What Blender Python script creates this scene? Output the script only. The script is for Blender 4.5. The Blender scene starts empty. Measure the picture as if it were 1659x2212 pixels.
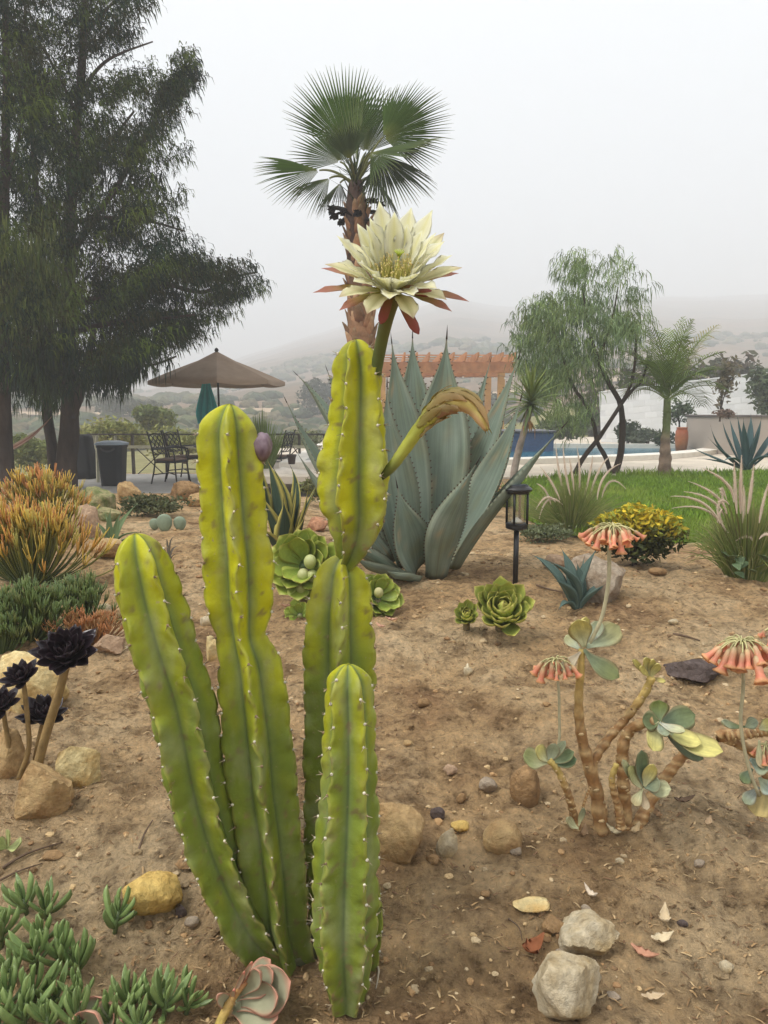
import bpy, math, random
from mathutils import Vector, Matrix, noise
R = math.radians
scene = bpy.context.scene
COL = scene.collection

# ------------------------------------------------------------------ camera
CAMZ, PITCH, F, CX, CY = 1.30, R(7.7), 1600.0, 829.5, 1106.0
cam_d = bpy.data.cameras.new('camera'); cam = bpy.data.objects.new('camera', cam_d); COL.objects.link(cam)
cam.location = (0, 0, CAMZ); cam.rotation_euler = (R(90) - PITCH, 0, 0)
cam_d.sensor_fit = 'VERTICAL'; cam_d.sensor_height = 36; cam_d.sensor_width = 27
cam_d.lens = 36 * F / 2212; cam_d.clip_end = 3000; cam_d.clip_start = .02
scene.camera = cam

# ------------------------------------------------------------------ overcast sky
SUN_EL, SUN_AZ = R(58), R(-115)          # soft bright patch high on the left, a little behind the camera
world = bpy.data.worlds.new('World'); scene.world = world; world.use_nodes = True
wn = world.node_tree.nodes; wl = world.node_tree.links; wn.clear()
wo = wn.new('ShaderNodeOutputWorld'); bg = wn.new('ShaderNodeBackground'); bg.inputs['Strength'].default_value = .10
sky = wn.new('ShaderNodeTexSky'); sky.sky_type = 'NISHITA'; sky.sun_disc = False
sky.sun_elevation = SUN_EL; sky.sun_rotation = SUN_AZ; sky.dust_density = 8; sky.air_density = 1
hs = wn.new('ShaderNodeHueSaturation'); hs.inputs['Saturation'].default_value = .12
wl.new(sky.outputs[0], hs.inputs['Color'])
tc = wn.new('ShaderNodeTexCoord'); sp = wn.new('ShaderNodeSeparateXYZ'); wl.new(tc.outputs['Generated'], sp.inputs[0])
mr = wn.new('ShaderNodeMapRange'); mr.inputs['From Min'].default_value = 0; mr.inputs['From Max'].default_value = 1
mr.inputs['To Min'].default_value = 1.6; mr.inputs['To Max'].default_value = 5.5      # overcast: zenith three times the horizon
wl.new(sp.outputs['Z'], mr.inputs['Value'])
nz = wn.new('ShaderNodeTexNoise'); nz.inputs['Scale'].default_value = 1.6; nz.inputs['Detail'].default_value = 3
wl.new(tc.outputs['Generated'], nz.inputs['Vector'])
mr2 = wn.new('ShaderNodeMapRange'); mr2.inputs['To Min'].default_value = .90; mr2.inputs['To Max'].default_value = 1.10
wl.new(nz.outputs['Fac'], mr2.inputs['Value'])
mu = wn.new('ShaderNodeMath'); mu.operation = 'MULTIPLY'; wl.new(mr.outputs[0], mu.inputs[0]); wl.new(mr2.outputs[0], mu.inputs[1])
cl = wn.new('ShaderNodeVectorMath'); cl.operation = 'SCALE'; cl.inputs[0].default_value = (.955, .98, 1.0); wl.new(mu.outputs[0], cl.inputs['Scale'])
mx = wn.new('ShaderNodeMix'); mx.data_type = 'RGBA'; mx.inputs['Factor'].default_value = .9
wl.new(hs.outputs[0], mx.inputs['A']); wl.new(cl.outputs[0], mx.inputs['B'])
wl.new(mx.outputs['Result'], bg.inputs['Color']); wl.new(bg.outputs[0], wo.inputs['Surface'])

sun_d = bpy.data.lights.new('sun', 'SUN'); sun_d.energy = 1.5; sun_d.angle = R(14); sun_d.color = (1, .97, .92)
sun = bpy.data.objects.new('sun', sun_d); COL.objects.link(sun)
_sd = Vector((math.sin(SUN_AZ) * math.cos(SUN_EL), math.cos(SUN_AZ) * math.cos(SUN_EL), math.sin(SUN_EL)))
sun.rotation_euler = _sd.to_track_quat('Z', 'Y').to_euler()

vs = scene.view_settings
vs.view_transform = 'Standard'; vs.look = 'None'; vs.exposure = 1.76; vs.gamma = 1.0; vs.use_curve_mapping = False
cy = scene.cycles
cy.use_denoising = True
try: cy.denoiser = 'OPENIMAGEDENOISE'
except Exception: pass
cy.max_bounces = 6; cy.diffuse_bounces = 3; cy.glossy_bounces = 2; cy.transmission_bounces = 4; cy.volume_bounces = 2
cy.transparent_max_bounces = 6; cy.caustics_reflective = False; cy.caustics_refractive = False
cy.volume_step_rate = 4; cy.volume_max_steps = 64; cy.sample_clamp_indirect = 4

# ------------------------------------------------------------------ pixels of the photograph to rays
FW = Vector((0, math.cos(PITCH), -math.sin(PITCH))); UP = Vector((0, math.sin(PITCH), math.cos(PITCH))); CAM = Vector((0, 0, CAMZ))
def ray(u, v): return FW + Vector((1, 0, 0)) * ((u - CX) / F) + UP * ((CY - v) / F)
def P(u, v, y):
    d = ray(u, v); return CAM + d * (y / d.y)
def mpp(v, y): return y / ray(CX, v).y / F           # metres per picture unit at that depth

def sstep(a, b, x):
    t = min(1, max(0, (x - a) / (b - a))); return t * t * (3 - 2 * t)
def lerp(a, b, t): return a + (b - a) * t
def lin(tab, x):
    for (x0, y0), (x1, y1) in zip(tab, tab[1:]):
        if x <= x1: return y0 + (y1 - y0) * max(0, x - x0) / (x1 - x0)
    return tab[-1][1]
def interp(tab, x):
    if x <= tab[0][0]: return tab[0][1]
    for (x0, y0), (x1, y1) in zip(tab, tab[1:]):
        if x <= x1:
            t = (x - x0) / (x1 - x0); return y0 + (y1 - y0) * t * t * (3 - 2 * t)
    return tab[-1][1]
TAB_R = [(-40, 0), (-3, .05), (0, .12), (1.25, .20), (1.75, .27), (2.4, .36), (3.0, .42), (3.8, .45), (4.4, .42), (5.2, .31), (5.9, .25), (30, .22)]
TAB_L = [(-40, 0), (-3, .05), (0, .12), (1.25, .20), (1.75, .27), (2.4, .36), (3.0, .42), (3.8, .45), (5, .45), (6.5, .42), (8.2, .40), (9.3, -.1), (17, -.1), (20, -.8), (30, -2.2)]
def macro(x, y):
    t = sstep(-1.6, .6, x - max(0, y - 8) * .02)
    return lerp(interp(TAB_L, y), interp(TAB_R, y), t)
def gz(x, y):
    z = macro(x, y)
    if y < 9:
        k = 1 - sstep(6.5, 9, y)
        z += k * (.032 * noise.fractal(Vector((x * 2.2, y * 2.2, 1.3)), 1, 2.1, 3) + .016 * noise.fractal(Vector((x * 11, y * 11, 4.1)), .8, 2.2, 3))
    return z
def G(u, v):
    d = ray(u, v); t = .5
    while t < 40:
        p = CAM + d * t
        if p.z < gz(p.x, p.y):
            a, b = t - .02 * max(1, t * .5), t
            for _ in range(12):
                m = (a + b) / 2; q = CAM + d * m
                if q.z < gz(q.x, q.y): b = m
                else: a = m
            return CAM + d * b
        t += .02 * max(1, t * .5)
    return CAM + d * 12

# ------------------------------------------------------------------ mesh helpers
class MB:
    def __init__(s): s.v = []; s.f = []; s.c = []; s.t = {}
    def add(s, vs_, fs, c=(1, 1, 1)):
        o = len(s.v); s.v.extend(vs_); s.f.extend([tuple(i + o for i in f) for f in fs])
        if isinstance(c, list): s.c.extend(c)
        else: s.c.extend([c] * len(vs_))
        return o
    def mesh(s, name, m, smooth=True, origin=None):
        me = bpy.data.meshes.new(name)
        vv = s.v if origin is None else [Vector(p) - origin for p in s.v]
        me.from_pydata([tuple(p) for p in vv], [], s.f)
        ca = me.color_attributes.new('Col', 'FLOAT_COLOR', 'POINT')
        buf = []
        for c in s.c: buf.extend((c[0], c[1], c[2], 1))
        ca.data.foreach_set('color', buf)
        if smooth: me.polygons.foreach_set('use_smooth', [True] * len(me.polygons))
        if s.t:
            la = me.attributes.new('LT', 'FLOAT_VECTOR', 'POINT'); lb_ = [0.0] * (3 * len(s.v))
            for i, q in s.t.items(): lb_[3 * i:3 * i + 3] = q
            la.data.foreach_set('vector', lb_)
        me.materials.append(m); me.update(); return me
    def build(s, name, m, parent=None, smooth=True, origin=None):
        o0 = origin
        if parent is not None: o0 = WORLD[parent.name]
        me = s.mesh(name, m, smooth, o0)
        o = bpy.data.objects.new(name, me); COL.objects.link(o)
        if parent is not None: o.parent = parent
        elif o0 is not None: o.location = o0
        WORLD[o.name] = Vector(o0) if o0 is not None else Vector((0, 0, 0))
        return o
WORLD = {}
def tag(o, label, cat, group=None):
    o['label'] = label; o['category'] = cat
    if group: o['group'] = group
    return o
def thing(name, label, cat, loc=(0, 0, 0), group=None):
    o = bpy.data.objects.new(name, None); COL.objects.link(o); o.location = loc; o.empty_display_size = .1
    WORLD[o.name] = Vector(loc); return tag(o, label, cat, group)
def struct(o, kind='structure'): o['kind'] = kind; return o
def inst(name, me, parent, mat4):
    """an object sharing mesh data, mat4 in world space"""
    o = bpy.data.objects.new(name, me); COL.objects.link(o); o.parent = parent
    o.matrix_local = Matrix.Translation(-WORLD[parent.name]) @ mat4
    WORLD[o.name] = WORLD[parent.name]; return o

def catmull(pts, n):
    """pts: tuples of equal length (all coordinates are interpolated), n samples along chord length"""
    pts = [tuple(p) for p in pts]; k = len(pts[0])
    L = [0]
    for a, b in zip(pts, pts[1:]): L.append(L[-1] + max(1e-6, math.dist(a[:3], b[:3])))
    out = []
    for i in range(n):
        s = L[-1] * i / (n - 1); j = 0
        while j < len(pts) - 2 and s > L[j + 1]: j += 1
        t = (s - L[j]) / (L[j + 1] - L[j])
        p0 = pts[max(0, j - 1)]; p1 = pts[j]; p2 = pts[j + 1]; p3 = pts[min(len(pts) - 1, j + 2)]
        out.append(tuple(.5 * (2 * p1[q] + (p2[q] - p0[q]) * t + (2 * p0[q] - 5 * p1[q] + 4 * p2[q] - p3[q]) * t * t + (3 * p1[q] - p0[q] - 3 * p2[q] + p3[q]) * t ** 3) for q in range(k)))
    return out
def vec3(l): return [Vector(p[:3]) for p in l]
def bez(a, b, c, n): 
    a, b, c = Vector(a), Vector(b), Vector(c)
    return [a * (1 - t) ** 2 + b * 2 * t * (1 - t) + c * t * t for t in [i / (n - 1) for i in range(n)]]
def tangents(p):
    return [(p[min(i + 1, len(p) - 1)] - p[max(i - 1, 0)]).normalized() for i in range(len(p))]
def frames(p):
    T = tangents(p); a = Vector((0, 0, 1)) if abs(T[0].z) < .9 else Vector((0, -1, 0))
    N = [(a - T[0] * a.dot(T[0])).normalized()]
    for i in range(1, len(p)):
        q = N[-1] - T[i] * N[-1].dot(T[i]); N.append(q.normalized() if q.length > 1e-6 else N[-1])
    return T, N, [t.cross(n) for t, n in zip(T, N)]
def tube(mb, path, radii, n=8, col=(1, 1, 1), wob=0, caps=True):
    T, N, B = frames(path); m = len(path); vs_, cs, fs = [], [], []
    if not isinstance(radii, (list, tuple)): radii = [radii] * m
    for i in range(m):
        for j in range(n):
            a = 2 * math.pi * j / n; r = radii[i]
            if wob: r *= 1 + wob * noise.noise(path[i] * (1.2 / max(radii[i], .004)) * .5 + Vector((math.cos(a), math.sin(a), 0)) * 1.3)
            vs_.append(path[i] + N[i] * (math.cos(a) * r) + B[i] * (math.sin(a) * r))
            cs.append(col(i / (m - 1), a) if callable(col) else col)
    for i in range(m - 1):
        for j in range(n):
            k = (j + 1) % n; fs.append((i * n + j, i * n + k, (i + 1) * n + k, (i + 1) * n + j))
    if caps: fs.append(tuple(range(n - 1, -1, -1))); fs.append(tuple((m - 1) * n + j for j in range(n)))
    mb.add(vs_, fs, cs)
LEAFN = [0]
def leaf(mb, path, up, widths, cup=.2, thick=.002, seg=4, col=(1, 1, 1), wave=0, seed=0):
    m = len(path); T = tangents(path); vs_, cs, fs, ts = [], [], [], []; sk = LEAFN[0] * 7.31; LEAFN[0] += 1
    ring = (seg + 1) + (seg - 1 if thick > 0 else 0)
    for i in range(m):
        u_ = up[i] if isinstance(up, list) else up
        S = T[i].cross(u_)
        S = S.normalized() if S.length > 1e-6 else Vector((1, 0, 0))
        n_ = S.cross(T[i]).normalized(); w = widths[i]; tl = i / (m - 1)
        for j in range(seg + 1):
            s_ = -1 + 2 * j / seg
            q = path[i] + S * (s_ * w) + n_ * (cup * w * s_ * s_)
            if wave: q += n_ * (wave * w * s_ * s_ * math.sin(tl * 19 + seed + s_ * 1.5))
            vs_.append(q); cs.append(col(tl, s_) if callable(col) else col); ts.append((s_, tl, sk))
        if thick > 0:
            th = thick * min(1, w / max(max(widths), 1e-6) * 1.6)
            for j in range(seg - 1, 0, -1):
                s_ = -1 + 2 * j / seg
                q = path[i] + S * (s_ * w) + n_ * (cup * w * s_ * s_ - th * (1 - s_ * s_) ** .6)
                if wave: q += n_ * (wave * w * s_ * s_ * math.sin(tl * 19 + seed + s_ * 1.5))
                vs_.append(q); cs.append(col(tl, s_) if callable(col) else col); ts.append((s_, tl, sk))
    for i in range(m - 1):
        if thick > 0:
            for j in range(ring):
                k = (j + 1) % ring; fs.append((i * ring + j, (i + 1) * ring + j, (i + 1) * ring + k, i * ring + k))
        else:
            for j in range(seg): fs.append((i * ring + j, (i + 1) * ring + j, (i + 1) * ring + j + 1, i * ring + j + 1))
    if thick > 0: fs.append(tuple(range(ring))); fs.append(tuple((m - 1) * ring + j for j in range(ring - 1, -1, -1)))
    o = mb.add(vs_, fs, cs)
    for i, q in enumerate(ts): mb.t[o + i] = q
def box(mb, c, s, rz=0, col=(1, 1, 1), bev=0):
    c = Vector(c); hx, hy, hz = s[0] / 2, s[1] / 2, s[2] / 2; M = Matrix.Rotation(rz, 3, 'Z')
    if not bev:
        vs_ = [c + M @ Vector((x, y, z)) for z in (-hz, hz) for y in (-hy, hy) for x in (-hx, hx)]
        mb.add(vs_, [(0, 2, 3, 1), (4, 5, 7, 6), (0, 1, 5, 4), (2, 6, 7, 3), (0, 4, 6, 2), (1, 3, 7, 5)], col)
    else:
        vs_ = []
        for z, k in ((-hz, bev), (-hz + bev, 0), (hz - bev, 0), (hz, bev)):
            for x, y in ((-1, -1), (1, -1), (1, 1), (-1, 1)): vs_.append(c + M @ Vector((x * (hx - k), y * (hy - k), z)))
        fs = [(3, 2, 1, 0), (12, 13, 14, 15)]
        for i in range(3):
            for j in range(4): fs.append((i * 4 + j, i * 4 + (j + 1) % 4, (i + 1) * 4 + (j + 1) % 4, (i + 1) * 4 + j))
        mb.add(vs_, fs, col)
def lathe(mb, c, prof, n=24, col=(1, 1, 1), close=False):
    c = Vector(c); vs_, fs, cs = [], [], []
    for i, (r, z) in enumerate(prof):
        for j in range(n):
            a = 2 * math.pi * j / n; vs_.append(c + Vector((r * math.cos(a), r * math.sin(a), z)))
            cs.append(col(i / (len(prof) - 1), a) if callable(col) else col)
    for i in range(len(prof) - 1):
        for j in range(n): k = (j + 1) % n; fs.append((i * n + j, i * n + k, (i + 1) * n + k, (i + 1) * n + j))
    fs.append(tuple(range(n - 1, -1, -1))); fs.append(tuple((len(prof) - 1) * n + j for j in range(n)))
    mb.add(vs_, fs, cs)
_ICO = {}
def ico(n):
    if n in _ICO: return _ICO[n]
    import bmesh
    bm = bmesh.new(); bmesh.ops.create_icosphere(bm, subdivisions=n, radius=1)
    r = ([v.co.copy() for v in bm.verts], [tuple(v.index for v in f.verts) for f in bm.faces]); bm.free(); _ICO[n] = r; return r
def jit(c, a, rnd=random): 
    k = 1 + rnd.uniform(-a, a); return tuple(max(0, x * k) for x in c)
def mixc(a, b, t): return tuple(lerp(x, y, t) for x, y in zip(a, b))

# ------------------------------------------------------------------ materials
def mk(name, base=(.5, .5, .5), attr=False, rough=.6, ns=8, na=.25, col2=None, n2=3, t2=.5, w2=.15, bump=0, bs=40, trans=0, spec=.4, rnd=0, metal=0, coat=0, bdist=.01, stretch=None, sss=0, lt=None, la=.3, bd=6):
    m = bpy.data.materials.new(name); m.use_nodes = True; nt = m.node_tree; N_ = nt.nodes; L_ = nt.links
    pb = N_['Principled BSDF']; out = N_['Material Output']
    tcd = N_.new('ShaderNodeTexCoord'); co = tcd.outputs['Object']
    if stretch:
        mp = N_.new('ShaderNodeMapping'); mp.inputs['Scale'].default_value = stretch; L_.new(co, mp.inputs['Vector']); co = mp.outputs[0]
    if attr:
        at = N_.new('ShaderNodeAttribute'); at.attribute_name = 'Col'; c = at.outputs['Color']
    else:
        rg = N_.new('ShaderNodeRGB'); rg.outputs[0].default_value = (*base, 1); c = rg.outputs[0]
    def nz_(scale, detail=5, rough_=.6):
        n = N_.new('ShaderNodeTexNoise'); n.inputs['Scale'].default_value = scale; n.inputs['Detail'].default_value = detail
        n.inputs['Roughness'].default_value = rough_; L_.new(co, n.inputs['Vector']); return n.outputs['Fac']
    def mapr(v, a, b, lo=.25, hi=.75):
        r = N_.new('ShaderNodeMapRange'); r.inputs['From Min'].default_value = lo; r.inputs['From Max'].default_value = hi
        r.inputs['To Min'].default_value = a; r.inputs['To Max'].default_value = b; L_.new(v, r.inputs['Value']); return r.outputs[0]
    if col2:
        x = N_.new('ShaderNodeMix'); x.data_type = 'RGBA'; L_.new(mapr(nz_(n2), 0, 1, t2 - w2, t2 + w2), x.inputs['Factor'])
        L_.new(c, x.inputs['A']); x.inputs['B'].default_value = (*col2, 1); c = x.outputs['Result']
    if na:
        s = N_.new('ShaderNodeVectorMath'); s.operation = 'SCALE'; L_.new(c, s.inputs[0]); L_.new(mapr(nz_(ns), 1 - na, 1 + na), s.inputs['Scale']); c = s.outputs[0]
    if lt:      # streaks that run along a leaf
        ta = N_.new('ShaderNodeAttribute'); ta.attribute_name = 'LT'; mp2 = N_.new('ShaderNodeMapping'); mp2.inputs['Scale'].default_value = (lt[0], lt[1], 1); L_.new(ta.outputs['Vector'], mp2.inputs['Vector'])
        n3 = N_.new('ShaderNodeTexNoise'); n3.inputs['Scale'].default_value = 1; n3.inputs['Detail'].default_value = 5; n3.inputs['Roughness'].default_value = .65; L_.new(mp2.outputs[0], n3.inputs['Vector'])
        s = N_.new('ShaderNodeVectorMath'); s.operation = 'SCALE'; L_.new(c, s.inputs[0]); L_.new(mapr(n3.outputs['Fac'], 1 - la, 1 + la), s.inputs['Scale']); c = s.outputs[0]
    if rnd:
        oi = N_.new('ShaderNodeObjectInfo'); s = N_.new('ShaderNodeVectorMath'); s.operation = 'SCALE'
        L_.new(c, s.inputs[0]); L_.new(mapr(oi.outputs['Random'], 1 - rnd, 1 + rnd, 0, 1), s.inputs['Scale']); c = s.outputs[0]
    L_.new(c, pb.inputs['Base Color'])
    pb.inputs['Roughness'].default_value = rough; pb.inputs['Specular IOR Level'].default_value = spec; pb.inputs['Metallic'].default_value = metal
    if coat: pb.inputs['Coat Weight'].default_value = coat
    if sss:
        pb.inputs['Subsurface Weight'].default_value = sss; pb.inputs['Subsurface Radius'].default_value = (.02, .02, .006); pb.inputs['Subsurface Scale'].default_value = .5
    if bump:
        b = N_.new('ShaderNodeBump'); b.inputs['Strength'].default_value = bump; b.inputs['Distance'].default_value = bdist
        L_.new(nz_(bs, 6, .65), b.inputs['Height']); L_.new(b.outputs[0], pb.inputs['Normal'])
    if trans:
        tr = N_.new('ShaderNodeBsdfTranslucent'); L_.new(c, tr.inputs['Color']); ms = N_.new('ShaderNodeMixShader'); ms.inputs['Fac'].default_value = trans
        L_.new(pb.outputs[0], ms.inputs[1]); L_.new(tr.outputs[0], ms.inputs[2]); L_.new(ms.outputs[0], out.inputs['Surface'])
    return m
# ================================================================== THE SETTING
rng = random.Random(7)
# ---- soil
def soil_material():
    m = bpy.data.materials.new('soil'); m.use_nodes = True; nt = m.node_tree; N_ = nt.nodes; L_ = nt.links; pb = N_['Principled BSDF']
    co = N_.new('ShaderNodeTexCoord').outputs['Object']
    def nz_(s, d=6, r=.6):
        n = N_.new('ShaderNodeTexNoise'); n.inputs['Scale'].default_value = s; n.inputs['Detail'].default_value = d; n.inputs['Roughness'].default_value = r
        L_.new(co, n.inputs['Vector']); return n.outputs['Fac']
    def ramp(v, stops):
        r = N_.new('ShaderNodeValToRGB'); e = r.color_ramp.elements
        e[0].position, e[0].color = stops[0][0], (*stops[0][1], 1); e[1].position, e[1].color = stops[-1][0], (*stops[-1][1], 1)
        for p, c in stops[1:-1]: q = e.new(p); q.color = (*c, 1)
        L_.new(v, r.inputs[0]); return r.outputs[0]
    big = ramp(nz_(1.7, 5, .6), [(.30, (.38, .225, .115)), (.46, (.63, .42, .22)), (.64, (.75, .55, .325))])
    fine = ramp(nz_(38, 6, .7), [(.30, (.34, .31, .28)), (.46, (.92, .92, .92)), (.70, (1.28, 1.26, 1.2))])
    mid = ramp(nz_(9, 5, .65), [(.33, (.46, .43, .40)), (.52, (1.0, 1.0, 1.0)), (.75, (1.18, 1.15, 1.1))])
    a = N_.new('ShaderNodeMix'); a.data_type = 'RGBA'; a.blend_type = 'MULTIPLY'; a.inputs['Factor'].default_value = 1; L_.new(big, a.inputs['A']); L_.new(fine, a.inputs['B'])
    b = N_.new('ShaderNodeMix'); b.data_type = 'RGBA'; b.blend_type = 'MULTIPLY'; b.inputs['Factor'].default_value = 1; L_.new(a.outputs['Result'], b.inputs['A']); L_.new(mid, b.inputs['B'])
    vo = N_.new('ShaderNodeTexVoronoi'); vo.inputs['Scale'].default_value = 55; L_.new(co, vo.inputs['Vector'])
    sp_ = ramp(vo.outputs['Distance'], [(.06, (1.55, 1.5, 1.4)), (.16, (1, 1, 1))])
    c = N_.new('ShaderNodeMix'); c.data_type = 'RGBA'; c.blend_type = 'MULTIPLY'; c.inputs['Factor'].default_value = .6; L_.new(b.outputs['Result'], c.inputs['A']); L_.new(sp_, c.inputs['B'])
    # damp, darker soil low in the bed where it has been watered
    sx_ = N_.new('ShaderNodeSeparateXYZ'); L_.new(co, sx_.inputs[0])
    dm = N_.new('ShaderNodeMath'); dm.operation = 'MULTIPLY_ADD'; L_.new(nz_(2.6, 5, .6), dm.inputs[0]); dm.inputs[1].default_value = 1.6; L_.new(sx_.outputs['Y'], dm.inputs[2])
    dr = N_.new('ShaderNodeMapRange'); dr.inputs['From Min'].default_value = 2.05; dr.inputs['From Max'].default_value = 2.75; dr.inputs['To Min'].default_value = .84; dr.inputs['To Max'].default_value = 1.0; L_.new(dm.outputs[0], dr.inputs['Value'])
    ds = N_.new('ShaderNodeVectorMath'); ds.operation = 'SCALE'; L_.new(c.outputs['Result'], ds.inputs[0]); L_.new(dr.outputs[0], ds.inputs['Scale'])
    L_.new(ds.outputs[0], pb.inputs['Base Color']); pb.inputs['Roughness'].default_value = .95; pb.inputs['Specular IOR Level'].default_value = .1
    ad = N_.new('ShaderNodeMath'); ad.operation = 'ADD'; L_.new(nz_(48, 8, .7), ad.inputs[0])
    mu_ = N_.new('ShaderNodeMath'); mu_.operation = 'MULTIPLY'; L_.new(nz_(14, 6, .65), mu_.inputs[0]); mu_.inputs[1].default_value = 1.6; L_.new(mu_.outputs[0], ad.inputs[1])
    bp = N_.new('ShaderNodeBump'); bp.inputs['Strength'].default_value = 1.0; bp.inputs['Distance'].default_value = .06; L_.new(ad.outputs[0], bp.inputs['Height']); L_.new(bp.outputs[0], pb.inputs['Normal'])
    return m
M_soil = soil_material()
def axis_pts(segs):
    out = []
    for a, b, st in segs:
        n = max(1, round((b - a) / st)); out += [a + (b - a) * i / n for i in range(n)]
    out.append(segs[-1][1]); return out
xs = axis_pts([(-60, -12, 4), (-12, -4, .5), (-4, -1.6, .05), (-1.6, 1.7, .0145), (1.7, 4, .05), (4, 12, .5), (12, 60, 4)])
ys = axis_pts([(-40, -2, 3), (-2, .8, .2), (.8, 2.6, .0125), (2.6, 4.6, .028), (4.6, 9.5, .1), (9.5, 30, .5)])
g = MB(); nx = len(xs)
for y in ys:
    for x in xs:
        z = gz(x, y)
        if .8 < y < 4.6 and abs(x) < 2.4: z += .0075 * noise.noise(Vector((x * 40, y * 40, 7))) + .004 * noise.noise(Vector((x * 95, y * 95, 2)))
        g.v.append((x, y, z)); g.c.append((1, 1, 1))
for j in range(len(ys) - 1):
    for i in range(nx - 1): g.f.append((j * nx + i, j * nx + i + 1, (j + 1) * nx + i + 1, (j + 1) * nx + i))
struct(g.build('ground', M_soil))

# ---- far hillside
HT = [(28, -2.2), (45, -2.0), (70, 0.2), (120, 5.5), (220, 18), (400, 44), (640, 78), (900, 108), (1150, 122)]
def hz_(x, y):
    a = x / max(y, 1)
    s_ = min(1.2, max(.30, .55 + (a + .21) * 2.2)) * (1 + .10 * noise.fractal(Vector((a * 5, 1.7, 0)), .9, 2, 3) + .10 * sstep(.2, .6, a))
    k = sstep(35, 110, y); base = lin(HT, y)
    z = base * lerp(1, s_, k)
    z += k * (2.0 * noise.fractal(Vector((x * .013, y * .013, 2)), .9, 2, 4)) + sstep(30, 50, y) * .5 * noise.noise(Vector((x * .08, y * .08, 3)))
    z += sstep(0, 1, a * 3) * 3.0 * sstep(30, 60, y) * (1 - sstep(90, 150, y))
    return z
M_hill = mk('dry_hillside', (.23, .15, .10), rough=1, spec=.05, ns=.9, na=.35, col2=(.12, .095, .06), n2=.05, t2=.50, w2=.18, bump=.6, bs=.8, bdist=.4)
M_field = mk('dry_grass_field', (.22, .205, .075), rough=1, spec=.05, ns=1.5, na=.35, col2=(.20, .17, .07), n2=.12, bump=.6, bs=3, bdist=.1)
hx = [-1150, -960, -800, -660, -520, -420, -330, -260, -200] + [i * 8 for i in range(-21, 22)] + [200, 260, 330, 420, 520, 660, 800, 960, 1150]; hy = [28, 31, 34, 38, 42, 47, 52, 58, 64, 70] + list(range(78, 330, 8)) + [345, 365, 390, 420, 450, 485, 520, 570, 630, 700, 780, 870, 970, 1070, 1150]
h = MB()
for y in hy:
    for x in hx: h.v.append((x, y, hz_(x, y) if y > 28 else -2.6)); h.c.append((1, 1, 1))
for j in range(len(hy) - 1):
    for i in range(len(hx) - 1): h.f.append((j * len(hx) + i, j * len(hx) + i + 1, (j + 1) * len(hx) + i + 1, (j + 1) * len(hx) + i))
hill = struct(h.build('hillside', M_hill)); hill.data.materials.append(M_field)
for p in hill.data.polygons:
    if p.center.y < 62: p.material_index = 1
# scrub on the slope, far too many to count
M_scrub = mk('scrub', attr=True, rough=1, spec=.05, ns=2, na=.5)
iv, if_ = ico(2); sc_ = MB()
for i in range(7000):
    y = 52 + 190 * rng.random() ** 1.4; x = rng.uniform(-.62, .62) * y
    if noise.fractal(Vector((x * .022, y * .022, 9)), .8, 2.2, 4) < rng.uniform(-.1, .35): continue
    r = rng.uniform(.25, 1.0) ** 1.4 * 1.1 * (1 + y / 300); z = hz_(x, y); c = jit(rng.choice([(.075, .085, .04), (.10, .10, .05), (.13, .11, .065), (.06, .075, .04)]), .3, rng); o = rng.random() * 50
    sc_.add([Vector((x, y, z + r * .3)) + Vector((p.x * r * (1 + .5 * noise.noise(p * 2.1 + Vector((o, 0, 0)))), p.y * r, p.z * r * .62 * (1 + .6 * noise.noise(p * 3 + Vector((0, o, 0)))))) for p in iv], if_, c)
o = struct(sc_.build('hillside_scrub', M_scrub, smooth=False), 'stuff'); o['label'] = 'dry scrub dotted over the foggy hillside'
# dirt track across the slope
tr = MB(); pts = [(-60, 78), (-20, 80), (0, 82), (25, 86), (60, 92)]
for k, (wd, lift) in enumerate(((0, .25), (1, .25))):
    for x in range(-70, 71, 4):
        y = 80 + .05 * x + 2 * math.sin(x * .05); tr.v.append((x, y + (3.0 if k else 0), hz_(x, y + (3.0 if k else 0)) + .3)); tr.c.append((1, 1, 1))
n_ = len(tr.v) // 2
for i in range(n_ - 1): tr.f.append((i, i + 1, n_ + i + 1, n_ + i))
struct(tr.build('dirt_track', mk('track_dirt', (.42, .31, .21), rough=1, ns=2, na=.2)))

# ---- patio (left), pool deck (right)
M_conc = mk('patio_concrete', (.42, .40, .37), rough=.85, ns=3, na=.15, col2=(.33, .31, .28), n2=1.2, bump=.3, bs=30)
M_deck = mk('deck_concrete', (.62, .54, .43), rough=.85, ns=2.5, na=.12, col2=(.50, .43, .34), n2=.9, bump=.3, bs=25)
M_coping = mk('coping_stone', (.72, .67, .58), rough=.7, ns=5, na=.12, bump=.2, bs=30)
pt = MB(); box(pt, (-5.4, 13.2, -.12), (9.0, 6.6, .10)); struct(pt.build('patio', M_conc, smooth=False))
POOL = [(-1.5, 14.0), (1.0, 14.3), (2.6, 14.9), (4.0, 15.45), (5.2, 16.05), (6.3, 16.8), (7.4, 17.9), (8.3, 19.1), (8.9, 20.3), (8.6, 21.0), (6.5, 21.3), (3.0, 21.4), (-1.5, 21.3)]
def offset(poly, d):
    out = []; n = len(poly)
    for i in range(n):
        a, b, c = Vector(poly[i - 1]), Vector(poly[i]), Vector(poly[(i + 1) % n])
        e1 = (b - a).normalized(); e2 = (c - b).normalized(); n1 = Vector((e1.y, -e1.x)); n2 = Vector((e2.y, -e2.x)); m = (n1 + n2).normalized()
        out.append(tuple(b + m * (d / max(.4, m.dot(n1)))))
    return out
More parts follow.
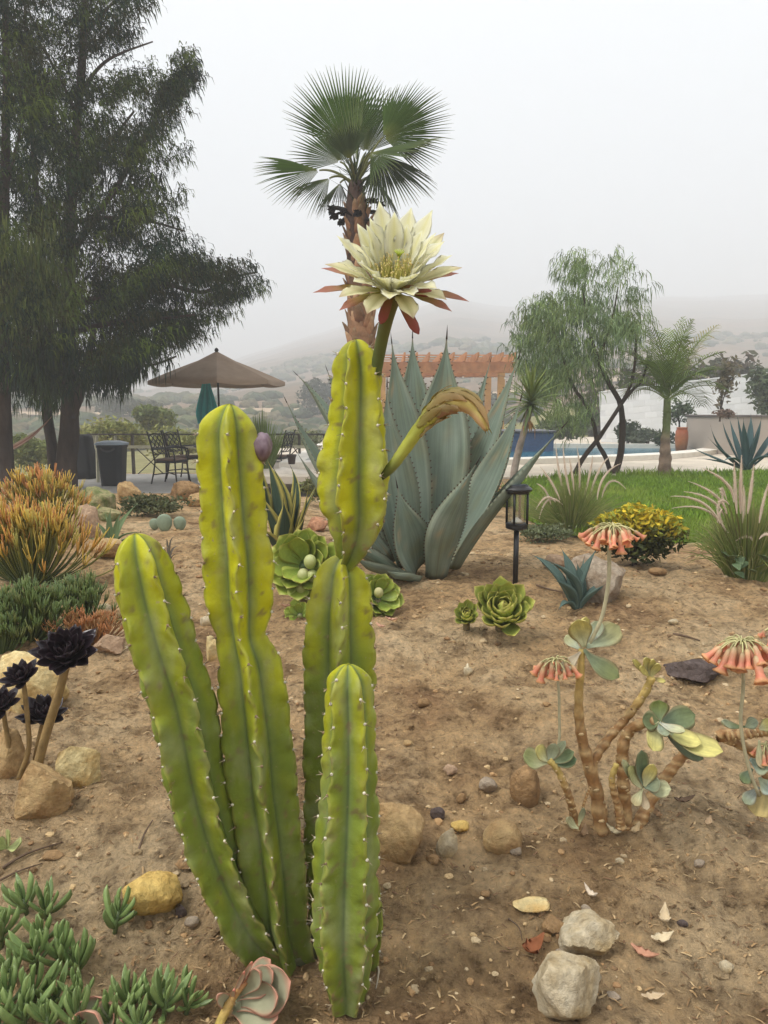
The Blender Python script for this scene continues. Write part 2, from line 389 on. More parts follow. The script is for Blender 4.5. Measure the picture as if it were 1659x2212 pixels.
OUT = offset(POOL, .42); BIG = [(-3, 11.9), (1.5, 11.6), (3, 12.0), (4.5, 12.35), (6, 12.6), (8.5, 12.9), (12, 13.4), (20, 14), (20, 24), (14, 31), (6, 31), (2, 31), (-3, 31)]
n = len(POOL); dk = MB()
for (x, y) in OUT: dk.v.append((x, y, .275)); dk.c.append((1, 1, 1))
for (x, y) in BIG: dk.v.append((x, y, .275)); dk.c.append((1, 1, 1))
for (x, y) in BIG: dk.v.append((x, y, .16)); dk.c.append((1, 1, 1))
for i in range(n): k = (i + 1) % n; dk.f.append((i, n + i, n + k, k)); dk.f.append((n + i, 2 * n + i, 2 * n + k, n + k))
struct(dk.build('pool_deck', M_deck, smooth=False))
cp = thing('pool', 'long swimming pool with pale raised coping beyond the lawn', 'pool', (3, 17, .27))
c_ = MB()
for ring_, z in ((OUT, .2), (OUT, .385), (POOL, .395), (POOL, .1)):
    for (x, y) in ring_: c_.v.append((x, y, z)); c_.c.append((1, 1, 1))
for q in range(3):
    for i in range(n): k = (i + 1) % n; c_.f.append((q * n + i, q * n + k, (q + 1) * n + k, (q + 1) * n + i))
c_.build('coping', M_coping, cp, smooth=False)
bs_ = MB()
for z in (.14, -.6):
    for (x, y) in offset(POOL, .004): bs_.v.append((x, y, z)); bs_.c.append((1, 1, 1))
for i in range(n): k = (i + 1) % n; bs_.f.append((i, k, n + k, n + i))
bs_.f.append(tuple(n + i for i in range(n))); bs_.build('basin', mk('pool_plaster', (.10, .30, .42), rough=.6, ns=3, na=.1), cp, smooth=False)
wt = MB()
for (x, y) in offset(POOL, -.003): wt.v.append((x, y, .27)); wt.c.append((1, 1, 1))
wt.f.append(tuple(range(n)))
M_water = mk('pool_water', (.022, .115, .165), rough=.2, spec=.18, na=.1, ns=2, bump=.12, bs=9, bdist=.02)
struct(wt.build('water', M_water, smooth=False))
sw = MB(); box(sw, (2.75, 20.3, .45), (3.4, 1.6, .62), col=(1, 1, 1), bev=.02); sw.build('spa_wall', mk('blue_tile', (.035, .075, .16), rough=.35, ns=14, na=.25), cp, smooth=False)
sw = MB(); box(sw, (2.75, 20.3, .79), (3.5, 1.7, .05), bev=.01); sw.build('spa_coping', mk('dark_stone', (.10, .10, .11), rough=.6, ns=8, na=.2), cp, smooth=False)

# ---- lawn
M_lawn = mk('lawn_soil', (.085, .15, .03), rough=1, spec=.05, ns=5, na=.3, bump=.5, bs=60)
LAWN = [(1.35, 7.0), (1.6, 6.2), (2.2, 5.7), (3.0, 5.35), (4.2, 5.2), (7, 5.3), (11, 6.5), (14, 9), (14, 13.2), (8.5, 12.6), (6, 12.4), (4.5, 12.15), (3.2, 11.8), (2.2, 11.3), (1.8, 10.2), (1.45, 8.4)]
def inside(poly, x, y):
    r = False; j = len(poly) - 1
    for i in range(len(poly)):
        (xi, yi), (xj, yj) = poly[i], poly[j]
        if (yi > y) != (yj > y) and x < (xj - xi) * (y - yi) / (yj - yi) + xi: r = not r
        j = i
    return r
lw = MB(); gx = [1 + .1 * i for i in range(131)]; gy = [5.1 + .1 * i for i in range(83)]
idx = {}
def lz(x, y): return macro(x, y) + .03
for j in range(len(gy) - 1):
    for i in range(len(gx) - 1):
        if inside(LAWN, gx[i] + .05, gy[j] + .05):
            q = []
            for (a, b) in ((i, j), (i + 1, j), (i + 1, j + 1), (i, j + 1)):
                if (a, b) not in idx: idx[(a, b)] = len(lw.v); lw.v.append((gx[a], gy[b], lz(gx[a], gy[b]))); lw.c.append((1, 1, 1))
                q.append(idx[(a, b)])
            lw.f.append(tuple(q))
struct(lw.build('lawn', M_lawn))
M_blade = mk('grass_blade', attr=True, rough=.7, spec=.2, na=.2, ns=3, trans=.25)
gb = MB(); c0, c1, c2 = (.15, .25, .025), (.22, .33, .035), (.32, .36, .07)
for i in range(70000):
    y = 5.2 + 8 * rng.random() ** 1.25; x = 1.0 + rng.random() * min(12, y * .62)
    e = .05 * math.sin(x * 9) + .08 * math.sin(x * 3.7 + 1)
    if not inside(LAWN, x, y + e): continue
    edge = not inside(LAWN, x, y - .25) or not inside(LAWN, x - .2, y)
    hgt = rng.uniform(.035, .085) * (1.7 if y > 11.6 else 1) * (1.3 if edge else 1); a = rng.random() * 6.283; w = .004 + .0009 * y
    dx, dy = math.cos(a) * w, math.sin(a) * w; lx, ly = rng.uniform(-.6, .6) * hgt, rng.uniform(-.6, .6) * hgt; z = lz(x, y) - .01
    c = jit(mixc(mixc(c0, c1, rng.random()), c2, max(0, noise.noise(Vector((x * .9, y * .9, 0))) * .9)), .25, rng)
    gb.add([Vector((x - dx, y - dy, z)), Vector((x + dx, y + dy, z)), Vector((x + lx, y + ly, z + hgt))], [(0, 1, 2)], c)
o = struct(gb.build('lawn_grass', M_blade, smooth=False), 'stuff'); o['label'] = 'short bright green grass of the lawn before the pool'

# ---- white block wall behind the pool, and the low planter wall
M_white = mk('white_painted_block', (.80, .81, .82), rough=.8, ns=2, na=.10, col2=(.54, .55, .54), n2=1.1, w2=.22, bump=.3, bs=30, rnd=.06)
M_mortar = mk('painted_mortar', (.60, .61, .62), rough=.9, ns=6, na=.1)
A, B = P(1301, 955, 25.5), P(1800, 940, 20.6); A.z = .2; B.z = .2 + .62          # the wall climbs with the ground
wl_ = thing('block_wall', 'long white painted block wall behind the pool', 'wall', A)
dv = (B - A); Lw = dv.length; dv.normalize(); ang = math.atan2(dv.y, dv.x); slope = math.asin(dv.z)
MW = Matrix.Translation(A) @ Matrix.Rotation(ang, 4, 'Z') @ Matrix.Rotation(-slope, 4, 'Y')
def wbox(name, c, s_, m, bev=0):
    q = MB(); box(q, c, s_, bev=bev); q.v = [MW @ Vector(p) for p in q.v]; q.build(name, m, wl_, smooth=False)
wbox('mortar_core', (Lw / 2, 0, .82), (Lw, .13, 1.84), M_mortar)
bl = MB(); box(bl, (0, 0, 0), (.392, .142, .192), bev=.005); blm = bl.mesh('block', M_white, smooth=False)
ncol = int(Lw / .4)
for r_ in range(9):
    for k in range(ncol):
        s_ = (k + .5 + (.5 if r_ % 2 else 0)) * .4
        if s_ > Lw - .2: continue
        inst('block', blm, wl_, MW @ Matrix.Translation((s_, rng.uniform(-.004, .004), .06 + r_ * .197)))
wbox('wall_cap', (Lw / 2, 0, 1.765), (Lw, .2, .05), M_white, .008)
M_stucco = mk('beige_stucco', (.40, .34, .285), rough=.9, ns=3, na=.12, col2=(.32, .27, .225), n2=1.5, bump=.3, bs=40)
A2, B2 = P(1489, 953, 19.5), P(1800, 960, 15.0); A2.z = B2.z = .25
pw = thing('planter_wall', 'low beige stucco planter wall with dark flat coping', 'wall', A2)
d2 = B2 - A2; L2 = d2.length; an2 = math.atan2(d2.y, d2.x); m2 = (A2 + B2) / 2; hgt = 1.30 - .12 - .25
w_ = MB(); box(w_, m2 + Vector((0, 0, hgt / 2)), (L2, .22, hgt), an2); w_.build('wall_face', M_stucco, pw, smooth=False)
w_ = MB(); box(w_, m2 + Vector((0, 0, hgt + .024)), (L2 + .06, .30, .05), an2, bev=.01); w_.build('wall_cap', mk('dark_coping', (.12, .10, .09), rough=.8, ns=6, na=.2), pw, smooth=False)
nrm = Vector((-d2.normalized().y, d2.normalized().x, 0))
w_ = MB(); vs_ = [A2 + nrm * .112, B2 + nrm * .112, B2 + nrm * 2.6, A2 + nrm * 1.5]
w_.add([p + Vector((0, 0, hgt - .04)) for p in vs_], [(0, 1, 2, 3)]); w_.build('planter_soil', M_soil, pw, smooth=False)
w_ = MB(); box(w_, A2 + nrm * .8 + Vector((0, 0, hgt / 2)), (.22, 1.5, hgt - .01), an2); w_.build('wall_return', M_stucco, pw, smooth=False)
# ================================================================== THE COLUMNAR CACTUS
M_cact = mk('cactus_skin', attr=True, rough=.55, spec=.22, ns=26, na=.16, bump=.35, bs=55, bdist=.006, col2=(.30, .26, .13), n2=85, t2=.70, w2=.06)
M_areole = mk('areole', attr=True, rough=.9, na=.1)
base_c = G(690, 2095)
cactus = thing('columnar_cactus', 'tall ribbed yellow green columnar cactus clump with one open white flower', 'cactus', base_c)
LIME, GREEN, VALL, DEEP, CORK = (.46, .45, .010), (.18, .235, .030), (.15, .215, .085), (.095, .135, .024), (.28, .20, .11)
def stem(spec, K, phase, seed, valley=.50, lime=(.0, .6), spacing=.047, rings=170, part='stem', twist=0, bulge=.035, vall=.45):
    pts = [(*P(u, v, y), w / 2 * mpp(v, y)) for (u, v, w, y) in spec]
    sm = catmull(pts, rings); path = vec3(sm); rad = [max(.004, p[3]) for p in sm]
    T, N, B = frames(path)
    # start frame facing the camera so that the phase means the same on each stem
    T0 = T
    s_ = [0]
    for a, b in zip(path, path[1:]): s_.append(s_[-1] + (b - a).length)
    Ltot = s_[-1]; dome = rad[int(rings * .06)] * .95
    N = []; B = []
    for t in T:
        n_ = Vector((0, -1, 0)); n_ = (n_ - t * n_.dot(t)).normalized(); N.append(n_); B.append(t.cross(n_))
    mb = MB(); ar = MB(); M_ = K * 14; rnd_ = random.Random(seed)
    ribs_ph = [rnd_.random() * 6.28 for _ in range(K)]
    for i in range(rings):
        s = s_[i]; r0 = rad[i]
        k = min(1, s / dome); r0 *= math.sqrt(max(0, 1 - (1 - k) ** 2)) if k < 1 else 1
        r0 = max(r0, .002); fr = s / Ltot
        for j in range(M_):
            ri, jj = divmod(j, 14); q = (jj - 7) / 7.0                     # q: -1 valley .. 0 rib edge .. 1 valley
            x = abs(q); side = 1 if q > 0 else -1; ax = math.pi / K
            vr = valley * r0
            # straight flank from the rib edge to the crease, slightly bulging, with a blunt edge
            t_ = x ** .9; bl = .045 * r0
            e0 = Vector((r0, 0)); e1 = Vector((vr * math.cos(ax), vr * math.sin(ax)))
            p2 = e0.lerp(e1, t_); nrm_ = Vector((e1.y - e0.y, -(e1.x - e0.x))).normalized()
            p2 = p2 + nrm_ * (r0 * bulge * math.sin(math.pi * min(1, t_ * .92 + .08)))
            if x < .16: p2.x -= bl * (1 - x / .16) * .35
            prof = 1 - x
            rs = ribs_ph[ri]
            notch = (.5 + .5 * math.cos(2 * math.pi * (s / spacing) + rs)) ** 4
            mul = 1 - .06 * notch * prof ** 4 + .025 * prof * math.sin(s * 31 + rs * 2) + .016 * prof * math.sin(s * 73 + rs)
            mul *= 1 + .030 * noise.noise(Vector((ri * 9 + side * 3, s * 55 + x * 1.2, seed))) * math.sin(math.pi * x)  
            mul *= 1 + .035 * noise.noise(Vector((ri * 2.3 + q, s * 10, seed)))
            rr = p2.length * mul; th = 2 * math.pi * ri / K + side * math.atan2(p2.y, p2.x)
            ang = th + phase + twist * fr + (.065 * math.sin(2 * math.pi * s / (spacing * 2.1) + rs) + .04 * math.sin(2 * math.pi * s / spacing + rs * 3)) * prof ** 2
            p = path[i] + N[i] * (math.cos(ang) * rr) + B[i] * (math.sin(ang) * rr)
            mb.v.append(p)
            l_ = noise.noise(Vector((ri * 3.1 + side, s * 5, seed * 1.7))) * .45 + .5
            lm = (1 - sstep(lime[0], lime[1], fr)) * .85 + (l_ - .5) * .7
            lm += .35 * noise.noise(Vector((ri * 5 + q * 1.5, s * 16, seed * 3.1)))
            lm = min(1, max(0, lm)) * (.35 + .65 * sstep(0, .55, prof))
            c = mixc(GREEN, LIME, lm)
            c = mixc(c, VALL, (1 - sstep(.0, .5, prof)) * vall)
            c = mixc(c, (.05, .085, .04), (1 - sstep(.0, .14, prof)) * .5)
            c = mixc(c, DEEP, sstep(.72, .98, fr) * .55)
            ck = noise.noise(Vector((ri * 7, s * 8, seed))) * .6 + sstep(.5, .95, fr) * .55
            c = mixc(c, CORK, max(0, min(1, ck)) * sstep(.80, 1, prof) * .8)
            if prof > .9: c = mixc(c, (.47, .47, .10), .45)
            sp_ = noise.noise(p * 60 + Vector((seed, 0, 0)))
            if sp_ > .42: c = mixc(c, (.16, .11, .055), min(1, (sp_ - .42) * 5) * .7)
            s2 = noise.fractal(Vector((p.x * 24, p.y * 24, p.z * 9 + seed)), .8, 2, 4)
            c = mixc(c, (.34, .36, .20), max(0, min(1, s2 * 1.3)) * .38); s3 = noise.fractal(Vector((p.x * 55, p.y * 55, p.z * 40 + seed * 2)), .8, 2, 3)
            if s3 > .55: c = mixc(c, (.26, .17, .085), min(1, (s3 - .55) * 4) * (.25 + .6 * sstep(.3, .9, fr))); c = mixc(c, (.12, .15, .04), max(0, min(1, -s2 * 1.3)) * .30)
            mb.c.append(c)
    for i in range(rings - 1):
        for j in range(M_): k = (j + 1) % M_; mb.f.append((i * M_ + j, i * M_ + k, (i + 1) * M_ + k, (i + 1) * M_ + j))
    mb.f.append(tuple(range(M_))); mb.f.append(tuple((rings - 1) * M_ + j for j in range(M_ - 1, -1, -1)))
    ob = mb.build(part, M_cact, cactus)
    # areoles: pale felt cushions with short spines on each rib edge
    ov, of = ico(1)
    for ri in range(K):
        q = 0
        while True:
            s = spacing * (q - ribs_ph[ri] / (2 * math.pi) + .5 + .5); q += 1
            if s < .012: continue
            if s > Ltot - .02: break
            i = min(rings - 1, max(0, next((e for e in range(rings) if s_[e] >= s), rings - 1)))
            p = mb.v[i * M_ + ri * 14 + 7]; out_ = (Vector(p) - path[i]).normalized()
            p = Vector(p) + out_ * .0005
            sz = rnd_.uniform(.0021, .0034); col_ = jit((.62, .58, .46) if rnd_.random() < .7 else (.24, .17, .09), .25, rnd_)
            ar.add([p + x * sz for x in ov], of, col_)
            for _ in range(rnd_.randint(3, 5)):
                d = (out_ + Vector((rnd_.uniform(-.8, .8), rnd_.uniform(-.8, .8), rnd_.uniform(-.8, .8)))).normalized(); L_ = rnd_.uniform(.005, .014)
                tube(ar, [p, p + d * L_], [.0008, .0003], 3, jit((.42, .34, .22) if rnd_.random() < .5 else (.15, .10, .06), .2, rnd_), caps=False)
    a_ = ar.build('areoles', M_areole, ob, smooth=False); a_['kind'] = 'stuff'
    return path, rad, ob
YD = 1.25
# stem with the leaning top at the left
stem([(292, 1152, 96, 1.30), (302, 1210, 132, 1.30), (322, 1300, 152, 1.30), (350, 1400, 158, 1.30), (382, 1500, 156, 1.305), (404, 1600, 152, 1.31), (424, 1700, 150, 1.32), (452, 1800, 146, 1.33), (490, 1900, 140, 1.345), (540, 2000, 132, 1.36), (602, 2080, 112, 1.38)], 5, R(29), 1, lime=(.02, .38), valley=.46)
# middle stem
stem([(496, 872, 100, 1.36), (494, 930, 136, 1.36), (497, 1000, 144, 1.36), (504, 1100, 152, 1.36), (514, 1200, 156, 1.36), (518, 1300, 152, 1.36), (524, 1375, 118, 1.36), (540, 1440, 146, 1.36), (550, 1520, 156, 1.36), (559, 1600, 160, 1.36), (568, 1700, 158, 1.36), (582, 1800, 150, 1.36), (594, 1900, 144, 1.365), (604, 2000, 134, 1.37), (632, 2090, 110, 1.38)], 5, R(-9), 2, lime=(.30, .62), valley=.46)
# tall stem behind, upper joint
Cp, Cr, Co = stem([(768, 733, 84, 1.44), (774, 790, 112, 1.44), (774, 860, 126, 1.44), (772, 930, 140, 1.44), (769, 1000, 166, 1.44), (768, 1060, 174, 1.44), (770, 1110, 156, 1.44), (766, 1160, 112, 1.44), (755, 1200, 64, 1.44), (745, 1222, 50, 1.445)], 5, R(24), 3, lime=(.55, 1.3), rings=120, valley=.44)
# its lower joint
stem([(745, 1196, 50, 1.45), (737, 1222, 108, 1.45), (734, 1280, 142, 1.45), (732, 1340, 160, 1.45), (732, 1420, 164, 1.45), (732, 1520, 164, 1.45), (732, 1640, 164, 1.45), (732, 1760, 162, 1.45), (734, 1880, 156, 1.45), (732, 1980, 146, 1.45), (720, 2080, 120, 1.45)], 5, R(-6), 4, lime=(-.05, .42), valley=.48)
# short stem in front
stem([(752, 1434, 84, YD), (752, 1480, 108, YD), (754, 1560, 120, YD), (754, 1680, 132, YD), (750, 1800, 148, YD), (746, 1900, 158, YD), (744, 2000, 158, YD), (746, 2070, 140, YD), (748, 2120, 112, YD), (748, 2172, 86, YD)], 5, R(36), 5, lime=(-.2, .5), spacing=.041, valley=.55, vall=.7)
# young shoot behind it
stem([(806, 1900, 20, 1.33), (806, 1940, 44, 1.33), (804, 2000, 56, 1.33), (798, 2060, 56, 1.335), (790, 2100, 46, 1.34)], 5, R(20), 6, lime=(-.2, .2), rings=50)
# old corky foot
ft = MB(); tube(ft, vec3(catmull([P(640, 2045, 1.395), P(655, 2085, 1.395), P(668, 2125, 1.40)], 10)), [.045] * 6 + [.05] * 4, 14, lambda t, a: jit((.10, .10, .05), .3), wob=.25); ft.build('foot', M_cact, cactus)
# purple fruit on the middle stem
fb = MB(); iv3, if3 = ico(3); fc = P(567, 966, 1.36); s_ = mpp(966, 1.36)
fb.add([fc + Vector((p.x * 22 * s_, p.y * 22 * s_, p.z * 31 * s_ * (1 + .05 * p.z))) * (1 + .14 * noise.noise(p * 1.9) + .05 * noise.noise(p * 6)) for p in iv3], if3, [mixc(mixc((.13, .075, .10), (.27, .20, .235), min(1, max(0, .5 + noise.noise(p * 3)))), (.10, .06, .06), sstep(.3, .9, -p.z) * .5) for p in iv3])
tube(fb, [P(553, 980, 1.36), P(561, 978, 1.36)], [6 * s_, 7 * s_], 8, (.12, .14, .05)); fb.build('fruit', mk('fruit_skin', attr=True, rough=.5, na=.15, ns=60, bump=.3, bs=120), cactus)['label'] = 'dusty purple fruit on the middle stem'

# ---------------- the open flower
M_petal = mk('petal', attr=True, rough=.5, spec=.25, ns=30, na=.04, trans=.55, lt=(7, 1.0), la=.06)
M_tubeskin = mk('flower_tube', attr=True, rough=.5, na=.15, ns=25)
YF = 1.37; s_ = mpp(600, YF); fl = P(848, 625, YF)
axis_ = Vector((.05, -.56, .83)).normalized()
tb = MB(); pth = vec3(catmull([P(810, 806, 1.42), P(818, 770, 1.41), P(827, 725, 1.395), P(837, 680, 1.385), P(847, 632, YF)], 16))
tube(tb, pth, [16 * s_, 15 * s_, 14.5 * s_, 14 * s_, 14 * s_, 14 * s_, 14 * s_, 14 * s_, 14.5 * s_, 15 * s_, 15.5 * s_, 16.5 * s_, 18 * s_, 20 * s_, 22 * s_, 23 * s_], 14, lambda t, a: mixc((.085, .125, .03), (.17, .16, .04), t))
flower = tb.build('flower', M_tubeskin, cactus); flower['label'] = 'open creamy white many-petalled cactus flower'
xa = Vector((1, 0, 0)); xa = (xa - axis_ * xa.dot(axis_)).normalized(); ya = axis_.cross(xa)
MF = Matrix((xa, ya, axis_)).transposed().to_4x4(); MF = Matrix.Translation(fl) @ MF
fr_ = random.Random(11)
CREAM, WH, YG, PK, GRN = (.94, .92, .68), (.92, .92, .82), (.78, .76, .34), (.58, .28, .22), (.58, .58, .25)
def petal(phi, tilt0, tilt1, L, W, kind, droop=0, base_r=.016):
    # in the flower frame: starts on a ring, leans out from tilt0 to tilt1 (angle from the axis)
    n = 12; fw = -math.sin(phi); tilt0 += R(14) * max(0, fw) - R(6) * max(0, -fw); tilt1 += R(30 if kind != 'out' else 6) * max(0, fw) - R(8) * max(0, -fw); L *= 1 + .14 * max(0, -fw) - .22 * max(0, fw); rad = Vector((math.cos(phi), math.sin(phi), 0)); z = Vector((0, 0, 1)); p = rad * base_r; pts = [p.copy()]; ups = []
    for i in range(n - 1):
        t = i / (n - 2); a = lerp(tilt0, tilt1, t ** 1.2)
        d = rad * math.sin(a) + z * math.cos(a); p = p + d * (L / (n - 1)); pts.append(p.copy())
    for i in range(n):
        t = i / (n - 1); a = lerp(tilt0, tilt1, t ** 1.2); ups.append((z * math.sin(a) - rad * math.cos(a)).normalized())
    wid = []
    for i in range(n):
        t = i / (n - 1); wid.append(W * ((.30 + .70 * sstep(0, .55, t)) * (1 - sstep(.68, 1.0, t) ** 2.2 * .97)))
    sd = fr_.random() * 6
    def col(t, s):
        if kind == 'in': c = mixc(mixc((.90, .88, .50), CREAM, sstep(0, .4, t)), WH, abs(s) * .8); return mixc(c, YG, (1 - min(1, abs(s) * 3)) * .35)
        if kind == 'mid': c = mixc((.66, .64, .26), CREAM, sstep(.0, .5, t)); c = mixc(c, GRN, (1 - min(1, abs(s) * 2.2)) * .55); return mixc(c, (.50, .30, .18), sstep(.8, 1, t) * .5)
        c = mixc((.50, .47, .15), (.56, .34, .19), sstep(.2, .8, t)); c = mixc(c, PK, sstep(.45, 1, t)); return c
    mb = MB(); pts = [MF @ q for q in pts]; R3 = MF.to_3x3(); ups = [R3 @ u for u in ups]
    leaf(mb, pts, ups, wid, cup=.22 if kind != 'out' else .3, thick=.0009, seg=8, col=col, wave=.18 if kind == 'in' else .10, seed=sd)
    mb.build('petal', M_petal, flower)
for i in range(12): petal(i * 2 * math.pi / 12 + .12 + fr_.uniform(-.1, .1), R(22), R(34 + fr_.uniform(-6, 8)), .106 + fr_.uniform(-.014, .010), .0175, 'in')
for i in range(12): petal(i * 2 * math.pi / 12 + .35 + fr_.uniform(-.1, .1), R(42), R(53 + fr_.uniform(-8, 8)), .120 + fr_.uniform(-.016, .012), .0175, 'in', base_r=.018)
for i in range(9): petal(i * 2 * math.pi / 9 + .2 + fr_.uniform(-.12, .12), R(62), R(76 + fr_.uniform(-8, 8)), .118 + fr_.uniform(-.014, .010), .0170, 'mid', base_r=.019)
for i, (ph, L) in enumerate(((-3.0, .128), (-2.5, .112), (-.18, .125), (-.5, .112), (2.7, .12), (.5, .115))): petal(ph, R(84), R(98), L, .0115, 'out', base_r=.019)
for u1, v1, L in ((905, 722, .10), (822, 700, .065), (938, 634, .06)):
    e = P(u1, v1, YF - .035); d0 = fl + Vector((0, -.012, -.008)); mb = MB(); pa = vec3(catmull([d0, d0.lerp(e, .3) + Vector((0, -.012, .006)), e], 10))
    wd = [.009 * (.55 + .45 * sstep(0, .6, i / 9)) * (1 - sstep(.75, 1, i / 9) ** 2 * .9) for i in range(10)]
    leaf(mb, pa, Vector((0, -1, .25)), wd, cup=-.35, thick=.004, seg=6, col=lambda t, s: mixc((.36, .27, .10), (.50, .17, .15), sstep(.15, .9, t)))
    mb.build('petal', M_petal, flower)
st_ = MB()
for i in range(190):
    ph = fr_.random() * 6.283; r0 = .015 * math.sqrt(fr_.random()); til = fr_.uniform(.0, .70); L = fr_.uniform(.034, .060)
    d = Vector((math.cos(ph) * math.sin(til), math.sin(ph) * math.sin(til), math.cos(til))); a = Vector((math.cos(ph) * r0, math.sin(ph) * r0, .002))
    b = a + d * L; m = a + d * L * .5 + Vector((math.cos(ph), math.sin(ph), 0)) * .004
    pp = [MF @ q for q in (a, m, b)]; tube(st_, pp, [.0007, .0007, .0005], 3, (.86, .82, .38), caps=False)
    q = MF @ b; ov, of = ico(1); st_.add([q + Vector((x.x * .0013, x.y * .0013, x.z * .0019)) for x in ov], of, (.90, .78, .42) if fr_.random() < .9 else (.62, .50, .25))
so = st_.build('stamens', M_petal, flower); so['kind'] = 'stuff'
sy = MB(); top = MF @ Vector((.008, .004, .056)); tube(sy, [MF @ Vector((0, 0, 0)), top], [.002, .0022], 8, (.45, .52, .10))
for k in range(12):
    a = k / 12 * 6.283; tube(sy, [top, top + MF.to_3x3() @ Vector((math.cos(a) * .005, math.sin(a) * .005, .010)), top + MF.to_3x3() @ Vector((math.cos(a) * .009, math.sin(a) * .009, .013))], [.0011, .0009, .0006], 5, (.42, .50, .06))
sy.build('style', M_tubeskin, flower)

# ---------------- the wilted flower hanging out to the right
YW = 1.40; s_ = mpp(930, YW)
wp = catmull([(*P(822, 1030, 1.42), 12), (*P(850, 1004, 1.41), 15), (*P(885, 955, 1.40), 17), (*P(912, 918, 1.39), 19), (*P(938, 890, 1.38), 25), (*P(968, 868, 1.37), 30), (*P(1000, 866, 1.36), 28), (*P(1026, 884, 1.355), 22), (*P(1042, 908, 1.35), 16), (*P(1052, 930, 1.35), 7)], 44)
wb = MB(); tube(wb, vec3(wp), [p[3] * s_ * .80 for p in wp], 18, lambda t, a: mixc(mixc((.075, .10, .03), (.42, .44, .07), sstep(0, .3, t)), mixc((.66, .56, .18), (.66, .42, .24), .5 + .5 * math.sin(a * 3 + t * 8)), sstep(.42, .72, t)), wob=.12)
wo_ = wb.build('wilted_flower', M_tubeskin, cactus); wo_['label'] = 'closed wilted flower drooping from the tall stem'
wr = random.Random(5); wpv = vec3(wp); T, N, B = frames(wpv)
for k in range(13):
    i0 = wr.randint(16, 26); i1 = min(43, i0 + wr.randint(9, 17)); a = k / 13 * 6.283; mb = MB(); pa, up_ = [], []
    for i in range(i0, i1):
        t = (i - i0) / (i1 - i0); aa = a + t * .5; d = N[i] * math.cos(aa) + B[i] * math.sin(aa); pa.append(wpv[i] + d * (wp[i][3] * s_ * (.81 + .10 * t) + .001 + .004 * t * t)); up_.append(d)
    n = len(pa); wd = [.0095 * math.sin(math.pi * (.12 + .83 * i / (n - 1))) for i in range(n)]
    c0 = wr.choice([(.74, .62, .26), (.70, .46, .30), (.62, .58, .18), (.78, .70, .38)])
    leaf(mb, pa, up_, wd, cup=-.35, thick=.0008, seg=6, wave=.30, seed=k, col=lambda t, s: mixc(c0, (.58, .36, .24), t * .6))
    mb.build('petal', M_petal, wo_)
for k in range(9):
    a = wr.random() * 6.28; mb = MB(); b0 = wpv[40]; d = (T[41] + N[41] * math.cos(a) * .3 + B[41] * math.sin(a) * .3).normalized(); L = wr.uniform(.012, .028)
    leaf(mb, [b0, b0 + d * L * .5, b0 + d * L + Vector((0, 0, -.004))], N[41], [.003, .004, .0005], cup=.3, thick=.0006, seg=4, col=jit((.50, .42, .16), .3, wr)); mb.build('petal', M_petal, wo_)
# ================================================================== ROCKS
def rock_mesh(seed, hard=.8, n=4, nplanes=None):
    r_ = random.Random(seed); pl = []; nplanes = nplanes or (9 if hard > .85 else 12 if hard > .6 else 16)
    for i in range(nplanes):
        z = 1 - 2 * (i + .5) / nplanes; a = i * 2.39996 + r_.uniform(-.6, .6); q = math.sqrt(1 - z * z)
        pl.append((Vector((q * math.cos(a), q * math.sin(a), z + r_.uniform(-.25, .25))).normalized(), r_.uniform(.62, 1.0)))
    iv, fs = ico(n); vs_ = []; o = Vector((seed * 3.7, seed * 1.3, 0))
    for p in iv:
        m = min((d / max(.05, p.dot(nn)) for nn, d in pl if p.dot(nn) > .05), default=1); m = min(m, 1.35)
        k = lerp(1, m, hard)
        k *= 1 + .10 * noise.fractal(p * 1.7 + o, .8, 2.1, 5) + .05 * abs(noise.noise(p * 4.5 + o)) - .03
        vs_.append(p * k)
    mx_ = [max(abs(v[i]) for v in vs_) for i in range(3)]
    return [Vector((v.x / mx_[0], v.y / mx_[1], v.z / mx_[2])) for v in vs_], fs
def rmat(name, c, c2, **k): return mk(name, c, rough=.92, spec=.12, ns=55, na=.32, col2=c2, n2=k.pop('n2', 16), w2=.14, bump=.8, bs=45, bdist=.02, **k)
RM = dict(tan=rmat('tan_stone', (.48, .335, .165), (.33, .20, .09)), yellow=rmat('yellow_stone', (.72, .59, .31), (.52, .34, .13)), ochre=rmat('ochre_stone', (.66, .47, .16), (.48, .30, .085)),
          brown=rmat('brown_stone', (.36, .225, .11), (.22, .135, .065)), white=rmat('pale_stone', (.55, .475, .34), (.37, .265, .13), n2=11), grey=rmat('grey_stone', (.40, .33, .25), (.27, .20, .135)),
          slate=rmat('slate_stone', (.125, .095, .085), (.075, .055, .048)), pink=rmat('pink_stone', (.46, .32, .21), (.33, .215, .135)), mossy=rmat('mossy_stone', (.36, .30, .16), (.16, .19, .07)), red=rmat('terracotta_stone', (.45, .23, .13), (.33, .17, .10)))
